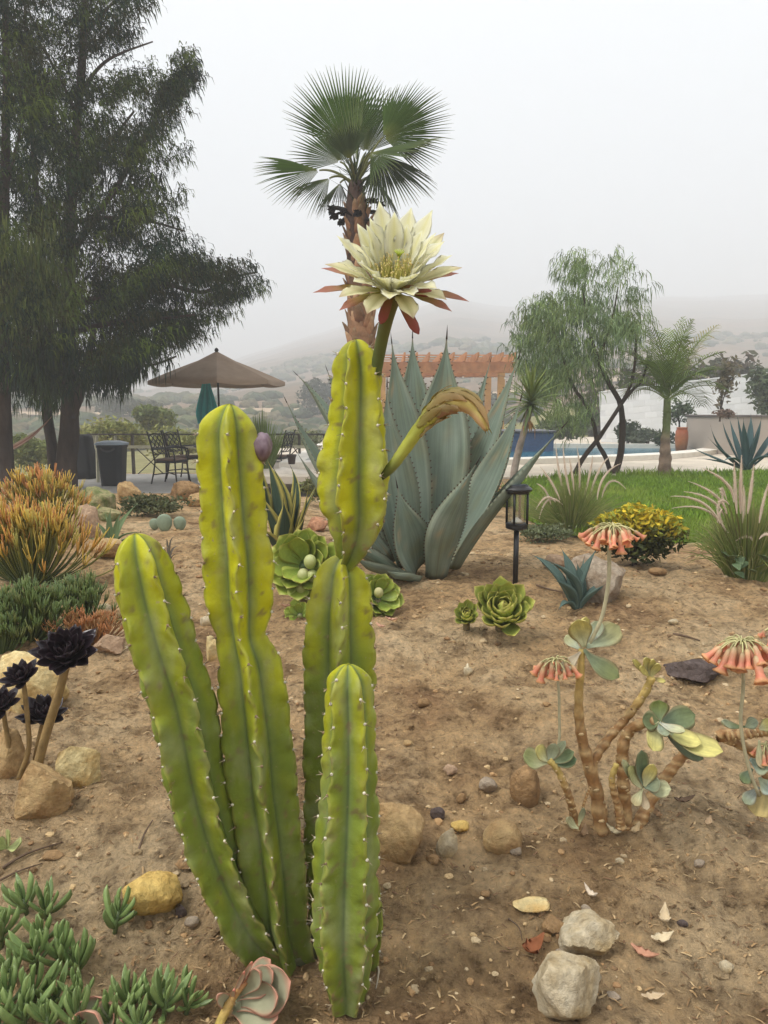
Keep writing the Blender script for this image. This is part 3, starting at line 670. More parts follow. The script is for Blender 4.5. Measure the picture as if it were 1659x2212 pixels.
def rock(name, label, u0, v0, u1, v1, m, seed, hard=.8, flat=None, rz=None, dep=.75, group=None, sink=.20, ybase=None, n=4, tilt=0):
    uc, H = (u0 + u1) / 2, v1 - v0
    b = G(uc, v1 - H * .06) if ybase is None else P(uc, v1, ybase)
    s_ = mpp(v1, b.y); w = (u1 - u0) * s_; d = w * dep; b = b + Vector((0, d * .45, 0)); s2 = mpp(v1, b.y)
    phi = math.atan2(CAMZ - b.z, b.y); h = max(.32 * H * s2, (H * s2 - d * math.sin(phi) * .75) / math.cos(phi))
    if flat: h = flat * w
    vs_, fs = rock_mesh(seed, hard, n); r_ = random.Random(seed); a = r_.uniform(-.35, .35) if rz is None else rz
    M3 = Matrix.Rotation(a, 3, 'Z') @ Matrix.Rotation(tilt, 3, 'Y')
    zb = gz(b.x, b.y) if ybase is None else b.z
    c = Vector((b.x, b.y, zb + h * (.5 - sink)))
    mb = MB(); mb.add([c + M3 @ Vector((v.x * w / 2, v.y * d / 2, v.z * h / 2 * (1 + sink))) for v in vs_], fs)
    o = mb.build(name, RM[m], origin=Vector((c.x, c.y, zb))); 
    if hard > .55:
        try: o.data.set_sharp_from_angle(angle=R(38))
        except Exception: pass
    return tag(o, label, 'rock', group)
rock('boulder', 'large pale tan boulder behind the black succulent rosettes', -50, 1402, 132, 1560, 'yellow', 21, .6)
rock('flat_rock', 'flat pinkish tan rock leaning beside the leaning cactus stem', 186, 1362, 272, 1424, 'pink', 22, .95, dep=.9)
rock('yellow_rock', 'pale yellow angular rock in front of the black rosettes', 114, 1606, 208, 1716, 'yellow', 23, .95)
rock('brown_rock', 'brown flat-faced block of stone with black rosette stalks behind it', 14, 1646, 142, 1792, 'tan', 24, 1.0, dep=.6)
rock('tan_rock', 'tan rock wedged at the foot of the black rosette stalks', -40, 1555, 52, 1690, 'tan', 25, .7)
rock('cobble', 'rounded ochre yellow cobble above the finger-leaved ice plant', 254, 1902, 392, 2008, 'ochre', 26, .55, rz=.2)
rock('dark_rock', 'thin dark brown rock half buried behind the cobble', 372, 1852, 440, 1890, 'brown', 27, .8)
rock('rough_rock', 'rough ochre brown rock right behind the short cactus stem', 790, 1738, 924, 1878, 'tan', 28, .75)
rock('brown_cobble', 'upright brown cobble left of the red-flowered succulent stems', 1104, 1654, 1172, 1752, 'brown', 29, .5)
rock('grey_pebble', 'small grey brown pebble beside the upright brown cobble', 1032, 1684, 1076, 1722, 'grey', 30, .5)
rock('tan_cobble', 'egg-shaped smooth tan cobble on bare soil', 1046, 1768, 1136, 1852, 'tan', 31, .15, tilt=-.5)
rock('split_stone', 'pale split stone with brown core beside the rough ochre rock', 938, 1790, 990, 1864, 'white', 32, .8, tilt=.4)
rock('orange_pebble', 'small orange tan pebble above the pale split stone', 975, 1776, 1018, 1804, 'ochre', 33, .4)
rock('white_rock', 'whitish angular rock touching the larger streaked rock', 1214, 1986, 1366, 2094, 'white', 34, .9)
rock('streaked_rock', 'large pale streaked rock with a pointed top beside the whitish rock', 1150, 2082, 1326, 2250, 'white', 35, .95, tilt=-.25)
rock('flat_pale_stone', 'small flat pale yellow stone above the whitish rock', 1112, 1956, 1196, 1984, 'yellow', 36, .5)
rock('flat_brown_stone', 'flat reddish brown stone tucked beside the whitish rock', 1166, 1985, 1232, 2030, 'brown', 37, .8)
rock('slate_rock', 'dark flat slate rock lying below the red flower heads', 1450, 1402, 1584, 1486, 'slate', 38, .95, flat=.34, dep=.8)
rock('garden_boulder', 'grey tan boulder behind the small dark agave', 1224, 1182, 1368, 1312, 'grey', 39, .8)
rock('pale_flat_rock', 'pale flat rock between solar lamp and small agave', 1172, 1192, 1246, 1230, 'pink', 40, .7)
rock('pale_tan_stone', 'pale tan stone right of the middle cactus stem foot shadow', 436, 1374, 474, 1434, 'yellow', 41, .9)
rock('cream_stone', 'cream stone chip glimpsed between the rear cactus stems', 634, 1742, 662, 1800, 'white', 42, .8)
rock('orange_flat_stone', 'flat orange brown stone behind the variegated agave', 658, 1112, 712, 1150, 'red', 43, .8)
rock('low_tan_stone', 'low tan stone beside the orange-tipped stick shrub', 270, 1145, 150, 1215, 'tan', 44, .7) if False else None
rock('low_tan_stone', 'low tan stone beside the orange-tipped stick shrub', 172, 1155, 262, 1212, 'tan', 44, .7)
rock('round_pink_stone', 'rounded pinkish stone at the foot of the stick shrub', 150, 1080, 216, 1165, 'pink', 45, .6)
# rocks along the edge of the bed, before the patio
E_ = 'rocks edging the bed before the patio'
rock('edging_rock', 'mossy tan edging rock below the black cloth and bin', 152, 1042, 248, 1118, 'mossy', 50, .75, group=E_)
rock('edging_rock', 'upright pale brown edging rock in front of the bin', 244, 1030, 300, 1090, 'tan', 51, .95, group=E_)
rock('edging_rock', 'long low brown edging rock right of the upright one', 296, 1064, 372, 1098, 'brown', 52, .8, group=E_)
rock('edging_rock', 'dark brown edging rock below the iron chair', 358, 1034, 440, 1086, 'brown', 53, .95, group=E_)
rock('edging_rock', 'brown edging rock touching the middle cactus stem', 398, 1062, 458, 1100, 'tan', 54, .8, group=E_)
rock('edging_rock', 'tan edging rock with a mossy top near the stick shrub', 190, 1090, 252, 1130, 'mossy', 55, .7, group=E_)
rock('pink_pebble', 'small pink rounded stone behind the stick shrub', -8, 1048, 22, 1070, 'pink', 56, .4)
# small loose stones
ST = [(900, 1508, 932, 1532, 'brown', 'flat brown pebble on open soil above the rough ochre rock'), (958, 1655, 990, 1680, 'pink', 'little pink stone chip on open soil'), (1000, 1440, 1022, 1462, 'white', 'pale curled chip on the open slope'),
      (1255, 1955, 1280, 1975, 'grey', 'grey pebble above the whitish rock'), (1500, 1860, 1528, 1882, 'grey', 'grey pebble in the soil right of the succulent stems'), (1555, 2080, 1590, 2108, 'white', 'whitish pebble in the bare lower soil'),
      (1465, 1985, 1490, 2005, 'slate', 'black pebble on the bare lower soil'), (1100, 1825, 1128, 1850, 'grey', 'grey pebble against the egg-shaped cobble'), (985, 1715, 1010, 1740, 'brown', 'brown pebble between split stone and grey pebble'),
      (930, 1740, 965, 1778, 'slate', 'dark clod beside the orange tan pebble'), (920, 1848, 952, 1872, 'brown', 'brown stone at the foot of the rough ochre rock'), (395, 1985, 428, 2012, 'grey', 'grey pebble right of the ochre cobble'),
      (375, 1955, 402, 1985, 'slate', 'dark pebble wedged against the ochre cobble'), (1200, 2050, 1222, 2075, 'grey', 'grey pebble between the two pale rocks'), (430, 1325, 462, 1352, 'white', 'pale rounded stone left of the middle cactus stem'),
      (1405, 1228, 1445, 1248, 'brown', 'flat brown stone below the yellow-tipped shrub'), (1445, 1335, 1470, 1350, 'white', 'pale pebble on the soil above the slate'), (1310, 2140, 1345, 2165, 'grey', 'grey stone beside the large streaked rock'),
      (870, 1600, 892, 1616, 'tan', 'tan pebble on the open slope behind the cactus'), (1035, 1925, 1060, 1942, 'brown', 'brown pebble in the dark soil below the egg-shaped cobble'), (1330, 1850, 1352, 1868, 'white', 'whitish pebble below the succulent stems'),
      (85, 1838, 130, 1862, 'brown', 'brown stone on a twig below the flat-faced block'), (1590, 1225, 1602, 1236, 'white', 'white pebble beside the plumed grass foot'), (205, 1300, 240, 1330, 'white', 'pale stone showing through the green shrublet')]
for i, (a, b, c, d, m, lb) in enumerate(ST): rock('loose_stone', lb, a, b, c, d, m, 70 + i, .6, n=3, group='small loose stones')

# ---- pebbles and litter too many to count
pr = random.Random(3); M_peb = mk('pebble', attr=True, rough=.9, spec=.15, na=.2, ns=60)
pm = MB(); iv1, if1 = ico(2)
for i in range(3600):
    y = .95 + 4.4 * pr.random() ** 1.7; x = pr.uniform(-.60, .60) * (y + .35)
    cl_ = noise.noise(Vector((x * 2.3, y * 2.3, 5)))
    if cl_ < pr.uniform(-.5, .3): continue
    r = pr.choice([.0022, .003, .004, .005, .0075]) * pr.uniform(.7, 1.35) * (.7 + .22 * y); z = gz(x, y); o = pr.random() * 99
    c = jit(pr.choice([(.44, .31, .16), (.34, .21, .10), (.26, .155, .075), (.40, .27, .14), (.46, .35, .21), (.20, .125, .065)]), .2, pr)
    sx, sy, sz = pr.uniform(.8, 1.3), pr.uniform(.8, 1.3), pr.uniform(.5, .9)
    pm.add([Vector((x, y, z + r * .2)) + Vector((p.x * sx, p.y * sy, p.z * sz)) * (r * (1 + .4 * noise.noise(p * 1.5 + Vector((o, 0, 0))))) for p in iv1], if1, c)
o = struct(pm.build('pebbles', M_peb, smooth=False), 'stuff'); o['label'] = 'small pebbles and clods scattered over the soil'
cd_ = MB(); iv2, if2 = ico(2)
for i in range(900):
    y = .95 + 3.4 * pr.random() ** 1.5; x = pr.uniform(-.60, .60) * (y + .35)
    if noise.noise(Vector((x * 3.1, y * 3.1, 21))) < pr.uniform(-.05, .5): continue
    r = pr.uniform(.005, .017) * (.8 + .12 * y); z = gz(x, y); o = pr.random() * 99
    cd_.add([Vector((x, y, z)) + Vector((p.x, p.y, p.z * .6)) * (r * (1 + .55 * noise.noise(p * 1.8 + Vector((o, 0, 0))))) for p in iv2], if2)
o = struct(cd_.build('soil_clods', M_soil, smooth=False), 'stuff'); o['label'] = 'loose clods of the sandy soil'
lt = MB(); M_lit = mk('leaf_litter', attr=True, rough=.9, spec=.1, na=.2, ns=40)
for i in range(13000):
    y = .95 + 4.0 * pr.random() ** 1.6; x = pr.uniform(-.60, .60) * (y + .35)
    if noise.noise(Vector((x * 1.6, y * 1.6, 11))) < pr.uniform(-.6, .35): continue
    L = pr.uniform(.005, .024) * (.8 + .18 * y); w = pr.uniform(.0005, .0018) * (.8 + .25 * y); a = pr.gauss(.0, .9); z = gz(x, y) + .003
    d = Vector((math.cos(a), math.sin(a), pr.uniform(-.25, .25))).normalized(); s = Vector((-math.sin(a), math.cos(a), pr.uniform(-.3, .3))); p = Vector((x, y, z)); b = Vector((0, 0, pr.uniform(-.001, .004)))
    c = jit(pr.choice([(.38, .25, .125), (.30, .19, .09), (.22, .135, .065), (.13, .08, .04), (.42, .30, .16), (.17, .10, .055)]), .2, pr)
    lt.add([p - d * L / 2 - s * w, p - d * L / 2 + s * w, p + s * w * 1.2 + b, p - s * w * 1.2 + b, p + d * L / 2 + s * w * .4, p + d * L / 2 - s * w * .4], [(0, 1, 2, 3), (3, 2, 4, 5)], c)
o = struct(lt.build('leaf_litter', M_lit, smooth=False), 'stuff'); o['label'] = 'dry straw and leaf scraps over the soil'

# ---- dry curled leaves and twigs that can be picked out
M_dry = mk('dry_leaf', attr=True, rough=.8, na=.25, ns=60, trans=.15)
def dry_leaf(label, u, v, L, w, a, c, seed, curl=.5, lift=.008):
    r_ = random.Random(seed); b = G(u, v); s_ = mpp(v, b.y) * .8; L *= s_; w *= s_; d = Vector((math.cos(a), math.sin(a), 0)); mb = MB(); n = 8
    pa = [b + d * (L * (i / (n - 1) - .5)) + Vector((0, 0, lift + curl * L * (i / (n - 1) - .45) ** 2 * 2)) for i in range(n)]
    leaf(mb, pa, Vector((0, 0, 1)), [w / 2 * math.sin(math.pi * (.08 + .88 * i / (n - 1))) for i in range(n)], cup=.7, thick=.0012, seg=6, col=lambda t, s: mixc(c, (c[0] * 1.3, c[1] * 1.3, c[2] * 1.3), .5 + .5 * noise.noise(Vector((t * 4, s * 2, seed)))), wave=.25, seed=seed)
    return tag(mb.build('dry_leaf', M_dry, origin=b), label, 'dry leaf', 'dry leaves lying on the soil')
dry_leaf('cupped reddish brown dry leaf beside the pale rocks', 1152, 2062, 74, 52, .5, (.30, .11, .045), 1, .9)
dry_leaf('curled cream dry leaf right of the whitish rock, upper of two', 1435, 1995, 60, 34, 1.2, (.55, .44, .28), 2, .9)
dry_leaf('curled cream dry leaf right of the whitish rock, lower of two', 1430, 2040, 66, 36, .2, (.60, .50, .33), 3, .6)
dry_leaf('pink brown dry leaf right of the streaked rock', 1392, 2072, 78, 30, -.7, (.46, .24, .15), 4, .5)
dry_leaf('pink petal scrap lying on open soil', 974, 1668, 26, 15, .4, (.62, .22, .20), 5, .4)
dry_leaf('pale dry leaf curled on the slope above the red umbel', 1008, 1452, 30, 16, 1.3, (.60, .52, .36), 6, .8)
dry_leaf('dark dry leaf lying right of the succulent stems', 1478, 1738, 60, 22, .1, (.20, .13, .08), 7, .5)
dry_leaf('tan dry leaf right of the dark one', 1530, 1785, 44, 22, .9, (.42, .30, .18), 8, .5)
dry_leaf('white curled scrap below the flat pale stone', 1275, 1940, 44, 20, 2.2, (.62, .52, .40), 9, .9)
dry_leaf('long tan leaf scrap below the dead leaves', 1410, 2165, 64, 26, 0, (.50, .38, .24), 10, .4)
def twig(label, pts, r, c=(.14, .09, .055), nm='twig'):
    w = [G(u, v) + Vector((0, 0, .004 + q)) for (u, v, q) in pts]; mb = MB(); pa = vec3(catmull(w, 14)); tube(mb, pa, [r * (1 - .6 * i / 13) for i in range(14)], 6, c, wob=.3)
    return tag(mb.build(nm, M_dry, origin=w[0]), label, 'twig', 'twigs lying on the soil')
twig('dark twig across the soil below the flat-faced block', [(5, 1878, 0), (60, 1850, .004), (135, 1822, 0)], .004)
twig('second dark twig lower left beside the ice plant', [(0, 1905, 0), (40, 1888, .003), (92, 1868, 0)], .003)
twig('dark crooked twig near the small dark agave', [(1160, 1268, .005), (1195, 1282, .012), (1240, 1285, 0)], .006)
twig('dark short twig on the slope above the slate rock', [(1455, 1372, 0), (1480, 1378, .004), (1512, 1386, 0)], .006)
twig('thin upright brown twig on the soil left of the cobble', [(298, 1845, 0), (312, 1810, .006), (330, 1775, 0)], .0035)
twig('thin twig below the flat brown stone', [(1098, 1988, 0), (1120, 2010, .004), (1128, 2035, 0)], .002)
twig('pale root sprig at the foot of the short cactus stem', [(806, 2085, .0), (818, 2110, .012), (812, 2140, 0)], .003, (.45, .38, .28))

# ================================================================== AGAVES
M_agave = mk('agave_leaf', attr=True, rough=.68, spec=.15, ns=5, na=.14, lt=(9, 1.4), la=.30)
def sword(parent, p0, p1, p2, W, up, cup=.35, thick=.018, col=None, n=18, wprof=None, teeth=0, spine=(.05, .035, .03), mat_=None, wave=0, seed=0, name='leaf'):
    pa = bez(p0, p1, p2, n); mb = MB()
    wp = wprof or (lambda t: (.62 + .38 * sstep(0, .42, t)) * (1 - sstep(.40, 1.0, t) ** 1.25 * .985))
    wd = [W * wp(i / (n - 1)) for i in range(n)]
    leaf(mb, pa, up, wd, cup=cup, thick=thick, seg=8, col=col, wave=wave, seed=seed)
    T = tangents(pa)
    if spine: tube(mb, [pa[-1] - T[-1] * .01, pa[-1] + T[-1] * W * .18, pa[-1] + T[-1] * W * .42], [W * .035, W * .022, W * .002], 6, spine)
    if teeth:
        for i in range(2, n - 2):
            S = T[i].cross(up).normalized(); nn = S.cross(T[i])
            for sgn in (-1, 1):
                for q in range(teeth):
                    f = q / teeth; p = pa[i].lerp(pa[i + 1], f) + S * sgn * lerp(wd[i], wd[i + 1], f) + nn * cup * lerp(wd[i], wd[i + 1], f)
                    mb.add([p - T[i] * .006, p + T[i] * .006, p + S * sgn * .011 + T[i] * .003], [(0, 1, 2)], (.10, .07, .05))
    return mb.build(name, mat_ or M_agave, parent)
YA = 3.95; cen = G(925, 1236); cen.y = YA + .05
cen = Vector((P(925, 1236, YA).x, YA, gz(P(925, 1236, YA).x, YA)))
agave = thing('giant_agave', 'giant blue grey agave with broad upright leaves behind the cactus', 'agave', cen)
def agcol(seed):
    def f(t, s):
        c = mixc((.185, .225, .175), (.15, .20, .155), t); n = noise.noise(Vector((s * 2.2, t * 5, seed)))
        c = mixc(c, (.24, .28, .225), max(0, n)); c = mixc(c, (.17, .165, .08), max(0, -n) * .8); n5 = noise.noise(Vector((s * 9, t * 26, seed + 4)))
        if n5 > .38: c = mixc(c, (.30, .25, .15), min(1, (n5 - .38) * 4))
        if abs(s) > .96: c = mixc(c, (.30, .30, .20), .5)
        c = mixc(c, (.16, .10, .06), sstep(.93, 1, t) * .8)
        return mixc(c, (.17, .16, .10), (1 - sstep(0, .10, t)) * .5)
    return f
def ag(base, mid, tip, w, yb, ym, yt, up=None, cup=.42, seed=0, teeth=2):
    """base/mid/tip in picture units, w = full width there, depths in metres"""
    p0, pm, p2 = P(*base, yb), P(*mid, ym), P(*tip, yt); p1 = pm * 2 - (p0 + p2) * .5
    W = w / 2 * .86 * mpp(mid[1], ym)
    d = (p2 - p0); out_ = Vector((pm.x - cen.x, pm.y - cen.y, 0)); 
    if up is None:
        up = -out_.normalized() + Vector((0, 0, .8)) if out_.length > .08 else Vector((0, -1, .3))
    sword(agave, p0, p1, p2, W, up.normalized() if hasattr(up, 'normalized') else up, cup=cup, thick=.03, col=agcol(seed), teeth=teeth, seed=seed)
ag((905, 1215), (872, 960), (846, 738), 112, 3.92, 3.98, 4.02, Vector((.15, -1, .2)), seed=1)
ag((920, 1215), (898, 940), (891, 727), 118, 4.08, 4.16, 4.22, Vector((0, -1, .1)), seed=2)
ag((935, 1215), (952, 950), (965, 729), 150, 4.00, 4.06, 4.10, Vector((-.05, -1, .15)), seed=3)
ag((960, 1200), (1005, 990), (1060, 778), 64, 4.15, 4.24, 4.30, Vector((-.4, -1, .2)), seed=4)
ag((965, 1215), (1042, 1000), (1120, 772), 104, 4.05, 4.06, 4.05, Vector((-.8, -.7, .5)), seed=5)
ag((955, 1225), (1058, 1048), (1125, 862), 106, 3.92, 3.84, 3.80, Vector((-.7, -.6, .6)), seed=6)
ag((945, 1245), (972, 1125), (1030, 1000), 106, 3.80, 3.64, 3.55, Vector((-.25, .6, .75)), cup=.16, seed=7)
ag((985, 1220), (1072, 1092), (1216, 922), 112, 3.88, 3.75, 3.70, Vector((-.7, .1, .8)), cup=.3, seed=8)
ag((880, 1220), (845, 1040), (836, 832), 124, 3.86, 3.80, 3.84, Vector((.5, -1, .3)), seed=9)
ag((850, 1215), (745, 960), (640, 808), 66, 4.02, 4.05, 4.05, Vector((.7, -.3, .5)), seed=10)
ag((845, 1215), (722, 1055), (618, 866), 80, 3.92, 3.88, 3.86, Vector((.7, -.4, .6)), seed=11)
ag((880, 1210), (770, 960), (706, 798), 70, 4.2, 4.3, 4.35, Vector((.4, -.6, .4)), seed=12)
ag((850, 1230), (735, 1105), (640, 975), 88, 3.82, 3.72, 3.68, Vector((.6, .1, .8)), cup=.3, seed=13)
ag((860, 1238), (790, 1195), (740, 1160), 74, 3.80, 3.66, 3.60, Vector((.2, .3, 1)), cup=.3, seed=14)
ag((885, 1242), (820, 1226), (765, 1205), 60, 3.74, 3.58, 3.50, Vector((.2, .2, 1)), cup=.35, seed=15)
ag((900, 1236), (880, 1160), (858, 1050), 120, 3.84, 3.72, 3.70, Vector((.3, -.8, .6)), cup=.38, seed=16)
ag((905, 1246), (868, 1240), (828, 1232), 36, 3.72, 3.62, 3.55, Vector((0, 0, 1)), cup=.3, seed=17, teeth=0)

def small_agave(name, label, u, v, leaves, col, parent_cat='agave', y=None, W=1, thick=.01, cup=.35, group=None, spine=(.05, .04, .03), edge=None, wprof=None):
    c = G(u, v) if y is None else P(u, v, y)
    t = thing(name, label, parent_cat, c, group)
    for i, (mu, mv, tu, tv, w, dy) in enumerate(leaves):
        s_ = mpp(v, c.y); p2 = P(tu, tv, c.y + dy); pm = P(mu, mv, c.y + dy * .5); p0 = c + Vector(((mu - u) * s_ * .12, dy * .08, -.01)); p1 = pm * 2 - (p0 + p2) * .5
        o_ = Vector((pm.x - c.x, dy * .8, 0)); up = (-o_.normalized() * .9 + Vector((0, -.25, .6))).normalized() if o_.length > .02 else Vector((0, -1, .4)).normalized()
        def cf(tt, s, i=i):
            cc = mixc(col, (col[0] * .72, col[1] * .78, col[2] * .8), .5 + .5 * noise.noise(Vector((s * 2, tt * 4, i * 3.3))))
            if edge and abs(s) > .70: cc = edge
            return cc
        sword(t, p0, p1, p2, w / 2 * s_ * W, up, cup=cup, thick=thick, col=cf, n=14, spine=spine, wprof=wprof)
    return t
small_agave('small_agave', 'small dark blue green agave in front of the grey tan boulder', 1246, 1312, [(1200, 1240, 1148, 1198, 40, .05), (1232, 1238, 1212, 1184, 34, .10), (1240, 1255, 1180, 1210, 30, -.10), (1258, 1250, 1292, 1182, 44, .0), (1275, 1285, 1310, 1262, 26, -.08), (1228, 1275, 1200, 1255, 32, -.12), (1250, 1270, 1262, 1205, 40, .12), (1285, 1275, 1335, 1245, 22, .10), (1225, 1300, 1205, 1320, 20, -.14), (1252, 1262, 1246, 1215, 34, .02)], (.10, .145, .12), W=.85)
small_agave('blue_agave', 'spiky blue agave on the lawn before the beige planter wall', 1612, 1012, [(1600, 945, 1592, 893, 20, .0), (1575, 955, 1560, 905, 18, .1), (1560, 975, 1535, 920, 18, -.1), (1570, 985, 1530, 945, 18, -.2), (1560, 998, 1508, 990, 16, -.3), (1620, 945, 1622, 895, 20, .2), (1635, 950, 1645, 900, 20, 0), (1655, 960, 1680, 910, 20, .1), (1660, 980, 1700, 950, 20, -.2), (1640, 990, 1690, 985, 18, -.3), (1585, 990, 1560, 1000, 14, -.4), (1608, 955, 1606, 905, 22, -.2), (1590, 960, 1575, 900, 20, .3), (1630, 965, 1640, 925, 22, -.2), (1545, 990, 1490, 965, 14, .1)], (.075, .125, .125), y=9.8, W=.75)
vg = small_agave('variegated_agave', 'dark agave with yellow leaf margins behind the middle cactus stem', 608, 1196, [(575, 1085, 562, 985, 42, .0), (598, 1075, 575, 990, 44, -.05), (612, 1090, 590, 1010, 44, .1), (590, 1130, 556, 1060, 40, -.12), (640, 1085, 628, 1008, 36, .1), (632, 1120, 640, 1040, 40, .0), (648, 1130, 668, 1040, 26, -.04), (655, 1110, 690, 1035, 18, .05), (615, 1140, 612, 1080, 44, -.12), (588, 1165, 560, 1140, 30, -.2), (640, 1160, 660, 1110, 34, -.1)], (.060, .095, .065), edge=(.46, .40, .11), cup=.25)
small_agave('narrow_agave', 'thin-leaved green agave beside the low tan stone', 246, 1196, [(225, 1150, 205, 1128, 14, .0), (236, 1140, 240, 1098, 14, .05), (250, 1145, 262, 1105, 14, .0), (256, 1142, 300, 1085, 16, .1), (222, 1172, 170, 1160, 11, -.1), (230, 1178, 195, 1190, 11, -.15), (262, 1158, 320, 1152, 10, -.05), (270, 1165, 340, 1165, 9, -.12), (240, 1150, 225, 1105, 14, .1)], (.16, .215, .10), cup=.3, thick=.006)
small_agave('seedling', 'tiny grey seedling on the open soil behind the leaning stem', 366, 1215, [(356, 1190, 344, 1180, 5, 0), (372, 1188, 388, 1180, 5, 0), (362, 1178, 360, 1162, 5, 0), (374, 1200, 392, 1196, 5, -.02), (356, 1202, 342, 1200, 5, -.02), (368, 1172, 380, 1160, 4, .02)], (.18, .15, .11), 'seedling', thick=.002)

# prickly pear pads and low greenery behind
M_pad = mk('cactus_pad', attr=True, rough=.6, ns=20, na=.2)
pp = thing('prickly_pear', 'small grey green prickly pear of three rounded pads', 'cactus', G(358, 1142))
for (u, v, w, hgt, dy) in ((355, 1128, 34, 40, 0), (388, 1130, 28, 32, .1), (333, 1132, 22, 26, .15)):
    b = G(u, v + hgt / 2 - 2); s_ = mpp(v, b.y); mb = MB(); c = b + Vector((0, .01, hgt * s_ * .40)); iv, fs = ico(3)
    mb.add([c + Vector((p.x * w / 2 * s_ * (1 + .15 * p.z), p.y * .018, p.z * hgt / 2 * s_)) for p in iv], fs, [jit((.20, .25, .17), .05) for p in iv]); mb.build('pad', M_pad, pp)

# ================================================================== ROSETTE SUCCULENTS
def paddle(name, L, W, m, col, cup=.3, thick=.05, curl=.2, n=10, seg=6, shape='paddle', tipup=0):
    """leaf from the origin along +Y, upper side +Z"""
    pa = [Vector((0, L * i / (n - 1), curl * L * (i / (n - 1)) ** 2 + tipup * L * max(0, i / (n - 1) - .7) ** 2 * 4)) for i in range(n)]
    if shape == 'paddle': wf = lambda t: .26 + .74 * sstep(0, .72, t) if t < .80 else math.sqrt(max(0, 1 - ((t - .80) / .2) ** 2)) * 1.0
    elif shape == 'finger': wf = lambda t: .75 + .25 * sstep(0, .4, t) if t < .6 else math.sqrt(max(0, 1 - ((t - .6) / .4) ** 2))
    else: wf = lambda t: .35 + .65 * sstep(0, .6, t) if t < .62 else max(0, 1 - ((t - .62) / .38) ** 1.7)
    wd = [max(W * .02, W / 2 * wf(i / (n - 1))) for i in range(n)]; mb = MB(); leaf(mb, pa, Vector((0, 0, 1)), wd, cup=cup, thick=thick * L, seg=seg, col=col)
    return mb.mesh(name, m)
def frame_to(axis, c, spin=0):
    z = Vector(axis).normalized(); x = Vector((1, 0, 0)); x = (x - z * x.dot(z)).normalized(); y = z.cross(x)
    return Matrix.Translation(c) @ Matrix((x, y, z)).transposed().to_4x4() @ Matrix.Rotation(spin, 4, 'Z')
def rosette(parent, c, axis, me, n, t0, t1, s0, s1, core_r, core_mat, core_col, spin=0, seed=0, name='rosette', jitter=.12, lift=.0, arc=2 * math.pi):
    r_ = random.Random(seed); Mx = frame_to(axis, c, spin); mb = MB(); iv, fs = ico(2)
    mb.add([Mx @ (p * core_r) for p in iv], fs, core_col); core = mb.build(name, core_mat, parent)
    for i in range(n):
        t = (i + .5) / n; ph = i * 2.39996; til = lerp(t0, t1, t) + r_.uniform(-jitter, jitter); sc = lerp(s0, s1, t ** .7) * r_.uniform(.92, 1.08)
        inst('leaf', me, core, Mx @ Matrix.Rotation(ph, 4, 'Z') @ Matrix.Translation((0, core_r * .4, lift * (1 - t))) @ Matrix.Rotation(R(90) - til, 4, 'X') @ Matrix.Rotation(r_.uniform(-.12, .12), 4, 'Y') @ Matrix.Scale(sc, 4))
    return core
M_succ = mk('succulent_leaf', attr=True, rough=.5, spec=.4, ns=12, na=.14, rnd=.12, sss=.0)
# black aeoniums
M_black = mk('black_leaf', attr=True, rough=.30, spec=.5, ns=14, na=.25, rnd=.25)
blk = paddle('black_leaf', 1, .50, M_black, lambda t, s: mixc((.012, .009, .012), (.030, .016, .022), abs(s) * .7 + .3 * t), cup=.4, thick=.05, curl=.28, shape='spoon')
BG = 'black rosette succulents'
M_stalk = mk('stalk_bark', attr=True, rough=.7, na=.3, ns=40, bump=.4, bs=60)
def black_aeonium(label, head, hw, stalk_uv, y, axis, n, sw, seed, thin=False):
    base = P(*stalk_uv[-1], y); t = thing('black_rosette_plant', label, 'succulent', base, BG); s_ = mpp(head[1], y); c = P(*head, y)
    pa = vec3(catmull([c] + [P(u, v, y) for u, v in stalk_uv], 14)); mb = MB(); tube(mb, pa, [sw / 2 * s_ * lerp(.9, 1.05, i / 13) for i in range(14)], 10, lambda q, a: jit((.26, .17, .065), .15), wob=.12); mb.build('stalk', M_stalk, t)
    rosette(t, c, axis, blk, n, R(10), R(88), hw * s_ * .34, hw * s_ * .60, hw * s_ * .10, M_black, (.014, .010, .012), seed=seed, jitter=.14)
black_aeonium('largest open black rosette on a thick tan stalk', (147, 1418), 118, [(140, 1450), (120, 1520), (95, 1600), (78, 1670), (70, 1690)], 1.90, (.10, -.62, .78), 42, 20, 1)
black_aeonium('smaller black cup-shaped rosette on a thin stalk', (50, 1468), 74, [(54, 1500), (60, 1560), (62, 1620), (44, 1672), (36, 1690)], 1.92, (-.1, -.5, .85), 28, 11, 2)
black_aeonium('black rosette with thin spread leaves low behind the thick stalk', (96, 1552), 92, [(88, 1580), (78, 1630), (70, 1690)], 1.98, (.15, -.35, .9), 30, 11, 3)
black_aeonium('black rosette cut by the picture edge beside the boulder', (6, 1528), 76, [(10, 1555), (20, 1620), (22, 1680), (22, 1700)], 1.92, (.05, -.5, .85), 28, 11, 4)
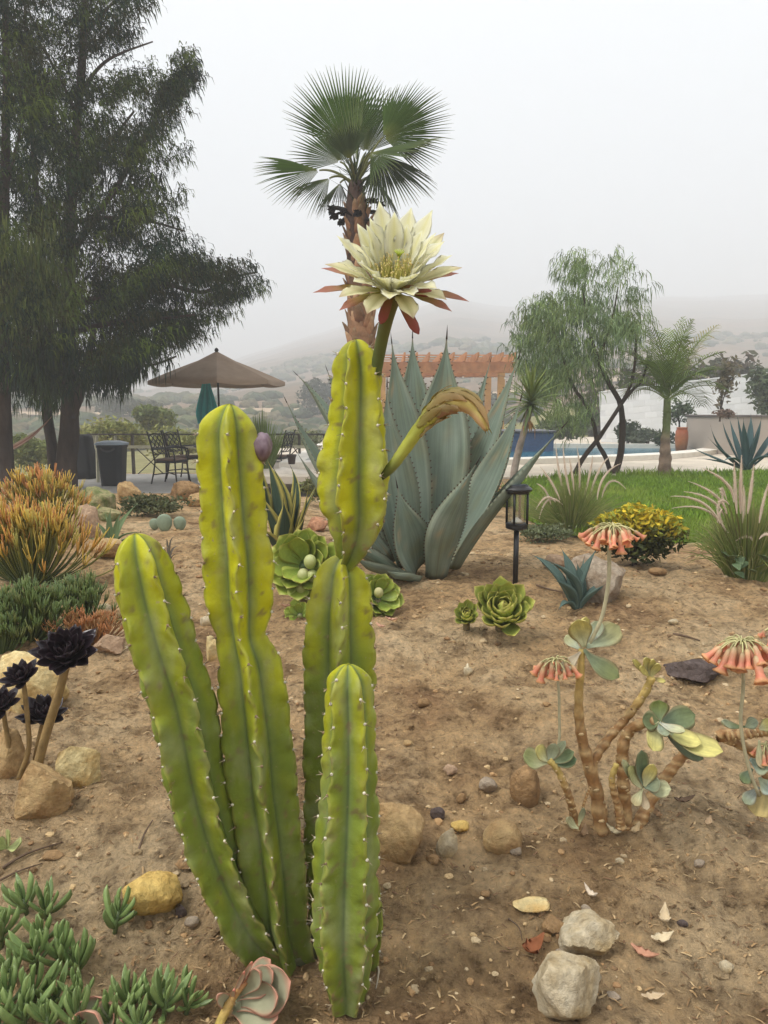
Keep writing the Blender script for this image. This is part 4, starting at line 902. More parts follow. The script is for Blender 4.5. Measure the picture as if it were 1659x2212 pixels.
# green aeoniums
grn = paddle('green_leaf', 1, .55, M_succ, lambda t, s: mixc(mixc((.26, .33, .09), (.36, .40, .08), t), (.48, .34, .09), sstep(.86, 1, t) * .5 + (.25 if abs(s) > .9 else 0)), cup=.45, thick=.05, curl=.62, shape='paddle')
M_core = mk('rosette_core', attr=True, rough=.6)
def green_aeonium(label, head, hw, y, axis, n, seed, t1=100, me=None):
    c = P(*head, y); b = Vector((c.x, c.y, gz(c.x, c.y))); s_ = mpp(head[1], y); t = thing('green_rosette_plant', label, 'succulent', b, 'green rosette succulents')
    mb = MB(); tube(mb, [c, b.lerp(c, .4), b + Vector((0, 0, -.01))], [hw * s_ * .12] * 3, 8, (.20, .16, .08)); mb.build('stalk', M_stalk, t)
    rosette(t, c, axis, me or grn, n, R(10), R(t1), hw * s_ * .24, hw * s_ * .56, hw * s_ * .10, M_core, (.25, .30, .08), seed=seed); return t
yb = G(1085, 1372).y
green_aeonium('large yellow green rosette below the solar lamp', (1085, 1328), 124, yb + .04, (-.08, -.72, .68), 60, 5, t1=84)
green_aeonium('small yellow green rosette beside the larger one below the lamp', (1008, 1334), 64, yb + .05, (-.1, -.75, .65), 36, 6, t1=80)
# big-leaved rosette behind the cactus, with round pale buds
big = paddle('broad_leaf', 1, .62, M_succ, lambda t, s: mixc(mixc((.15, .23, .045), (.29, .35, .05), t), (.50, .44, .10), (sstep(.90, 1, t) + (.4 if abs(s) > .92 else 0)) * .7), cup=.42, thick=.04, curl=.22, shape='paddle')
M_bud = mk('pale_bud', attr=True, rough=.5, na=.12, ns=20)
def broad(label, head, hw, y, axis, seed, buds, n=20, t0=48, t1=82):
    t = green_aeonium(label, head, hw, y, axis, 1, seed); [bpy.data.objects.remove(q) for q in list(t.children) if q.name.startswith('rosette') for q in list(q.children) + [q]]
    t.name = 'broad_leaf_rosette'; WORLD[t.name] = Vector(t.location); c = P(*head, y); s_ = mpp(head[1], y)
    rosette(t, c, axis, big, n, R(t0), R(t1), hw * s_ * .50, hw * s_ * .60, hw * s_ * .12, M_core, (.06, .09, .03), seed=seed, jitter=.08)
    for (u, v, d, tint) in buds:
        b = P(u, v, y - hw * s_ * .30); mb = MB(); iv, fs = ico(3); mb.add([b + Vector((p.x, p.y, p.z * (1.12 if p.z > 0 else 1.2))) * (d / 2 * s_) for p in iv], fs, [mixc(tint, (.30, .33, .10), .5 - .5 * p.z) for p in iv]); mb.build('bud', M_bud, t)
ybk = G(700, 1330).y
broad('broad-leaved green rosette with round pale buds behind the tall cactus stem', (662, 1224), 138, ybk + .12, (-.22, -.86, .46), 8, [(670, 1213, 27, (.44, .47, .20)), (655, 1242, 25, (.46, .46, .22)), (675, 1244, 24, (.46, .48, .20)), (652, 1270, 24, (.44, .44, .18))], n=26, t0=46, t1=86)
broad('orange-edged rosette with pale buds right of the tall cactus stem', (812, 1292), 96, ybk + .12, (.45, -.70, .5), 9, [(776, 1316, 26, (.52, .50, .20)), (800, 1322, 24, (.50, .38, .22)), (818, 1280, 20, (.46, .42, .2))], n=18)
broad('small hollow yellow green rosette at the foot of the buds', (648, 1330), 58, ybk - .02, (-.1, -.85, .5), 10, [(648, 1330, 10, (.10, .10, .05))], n=12)
# fallen pink-brown petals of that rosette
for i, (u, v) in enumerate(((812, 1262), (858, 1305), (822, 1345), (845, 1330), (618, 1300))): dry_leaf('papery pinkish dead leaf ' + ['beside the pale buds', 'on the orange-edged rosette', 'under the orange-edged rosette', 'lying right of the orange-edged rosette', 'under the broad-leaved rosette'][i], u, v + 20, 34, 14, 1.4 + i * .5, (.52, .30, .20), 40 + i, .5, .02)

# ================================================================== RED-FLOWERED SUCCULENT (right)
M_cst = mk('succulent_stem', attr=True, rough=.65, na=.25, ns=60, bump=.5, bs=70)
M_cl = mk('powdery_leaf', attr=True, rough=.6, spec=.3, na=.22, ns=55, lt=(3, 1.5), la=.25, col2=(.30, .22, .10), n2=75, t2=.74, w2=.05)
def ringcol(seed, young=0):
    def f(t, a):
        k = .5 + .5 * math.sin(t * 60 + math.sin(a + seed) * 1.6 + 5 * noise.noise(Vector((t * 6, seed, 0)))); n = noise.noise(Vector((t * 30, a * 1.5, seed)))
        c = mixc((.33, .17, .06), (.58, .40, .19), k ** 3); c = mixc(c, (.13, .075, .035), max(0, n) * 1.2); return mixc(c, (.62, .47, .14), young * (1 - sstep(.0, .45, t)))
    return f
def cstem(parent, pts, w0, w1, y, seed, young=0):
    """pts in picture units from the tip down"""
    if not isinstance(y, list): y = [y] * len(pts)
    pa = vec3(catmull([P(u, v, yy) for (u, v), yy in zip(pts, y)], 40)); s_ = mpp(pts[0][1], y[0]); mb = MB()
    rr = [lerp(w0, w1, i / 39) / 2 * .82 * s_ * (1 + .09 * math.sin(i / 39 * 60)) for i in range(40)]
    tube(mb, pa, rr, 12, ringcol(seed, young), wob=.16); T, N, B = frames(pa); q_ = random.Random(seed); iv, fs = ico(1)
    for k in range(int(26 + 5 * seed % 9)):      # pale leaf scars
        i = q_.randint(1, 38); a = q_.random() * 6.283; d = N[i] * math.cos(a) + B[i] * math.sin(a); sz = rr[i] * q_.uniform(.22, .45); c = pa[i] + d * rr[i] * .96
        mb.add([c + T[i] * (x.x * sz * .7) + d * (x.y * sz * .45) + T[i].cross(d) * (x.z * sz * 1.2) for x in iv], fs, jit((.58, .42, .22) if q_.random() < .7 else (.20, .11, .05), .2, q_))
    return mb.build('stem', M_cst, parent), pa
def cleaf(parent, p0, p1, w, y0, y1, col, tipc=None, cup=.25, up=None, bend=.15, thick=.006):
    a, b = P(*p0, y0), P(*p1, y1); m = (a + b) / 2; L = (b - a).length; up = Vector(up or (0, -.6, .8)).normalized(); m = m - up * L * bend
    pa = bez(a, m * 2 - (a + b) * .5, b, 12); s_ = mpp(p0[1], y0); W = w / 2 * s_; mb = MB()
    wf = lambda t: .22 + .78 * sstep(0, .68, t) if t < .72 else math.sqrt(max(.0004, 1 - ((t - .72) / .28) ** 2))
    tipc = tipc or col; W *= 1.12
    leaf(mb, pa, up, [W * wf(i / 11) for i in range(12)], cup=cup, thick=thick, seg=6, col=lambda t, s: mixc(mixc(col, tipc, sstep(.2, .9, t)), (.36, .24, .12), (sstep(.93, 1, abs(s)) * .5)))
    return mb.build('leaf', M_cl, parent)
GY, PALE, YEL, DKG = (.30, .335, .215), (.50, .50, .29), (.60, .54, .18), (.15, .19, .085)
bell = MB(); prof = [(.10, 0), (.17, .12), (.20, .35), (.20, .62), (.24, .78), (.36, .95), (.30, 1.0)]
for i, (r, z) in enumerate(prof):
    for j in range(10):
        a = j / 10 * 6.283; k = 1.25 if (j % 2 == 0 and i >= 5) else 1; bell.v.append(Vector((r * k * math.cos(a), r * k * math.sin(a), -z))); bell.c.append(mixc((.62, .50, .27), (.72, .25, .15), sstep(0, .6, i / 6)) if i < 5 else (.74, .38, .17))
for i in range(6):
    for j in range(10): k = (j + 1) % 10; bell.f.append((i * 10 + j, i * 10 + k, (i + 1) * 10 + k, (i + 1) * 10 + j))
bell.f.append(tuple(range(10)))
M_bell = mk('coral_bell', attr=True, rough=.5, na=.15, ns=4, rnd=.22, trans=.2); bellm = bell.mesh('bell', M_bell)
def umbel(parent, stalk, y, head, hw, hh, n, seed, sw=8):
    r_ = random.Random(seed); s_ = mpp(head[1], y); top = P(head[0], head[1] - hh * .25, y); mb = MB()
    pa = vec3(catmull([top] + [P(u, v, y) for u, v in stalk], 14)); tube(mb, pa, [sw / 2 * s_] * 14, 8, (.42, .38, .24))
    ends = []
    for i in range(n):
        ph = i * 2.39996; rr = math.sqrt((i + .5) / n); e = top + Vector((math.cos(ph) * rr * hw * .44 * s_, math.sin(ph) * rr * hw * .38 * s_, (-.10 - .25 * rr * rr + r_.uniform(-.16, .12)) * hh * s_ + hh * .18 * s_))
        m = (top + e) / 2 + Vector((0, 0, hh * .22 * s_)); tube(mb, bez(top, m, e, 6), [1.6 * s_] * 6, 5, jit((.46, .42, .20), .2, r_), caps=False); ends.append((e, ph, rr))
    o = mb.build('flower_stalk', M_cl, parent)
    for e, ph, rr in ends:
        L = hh * .62 * s_ * r_.uniform(.5, 1.15); tl = Matrix.Rotation(ph + r_.uniform(-.5, .5), 4, 'Z') @ Matrix.Rotation(-rr * .6 + r_.uniform(-.45, .35), 4, 'Y')
        inst('bell', bellm, o, Matrix.Translation(e) @ tl @ Matrix.Diagonal((L * .72, L * .72, L, 1)))
    return o
YC = G(1300, 1790).y
cot = thing('coral_bell_succulent', 'branching succulent with scarred brown stems and hanging coral red bells', 'succulent', G(1305, 1788))
cstem(cot, [(1257, 1402), (1254, 1450), (1250, 1520), (1254, 1575), (1268, 1640), (1288, 1710), (1300, 1800)], 17, 44, YC, 1, .8)
cstem(cot, [(1408, 1462), (1392, 1498), (1352, 1552), (1312, 1598), (1282, 1648), (1285, 1700)], 21, 26, [YC + .02, YC + .03, YC + .04, YC + .03, YC + .01, YC], 2, .8)
cstem(cot, [(1412, 1556), (1388, 1562), (1358, 1580), (1345, 1620), (1346, 1690), (1352, 1790)], 26, 40, [YC - .03, YC - .02, YC, YC, YC, YC], 3)
cstem(cot, [(1500, 1608), (1475, 1632), (1440, 1676), (1410, 1720), (1375, 1790)], 26, 34, [YC + .06, YC + .05, YC + .04, YC + .03, YC], 4)
cstem(cot, [(1186, 1642), (1204, 1662), (1218, 1692), (1232, 1730), (1242, 1775), (1246, 1790)], 17, 24, [YC - .06, YC - .06, YC - .06, YC - .05, YC - .03, YC - .02], 5, .9)
cstem(cot, [(1332, 1650), (1322, 1680), (1326, 1710), (1336, 1745), (1342, 1790)], 14, 26, YC - .04, 6, 1)
cstem(cot, [(1275, 1700), (1262, 1735), (1258, 1765)], 7, 9, YC - .05, 7)
# crown leaves of the tall stem
cleaf(cot, (1262, 1398), (1248, 1338), 46, YC, YC - .03, PALE, YEL, up=(-.2, -.9, .3))
cleaf(cot, (1262, 1395), (1266, 1332), 30, YC + .01, YC + .01, (.50, .50, .34), YEL, up=(.5, -.8, .3))
cleaf(cot, (1266, 1398), (1338, 1352), 52, YC, YC + .04, GY, (.30, .29, .13), up=(-.2, -.7, .6))
cleaf(cot, (1266, 1396), (1298, 1342), 30, YC + .01, YC + .05, (.34, .38, .30), GY, up=(-.3, -.9, .3))
cleaf(cot, (1262, 1404), (1338, 1464), 44, YC - .01, YC - .03, (.20, .24, .14), (.15, .17, .06), up=(.3, -.75, .5))
cleaf(cot, (1256, 1404), (1222, 1372), 28, YC, YC + .03, (.36, .39, .28), PALE, up=(.2, -.8, .5))
cleaf(cot, (1254, 1408), (1212, 1450), 24, YC - .01, YC - .04, (.40, .34, .24), (.42, .36, .22), up=(-.3, -.8, .3))
# small tip of the leaning stem
for (e, w, c) in (((1368, 1424), 12, (.42, .34, .16)), ((1396, 1420), 18, PALE), ((1424, 1434), 18, (.52, .50, .24)), ((1412, 1424), 14, PALE), ((1438, 1472), 10, (.20, .14, .08)), ((1384, 1440), 14, YEL)): cleaf(cot, (1406, 1464), e, w, YC + .02, YC + .0, c, YEL, up=(0, -.9, .3))
# big leafy head
for (e, w, c, tc_, dy, up) in (((1424, 1512), 40, DKG, (.17, .21, .06), .02, (0, -.9, .4)), ((1440, 1524), 34, DKG, (.20, .23, .05), .04, (.3, -.9, .3)), ((1388, 1556), 40, DKG, DKG, -.02, (-.6, -.7, .4)), ((1410, 1622), 42, PALE, YEL, -.06, (0, -1, .1)), ((1502, 1544), 50, (.14, .19, .12), DKG, .03, (.2, -.8, .6)), ((1516, 1606), 46, (.44, .45, .18), YEL, -.03, (.3, -.5, .8)), ((1562, 1624), 56, (.30, .33, .18), YEL, -.05, (.1, -.5, .85)), ((1480, 1580), 22, (.44, .45, .36), PALE, -.05, (.2, -.7, .6)), ((1468, 1552), 28, (.36, .38, .26), PALE, .05, (0, -.7, .6)), ((1440, 1590), 26, (.22, .27, .22), GY, -.04, (0, -.9, .4)), ((1520, 1640), 34, (.16, .20, .12), (.12, .15, .08), .0, (0, -.6, .7))):
    cleaf(cot, (1425, 1560), e, w, YC - .03, YC - .03 + dy, c, tc_, up=up)
# low left head
for (e, w, c, tc_) in (((1130, 1632), 44, PALE, (.30, .33, .14)), ((1160, 1612), 30, PALE, YEL), ((1200, 1606), 26, (.34, .38, .28), GY), ((1240, 1624), 26, (.26, .31, .18), (.16, .21, .10)), ((1246, 1640), 30, (.18, .23, .13), (.12, .17, .08)), ((1222, 1600), 18, PALE, GY)): cleaf(cot, (1186, 1646), e, w, YC - .06, YC - .07, c, tc_, up=(0, -.65, .75))
# small heads low between the stems
for (b, e, w, c, tc_) in (((1392, 1700), (1386, 1620), 30, (.16, .21, .14), (.14, .19, .10)), ((1392, 1700), (1412, 1650), 26, PALE, YEL), ((1392, 1700), (1426, 1688), 36, (.20, .25, .17), GY), ((1392, 1700), (1450, 1705), 36, GY, PALE), ((1388, 1704), (1360, 1655), 26, PALE, (.36, .37, .15)), ((1388, 1704), (1370, 1740), 22, PALE, (.46, .38, .20)), ((1388, 1704), (1398, 1750), 18, (.42, .32, .2), (.48, .38, .24)), ((1388, 1704), (1345, 1640), 18, (.40, .40, .18), PALE), ((1250, 1790), (1225, 1768), 20, PALE, (.38, .36, .2)), ((1250, 1785), (1262, 1745), 12, PALE, GY)): cleaf(cot, b, e, w, YC - .08, YC - .10, c, tc_, up=(0, -.7, .7))
umbel(cot, [(1316, 1190), (1316, 1240), (1308, 1300), (1296, 1345), (1270, 1395)], YC + .02, (1322, 1156), 112, 62, 30, 1, 9)
umbel(cot, [(1207, 1490), (1208, 1540), (1208, 1600), (1196, 1640)], YC - .03, (1200, 1440), 84, 52, 16, 2, 6)
for i, (u, v, a, lb) in enumerate(((1228, 1792, .3, 'pale dry leaf under the low left succulent head'), (1262, 1812, 1.2, 'curled dry leaf before the thickest succulent stem'), (1325, 1808, 2.4, 'brown dry leaf between the succulent stems'), (1372, 1806, .8, 'papery dry leaf right of the succulent stems'), (1418, 1770, 1.9, 'dry leaf under the leaning succulent stem'), (1292, 1768, 2.0, 'dry leaf caught at the succulent stem foot'))): dry_leaf(lb, u, v, 46, 22, a, [(.50, .38, .22), (.34, .22, .12), (.60, .52, .34)][i % 3], 60 + i, .7, .012)
# the neighbour at the picture edge
YC2 = YC + .02; b2 = G(1690, 1760)
cot2 = thing('coral_bell_succulent', 'second coral-belled succulent sprawling in from the picture edge', 'succulent', b2)
cstem(cot2, [(1590, 1582), (1562, 1585), (1552, 1592), (1580, 1600), (1640, 1640), (1690, 1760)], 24, 30, YC2, 11)
cstem(cot2, [(1680, 1578), (1640, 1582), (1600, 1588), (1570, 1590)], 26, 24, YC2 - .02, 12, .4)
for (b, e, w, c, tc_) in (((1610, 1570), (1560, 1558), 18, DKG, GY), ((1610, 1570), (1636, 1556), 24, GY, (.30, .36, .26)), ((1640, 1575), (1670, 1560), 26, PALE, YEL), ((1640, 1600), (1648, 1660), 20, PALE, (.40, .34, .2)), ((1620, 1640), (1662, 1662), 44, (.20, .25, .20), GY), ((1625, 1660), (1605, 1690), 26, (.15, .20, .13), DKG), ((1640, 1680), (1670, 1712), 40, GY, (.25, .30, .25)), ((1660, 1700), (1632, 1762), 50, (.44, .36, .16), (.42, .32, .12)), ((1640, 1700), (1608, 1735), 26, (.36, .40, .36), GY)): cleaf(cot2, b, e, w, YC2 - .06, YC2 - .08, c, tc_, up=(0, -.7, .7))
umbel(cot2, [(1606, 1480), (1600, 1560), (1615, 1650), (1640, 1720)], YC2 - .08, (1602, 1410), 128, 84, 30, 3, 8)
umbel(cot2, [(1665, 1640), (1690, 1700)], YC2 - .05, (1652, 1622), 50, 44, 8, 4, 6)
umbel(cot2, [(1672, 1420), (1690, 1520)], YC2 - .0, (1664, 1372), 40, 34, 8, 5, 5)

# ================================================================== FOREGROUND SUCCULENTS (lower left)
M_ice = mk('ice_plant_leaf', attr=True, rough=.38, spec=.45, ns=10, na=.15, rnd=.22)
fin = paddle('finger_leaf', 1, .185, M_ice, lambda t, s: mixc((.11, .18, .06), (.21, .28, .09), .6 * t + .4 * abs(s)), cup=-.15, thick=.16, curl=.16, shape='spoon', n=9)
ice = thing('ice_plant', 'mat of upright dark green finger-leaved ice plant shoots', 'succulent', G(140, 2120))
ir = random.Random(4)
SH = [(100, 1985, .3), (60, 1975, -.4), (30, 2120, 0), (80, 2100, 0), (130, 2090, .1), (170, 2110, 0), (245, 2020, .25), (0, 2050, 0), (20, 2190, 0), (70, 2180, .1), (120, 2175, 0), (175, 2180, .1), (275, 2190, .1), (330, 2185, .3), (400, 2185, .6), (350, 2205, .2), (50, 2225, 0), (110, 2235, 0), (170, 2240, 0), (240, 2230, 0), (300, 2240, .1), (0, 2240, 0), (95, 2045, 0)]
for (u, v, ln) in SH:
    b = G(u, v); Lg = ir.uniform(84, 112) * mpp(v, b.y); ax = Vector((ln * .8 + ir.uniform(-.15, .15), ir.uniform(-.25, .2), 1)).normalized(); Hs = ir.uniform(.03, .055)
    mb = MB(); tube(mb, [b + Vector((0, 0, -.01)), b + ax * Hs * .5, b + ax * Hs], [.005, .005, .004], 7, (.10, .14, .05)); sh = mb.build('shoot', M_ice, ice); Mx = frame_to(ax, b)
    for k in range(12):
        t = k / 11; ph = k * 2.39996 + ir.random(); z = Hs * (.25 + .75 * t); til = lerp(R(62), R(10), t) + ir.uniform(-.15, .15)
        inst('leaf', fin, sh, Mx @ Matrix.Translation((0, 0, z)) @ Matrix.Rotation(ph, 4, 'Z') @ Matrix.Rotation(R(90) - til, 4, 'X') @ Matrix.Rotation(ir.uniform(-.2, .2), 4, 'Z') @ Matrix.Scale(Lg * lerp(.85, .55, t) * ir.uniform(.6, 1.15), 4))
# red-edged paddle plants
M_kal = mk('red_edged_leaf', attr=True, rough=.5, spec=.35, na=.12, ns=25)
def kal_leaf(parent, p0, p1, w, y0, y1, up, red=.5):
    a, b = P(*p0, y0), P(*p1, y1); up = Vector(up).normalized(); L = (b - a).length; m = (a + b) / 2 - up * L * .12; pa = bez(a, m * 2 - (a + b) * .5, b, 14); W = w / 2 * mpp(p1[1], y1); mb = MB()
    wf = lambda t: .30 + .70 * sstep(0, .62, t) if t < .66 else math.sqrt(max(.002, 1 - ((t - .66) / .34) ** 2))
    leaf(mb, pa, up, [W * wf(i / 13) for i in range(14)], cup=.30, thick=.006, seg=10, col=lambda t, s: mixc(mixc((.27, .30, .18), (.36, .37, .25), t), (.55, .22, .15), max(sstep(.72, 1, abs(s)), sstep(.84, 1, t)) * .85 + red * .12))
    mb.build('leaf', M_kal, parent)
k1 = thing('red_edged_succulent', 'fallen red-edged paddle succulent leaning at the cactus foot', 'succulent', G(480, 2208))
yk = G(540, 2170).y
mb = MB(); tube(mb, vec3(catmull([P(530, 2118, yk - .02), P(500, 2160, yk - .03), P(470, 2220, yk - .05)], 12)), [.007] * 6 + [.009] * 6, 8, lambda t, a: mixc((.50, .24, .11), (.48, .38, .09), t)); mb.build('stem', M_cst, k1)
for (b, e, w, dy, up) in (((515, 2150), (584, 2072), 50, .02, (-.3, -.6, .7)), ((510, 2155), (590, 2098), 60, -.01, (-.2, -.7, .6)), ((510, 2170), (628, 2120), 100, -.03, (-.2, -.75, .6)), ((520, 2165), (600, 2152), 70, -.05, (-.1, -.8, .5)), ((505, 2180), (600, 2200), 80, -.05, (0, -.5, .85)), ((505, 2178), (470, 2150), 30, -.03, (0, -.7, .7)), ((520, 2150), (560, 2100), 40, -.05, (-.4, -.8, .3))): kal_leaf(k1, b, e, w, yk - .02, yk - .02 + dy, up)
for (e, w) in (((545, 2078), 12), ((528, 2100), 10), ((505, 2140), 10)): kal_leaf(k1, (498, 2165), e, w, yk - .03, yk - .05, (0, -.9, .3), 3)
k2 = thing('red_edged_succulent', 'red-edged paddle succulent among the ice plant shoots', 'succulent', G(205, 2240)); yk2 = G(205, 2235).y
for (b, e, w, dy, up) in (((205, 2235), (200, 2152), 110, .02, (0, -.9, .4)), ((205, 2235), (240, 2170), 60, .0, (-.5, -.8, .3)), ((205, 2240), (165, 2190), 60, -.02, (.4, -.8, .4)), ((205, 2245), (262, 2205), 60, -.02, (-.5, -.6, .6)), ((205, 2240), (205, 2190), 80, -.05, (0, -.7, .6))): kal_leaf(k2, b, e, w, yk2, yk2 + dy, up)
k3 = thing('seedling', 'pale green three-leaved seedling below the flat-faced block', 'seedling', G(18, 1835)); y3 = G(18, 1838).y
for (e, w) in (((18, 1792), 22), ((46, 1818), 28), ((-8, 1815), 26)): cleaf(k3, (14, 1832), e, w, y3, y3 - .02, (.42, .46, .20), (.40, .45, .18), up=(0, -.5, .8), thick=.003)
# ================================================================== TREES AND BACKGROUND PLANTS
M_bark = mk('dark_bark', (.042, .029, .022), rough=.95, spec=.1, ns=6, na=.35, col2=(.075, .052, .040), n2=5, bump=.9, bs=14, bdist=.03, stretch=(1, 1, .3))
M_fol = mk('needle_foliage', attr=True, rough=.8, spec=.08, na=.0, trans=.08)
def pip(poly, u, v): return inside(poly, u, v)
def limb(mb, pts, y, w0, w1, n=14, col=(1, 1, 1), pw=1):
    if not isinstance(y, (list, tuple)): y = [y] * len(pts)
    pa = vec3(catmull([P(u, v, yy) for (u, v), yy in zip(pts, y)], n)); s_ = mpp(pts[0][1], y[0])
    tube(mb, pa, [lerp(w0, w1, (i / (n - 1)) ** pw) / 2 * s_ for i in range(n)], 9, col, wob=.18); return pa
def weep_crown(mb, poly, y0, dy, nclump, nstr, L, W, tones, seed, gap=.12, gscale=.010, down=.9, rad=.28, ax=None):
    r_ = random.Random(seed); us = [p[0] for p in poly]; vs2 = [p[1] for p in poly]; k = 0; tries = 0; cs = []
    while k < nclump and tries < nclump * 40:
        tries += 1; u = r_.uniform(min(us), max(us)); v = r_.uniform(min(vs2), max(vs2))
        if not pip(poly, u, v): continue
        if noise.noise(Vector((u * gscale, v * gscale, seed))) + .5 * noise.noise(Vector((u * gscale * 2.7, v * gscale * 2.7, seed + 5))) < -gap - .12: continue
        y = y0 + r_.gauss(0, .5) * dy; k += 1; c = P(u, v, y); cs.append(c); tone = jit(r_.choice(tones), .22, r_)
        hd = Vector((r_.uniform(-1, 1), r_.uniform(-1, 1), r_.uniform(-.2, .5))); hd.normalize()
        if ax is None: tufts = [c + Vector((r_.gauss(0, 1), r_.gauss(0, 1), r_.gauss(0, .8))) * rad for _ in range(7)]
        else:      # a spray: tufts strung along an upswept branchlet
            bd = Vector((c.x - ax + r_.uniform(-.5, .5), r_.uniform(-1, 1), r_.uniform(.3, 1.3))).normalized(); hd = bd
            tufts = [c + bd * (rad * 2.2 * (i / 6 - .5)) + Vector((r_.gauss(0, 1), r_.gauss(0, 1), r_.gauss(0, 1))) * rad * .16 for i in range(7)]
        for q in range(nstr):
            p = tufts[q % 7] + Vector((r_.gauss(0, 1), r_.gauss(0, 1), r_.gauss(0, 1))) * rad * .22
            l = L * r_.uniform(.5, 1.3); o_ = (hd * .7 + Vector((r_.uniform(-1, 1), r_.uniform(-1, 1), r_.uniform(-.5, .6)))); o_.normalize()
            p1 = p + (o_ * (1 - down) + Vector((0, 0, -down * .5))) * l * .5; p2 = p1 + (o_ * (1 - down) * .55 + Vector((0, 0, -.85))) * l * .5
            a = r_.random() * 3.14; s = Vector((math.cos(a), math.sin(a), 0)) * W * r_.uniform(.6, 1.3); cc = jit(tone, .3, r_)
            mb.add([p - s * .6, p + s * .6, p1 + s, p1 - s, p2], [(0, 1, 2, 3), (3, 2, 4)], cc)
    return cs
TONES = [(.016, .032, .013), (.028, .050, .013), (.058, .088, .018), (.013, .030, .018), (.020, .035, .010), (.036, .040, .013), (.080, .112, .022)]
# --- the weeping dark tree at the left
YT = 13.3; tree = thing('weeping_tree', 'tall dark weeping tree with needle foliage beside the patio', 'tree', (P(142, 1050, YT).x, YT, -.1))
tm = MB()
limb(tm, [(140, 1062), (142, 1010), (150, 930), (150, 850), (146, 720), (148, 600), (152, 460), (164, 300), (176, 150), (184, 0), (190, -160), (196, -320)], YT, 58, 8, 40, pw=.45)
limb(tm, [(118, 1030), (112, 960), (100, 880), (108, 780), (100, 640), (84, 480), (70, 300), (60, 120), (50, -60)], YT + .15, 28, 5, 30, pw=.6)
limb(tm, [(150, 900), (172, 850), (186, 790), (205, 700)], YT - .1, 26, 10)
for pts, w0, w1 in (([(152, 560), (190, 490), (255, 400), (300, 320), (360, 215), (415, 130)], 16, 4), ([(150, 660), (230, 640), (330, 610), (440, 632), (500, 600), (556, 588)], 18, 4), ([(150, 720), (230, 700), (330, 690), (420, 680)], 14, 4), ([(158, 420), (200, 350), (250, 290), (290, 240)], 12, 4), ([(175, 200), (210, 150), (250, 120), (330, 90)], 10, 3), ([(170, 260), (130, 170), (90, 100)], 10, 4), ([(180, 80), (230, 20), (290, -30)], 10, 3), ([(150, 560), (110, 440), (60, 380)], 12, 4), ([(148, 760), (240, 780), (320, 790), (380, 770)], 12, 4), ([(152, 480), (240, 470), (330, 480), (400, 500)], 12, 3)):
    limb(tm, pts, [YT + (random.Random(int(pts[-1][0])).uniform(-1.1, 1.1)) * i / (len(pts) - 1) for i in range(len(pts))], w0, w1, 14)
tm.build('trunk', M_bark, tree)
POLY1 = [(40, -260), (290, -260), (300, -60), (305, 20), (305, 55), (280, 85), (262, 95), (262, 130), (300, 150), (345, 150), (365, 130), (385, 112), (400, 130), (402, 185), (385, 240), (378, 300), (372, 360), (370, 430), (390, 480), (400, 545), (470, 580), (490, 575), (515, 568), (525, 610), (512, 640), (485, 645), (488, 680), (440, 700), (425, 735), (350, 770), (290, 800), (240, 800), (200, 830), (150, 810), (90, 820), (60, 800), (30, 600), (20, 300)]
cm = MB()
weep_crown(cm, POLY1, YT, 2.4, 980, 72, .25, .0105, TONES, 1, gap=-.13, gscale=.019, down=.36, rad=.24, ax=P(150, 500, YT).x)
weep_crown(cm, [(290, 560), (430, 560), (555, 560), (560, 620), (500, 645), (425, 730), (345, 765), (270, 790), (250, 680)], YT, 1.2, 140, 72, .27, .0105, TONES, 2, gap=-.05, gscale=.02, down=.45, rad=.20, ax=P(150, 500, YT).x)
weep_crown(cm, [(370, 130), (390, 112), (405, 130), (405, 190), (380, 205), (350, 200)], YT - .3, .5, 30, 64, .26, .0105, TONES, 3, gap=.2, rad=.16, down=.4, ax=P(150, 500, YT).x)
weep_crown(cm, [(100, 200), (300, 300), (380, 480), (380, 720), (100, 780)], YT + .9, .8, 110, 70, .36, .012, TONES[:4], 9, gap=-.04, gscale=.020, down=.5, rad=.2)
weep_crown(cm, [(70, 720), (200, 730), (300, 730), (305, 780), (270, 820), (225, 815), (180, 850), (60, 850)], YT - .1, 1.6, 120, 64, .42, .0105, TONES[:5], 21, gap=.0, gscale=.02, down=.75, rad=.17)
cm.build('crown', M_fol, tree, smooth=False)
YT2 = 12.4; tree2 = thing('weeping_tree', 'second dark weeping tree with thick trunk at the picture edge', 'tree', (P(5, 1060, YT2).x, YT2, -.1))
tm = MB(); limb(tm, [(6, 1075), (8, 1000), (4, 900), (6, 780), (4, 600), (10, 400), (14, 200), (10, 0), (8, -200)], YT2, 58, 8, 30, pw=.45)
limb(tm, [(8, 700), (40, 600), (80, 520), (100, 440)], YT2 - .2, 12, 4); limb(tm, [(10, 500), (-20, 400), (-40, 300)], YT2, 12, 4); limb(tm, [(8, 420), (40, 300), (60, 200)], YT2, 10, 4); limb(tm, [(4, 850), (60, 780), (100, 740)], YT2 - .3, 12, 4)
tm.build('trunk', M_bark, tree2)
cm = MB(); weep_crown(cm, [(-160, -240), (60, -240), (70, 0), (80, 200), (90, 360), (120, 500), (130, 640), (110, 760), (90, 830), (40, 850), (20, 810), (-160, 840)], YT2, 1.8, 520, 72, .25, .0105, TONES, 4, gap=-.02, gscale=.019, down=.36, rad=.24, ax=P(8, 500, YT2).x)
weep_crown(cm, [(-40, 520), (90, 500), (120, 560), (110, 680), (-40, 690)], YT2 - .9, .6, 90, 46, .32, .0085, [(.085, .115, .03), (.07, .10, .028), (.10, .12, .035)], 5, gap=.3)
weep_crown(cm, [(-60, 720), (95, 720), (90, 800), (70, 850), (40, 820), (-60, 850)], YT2 - .1, 1.2, 50, 64, .42, .0105, TONES[:5], 22, gap=.0, gscale=.02, down=.75, rad=.17)
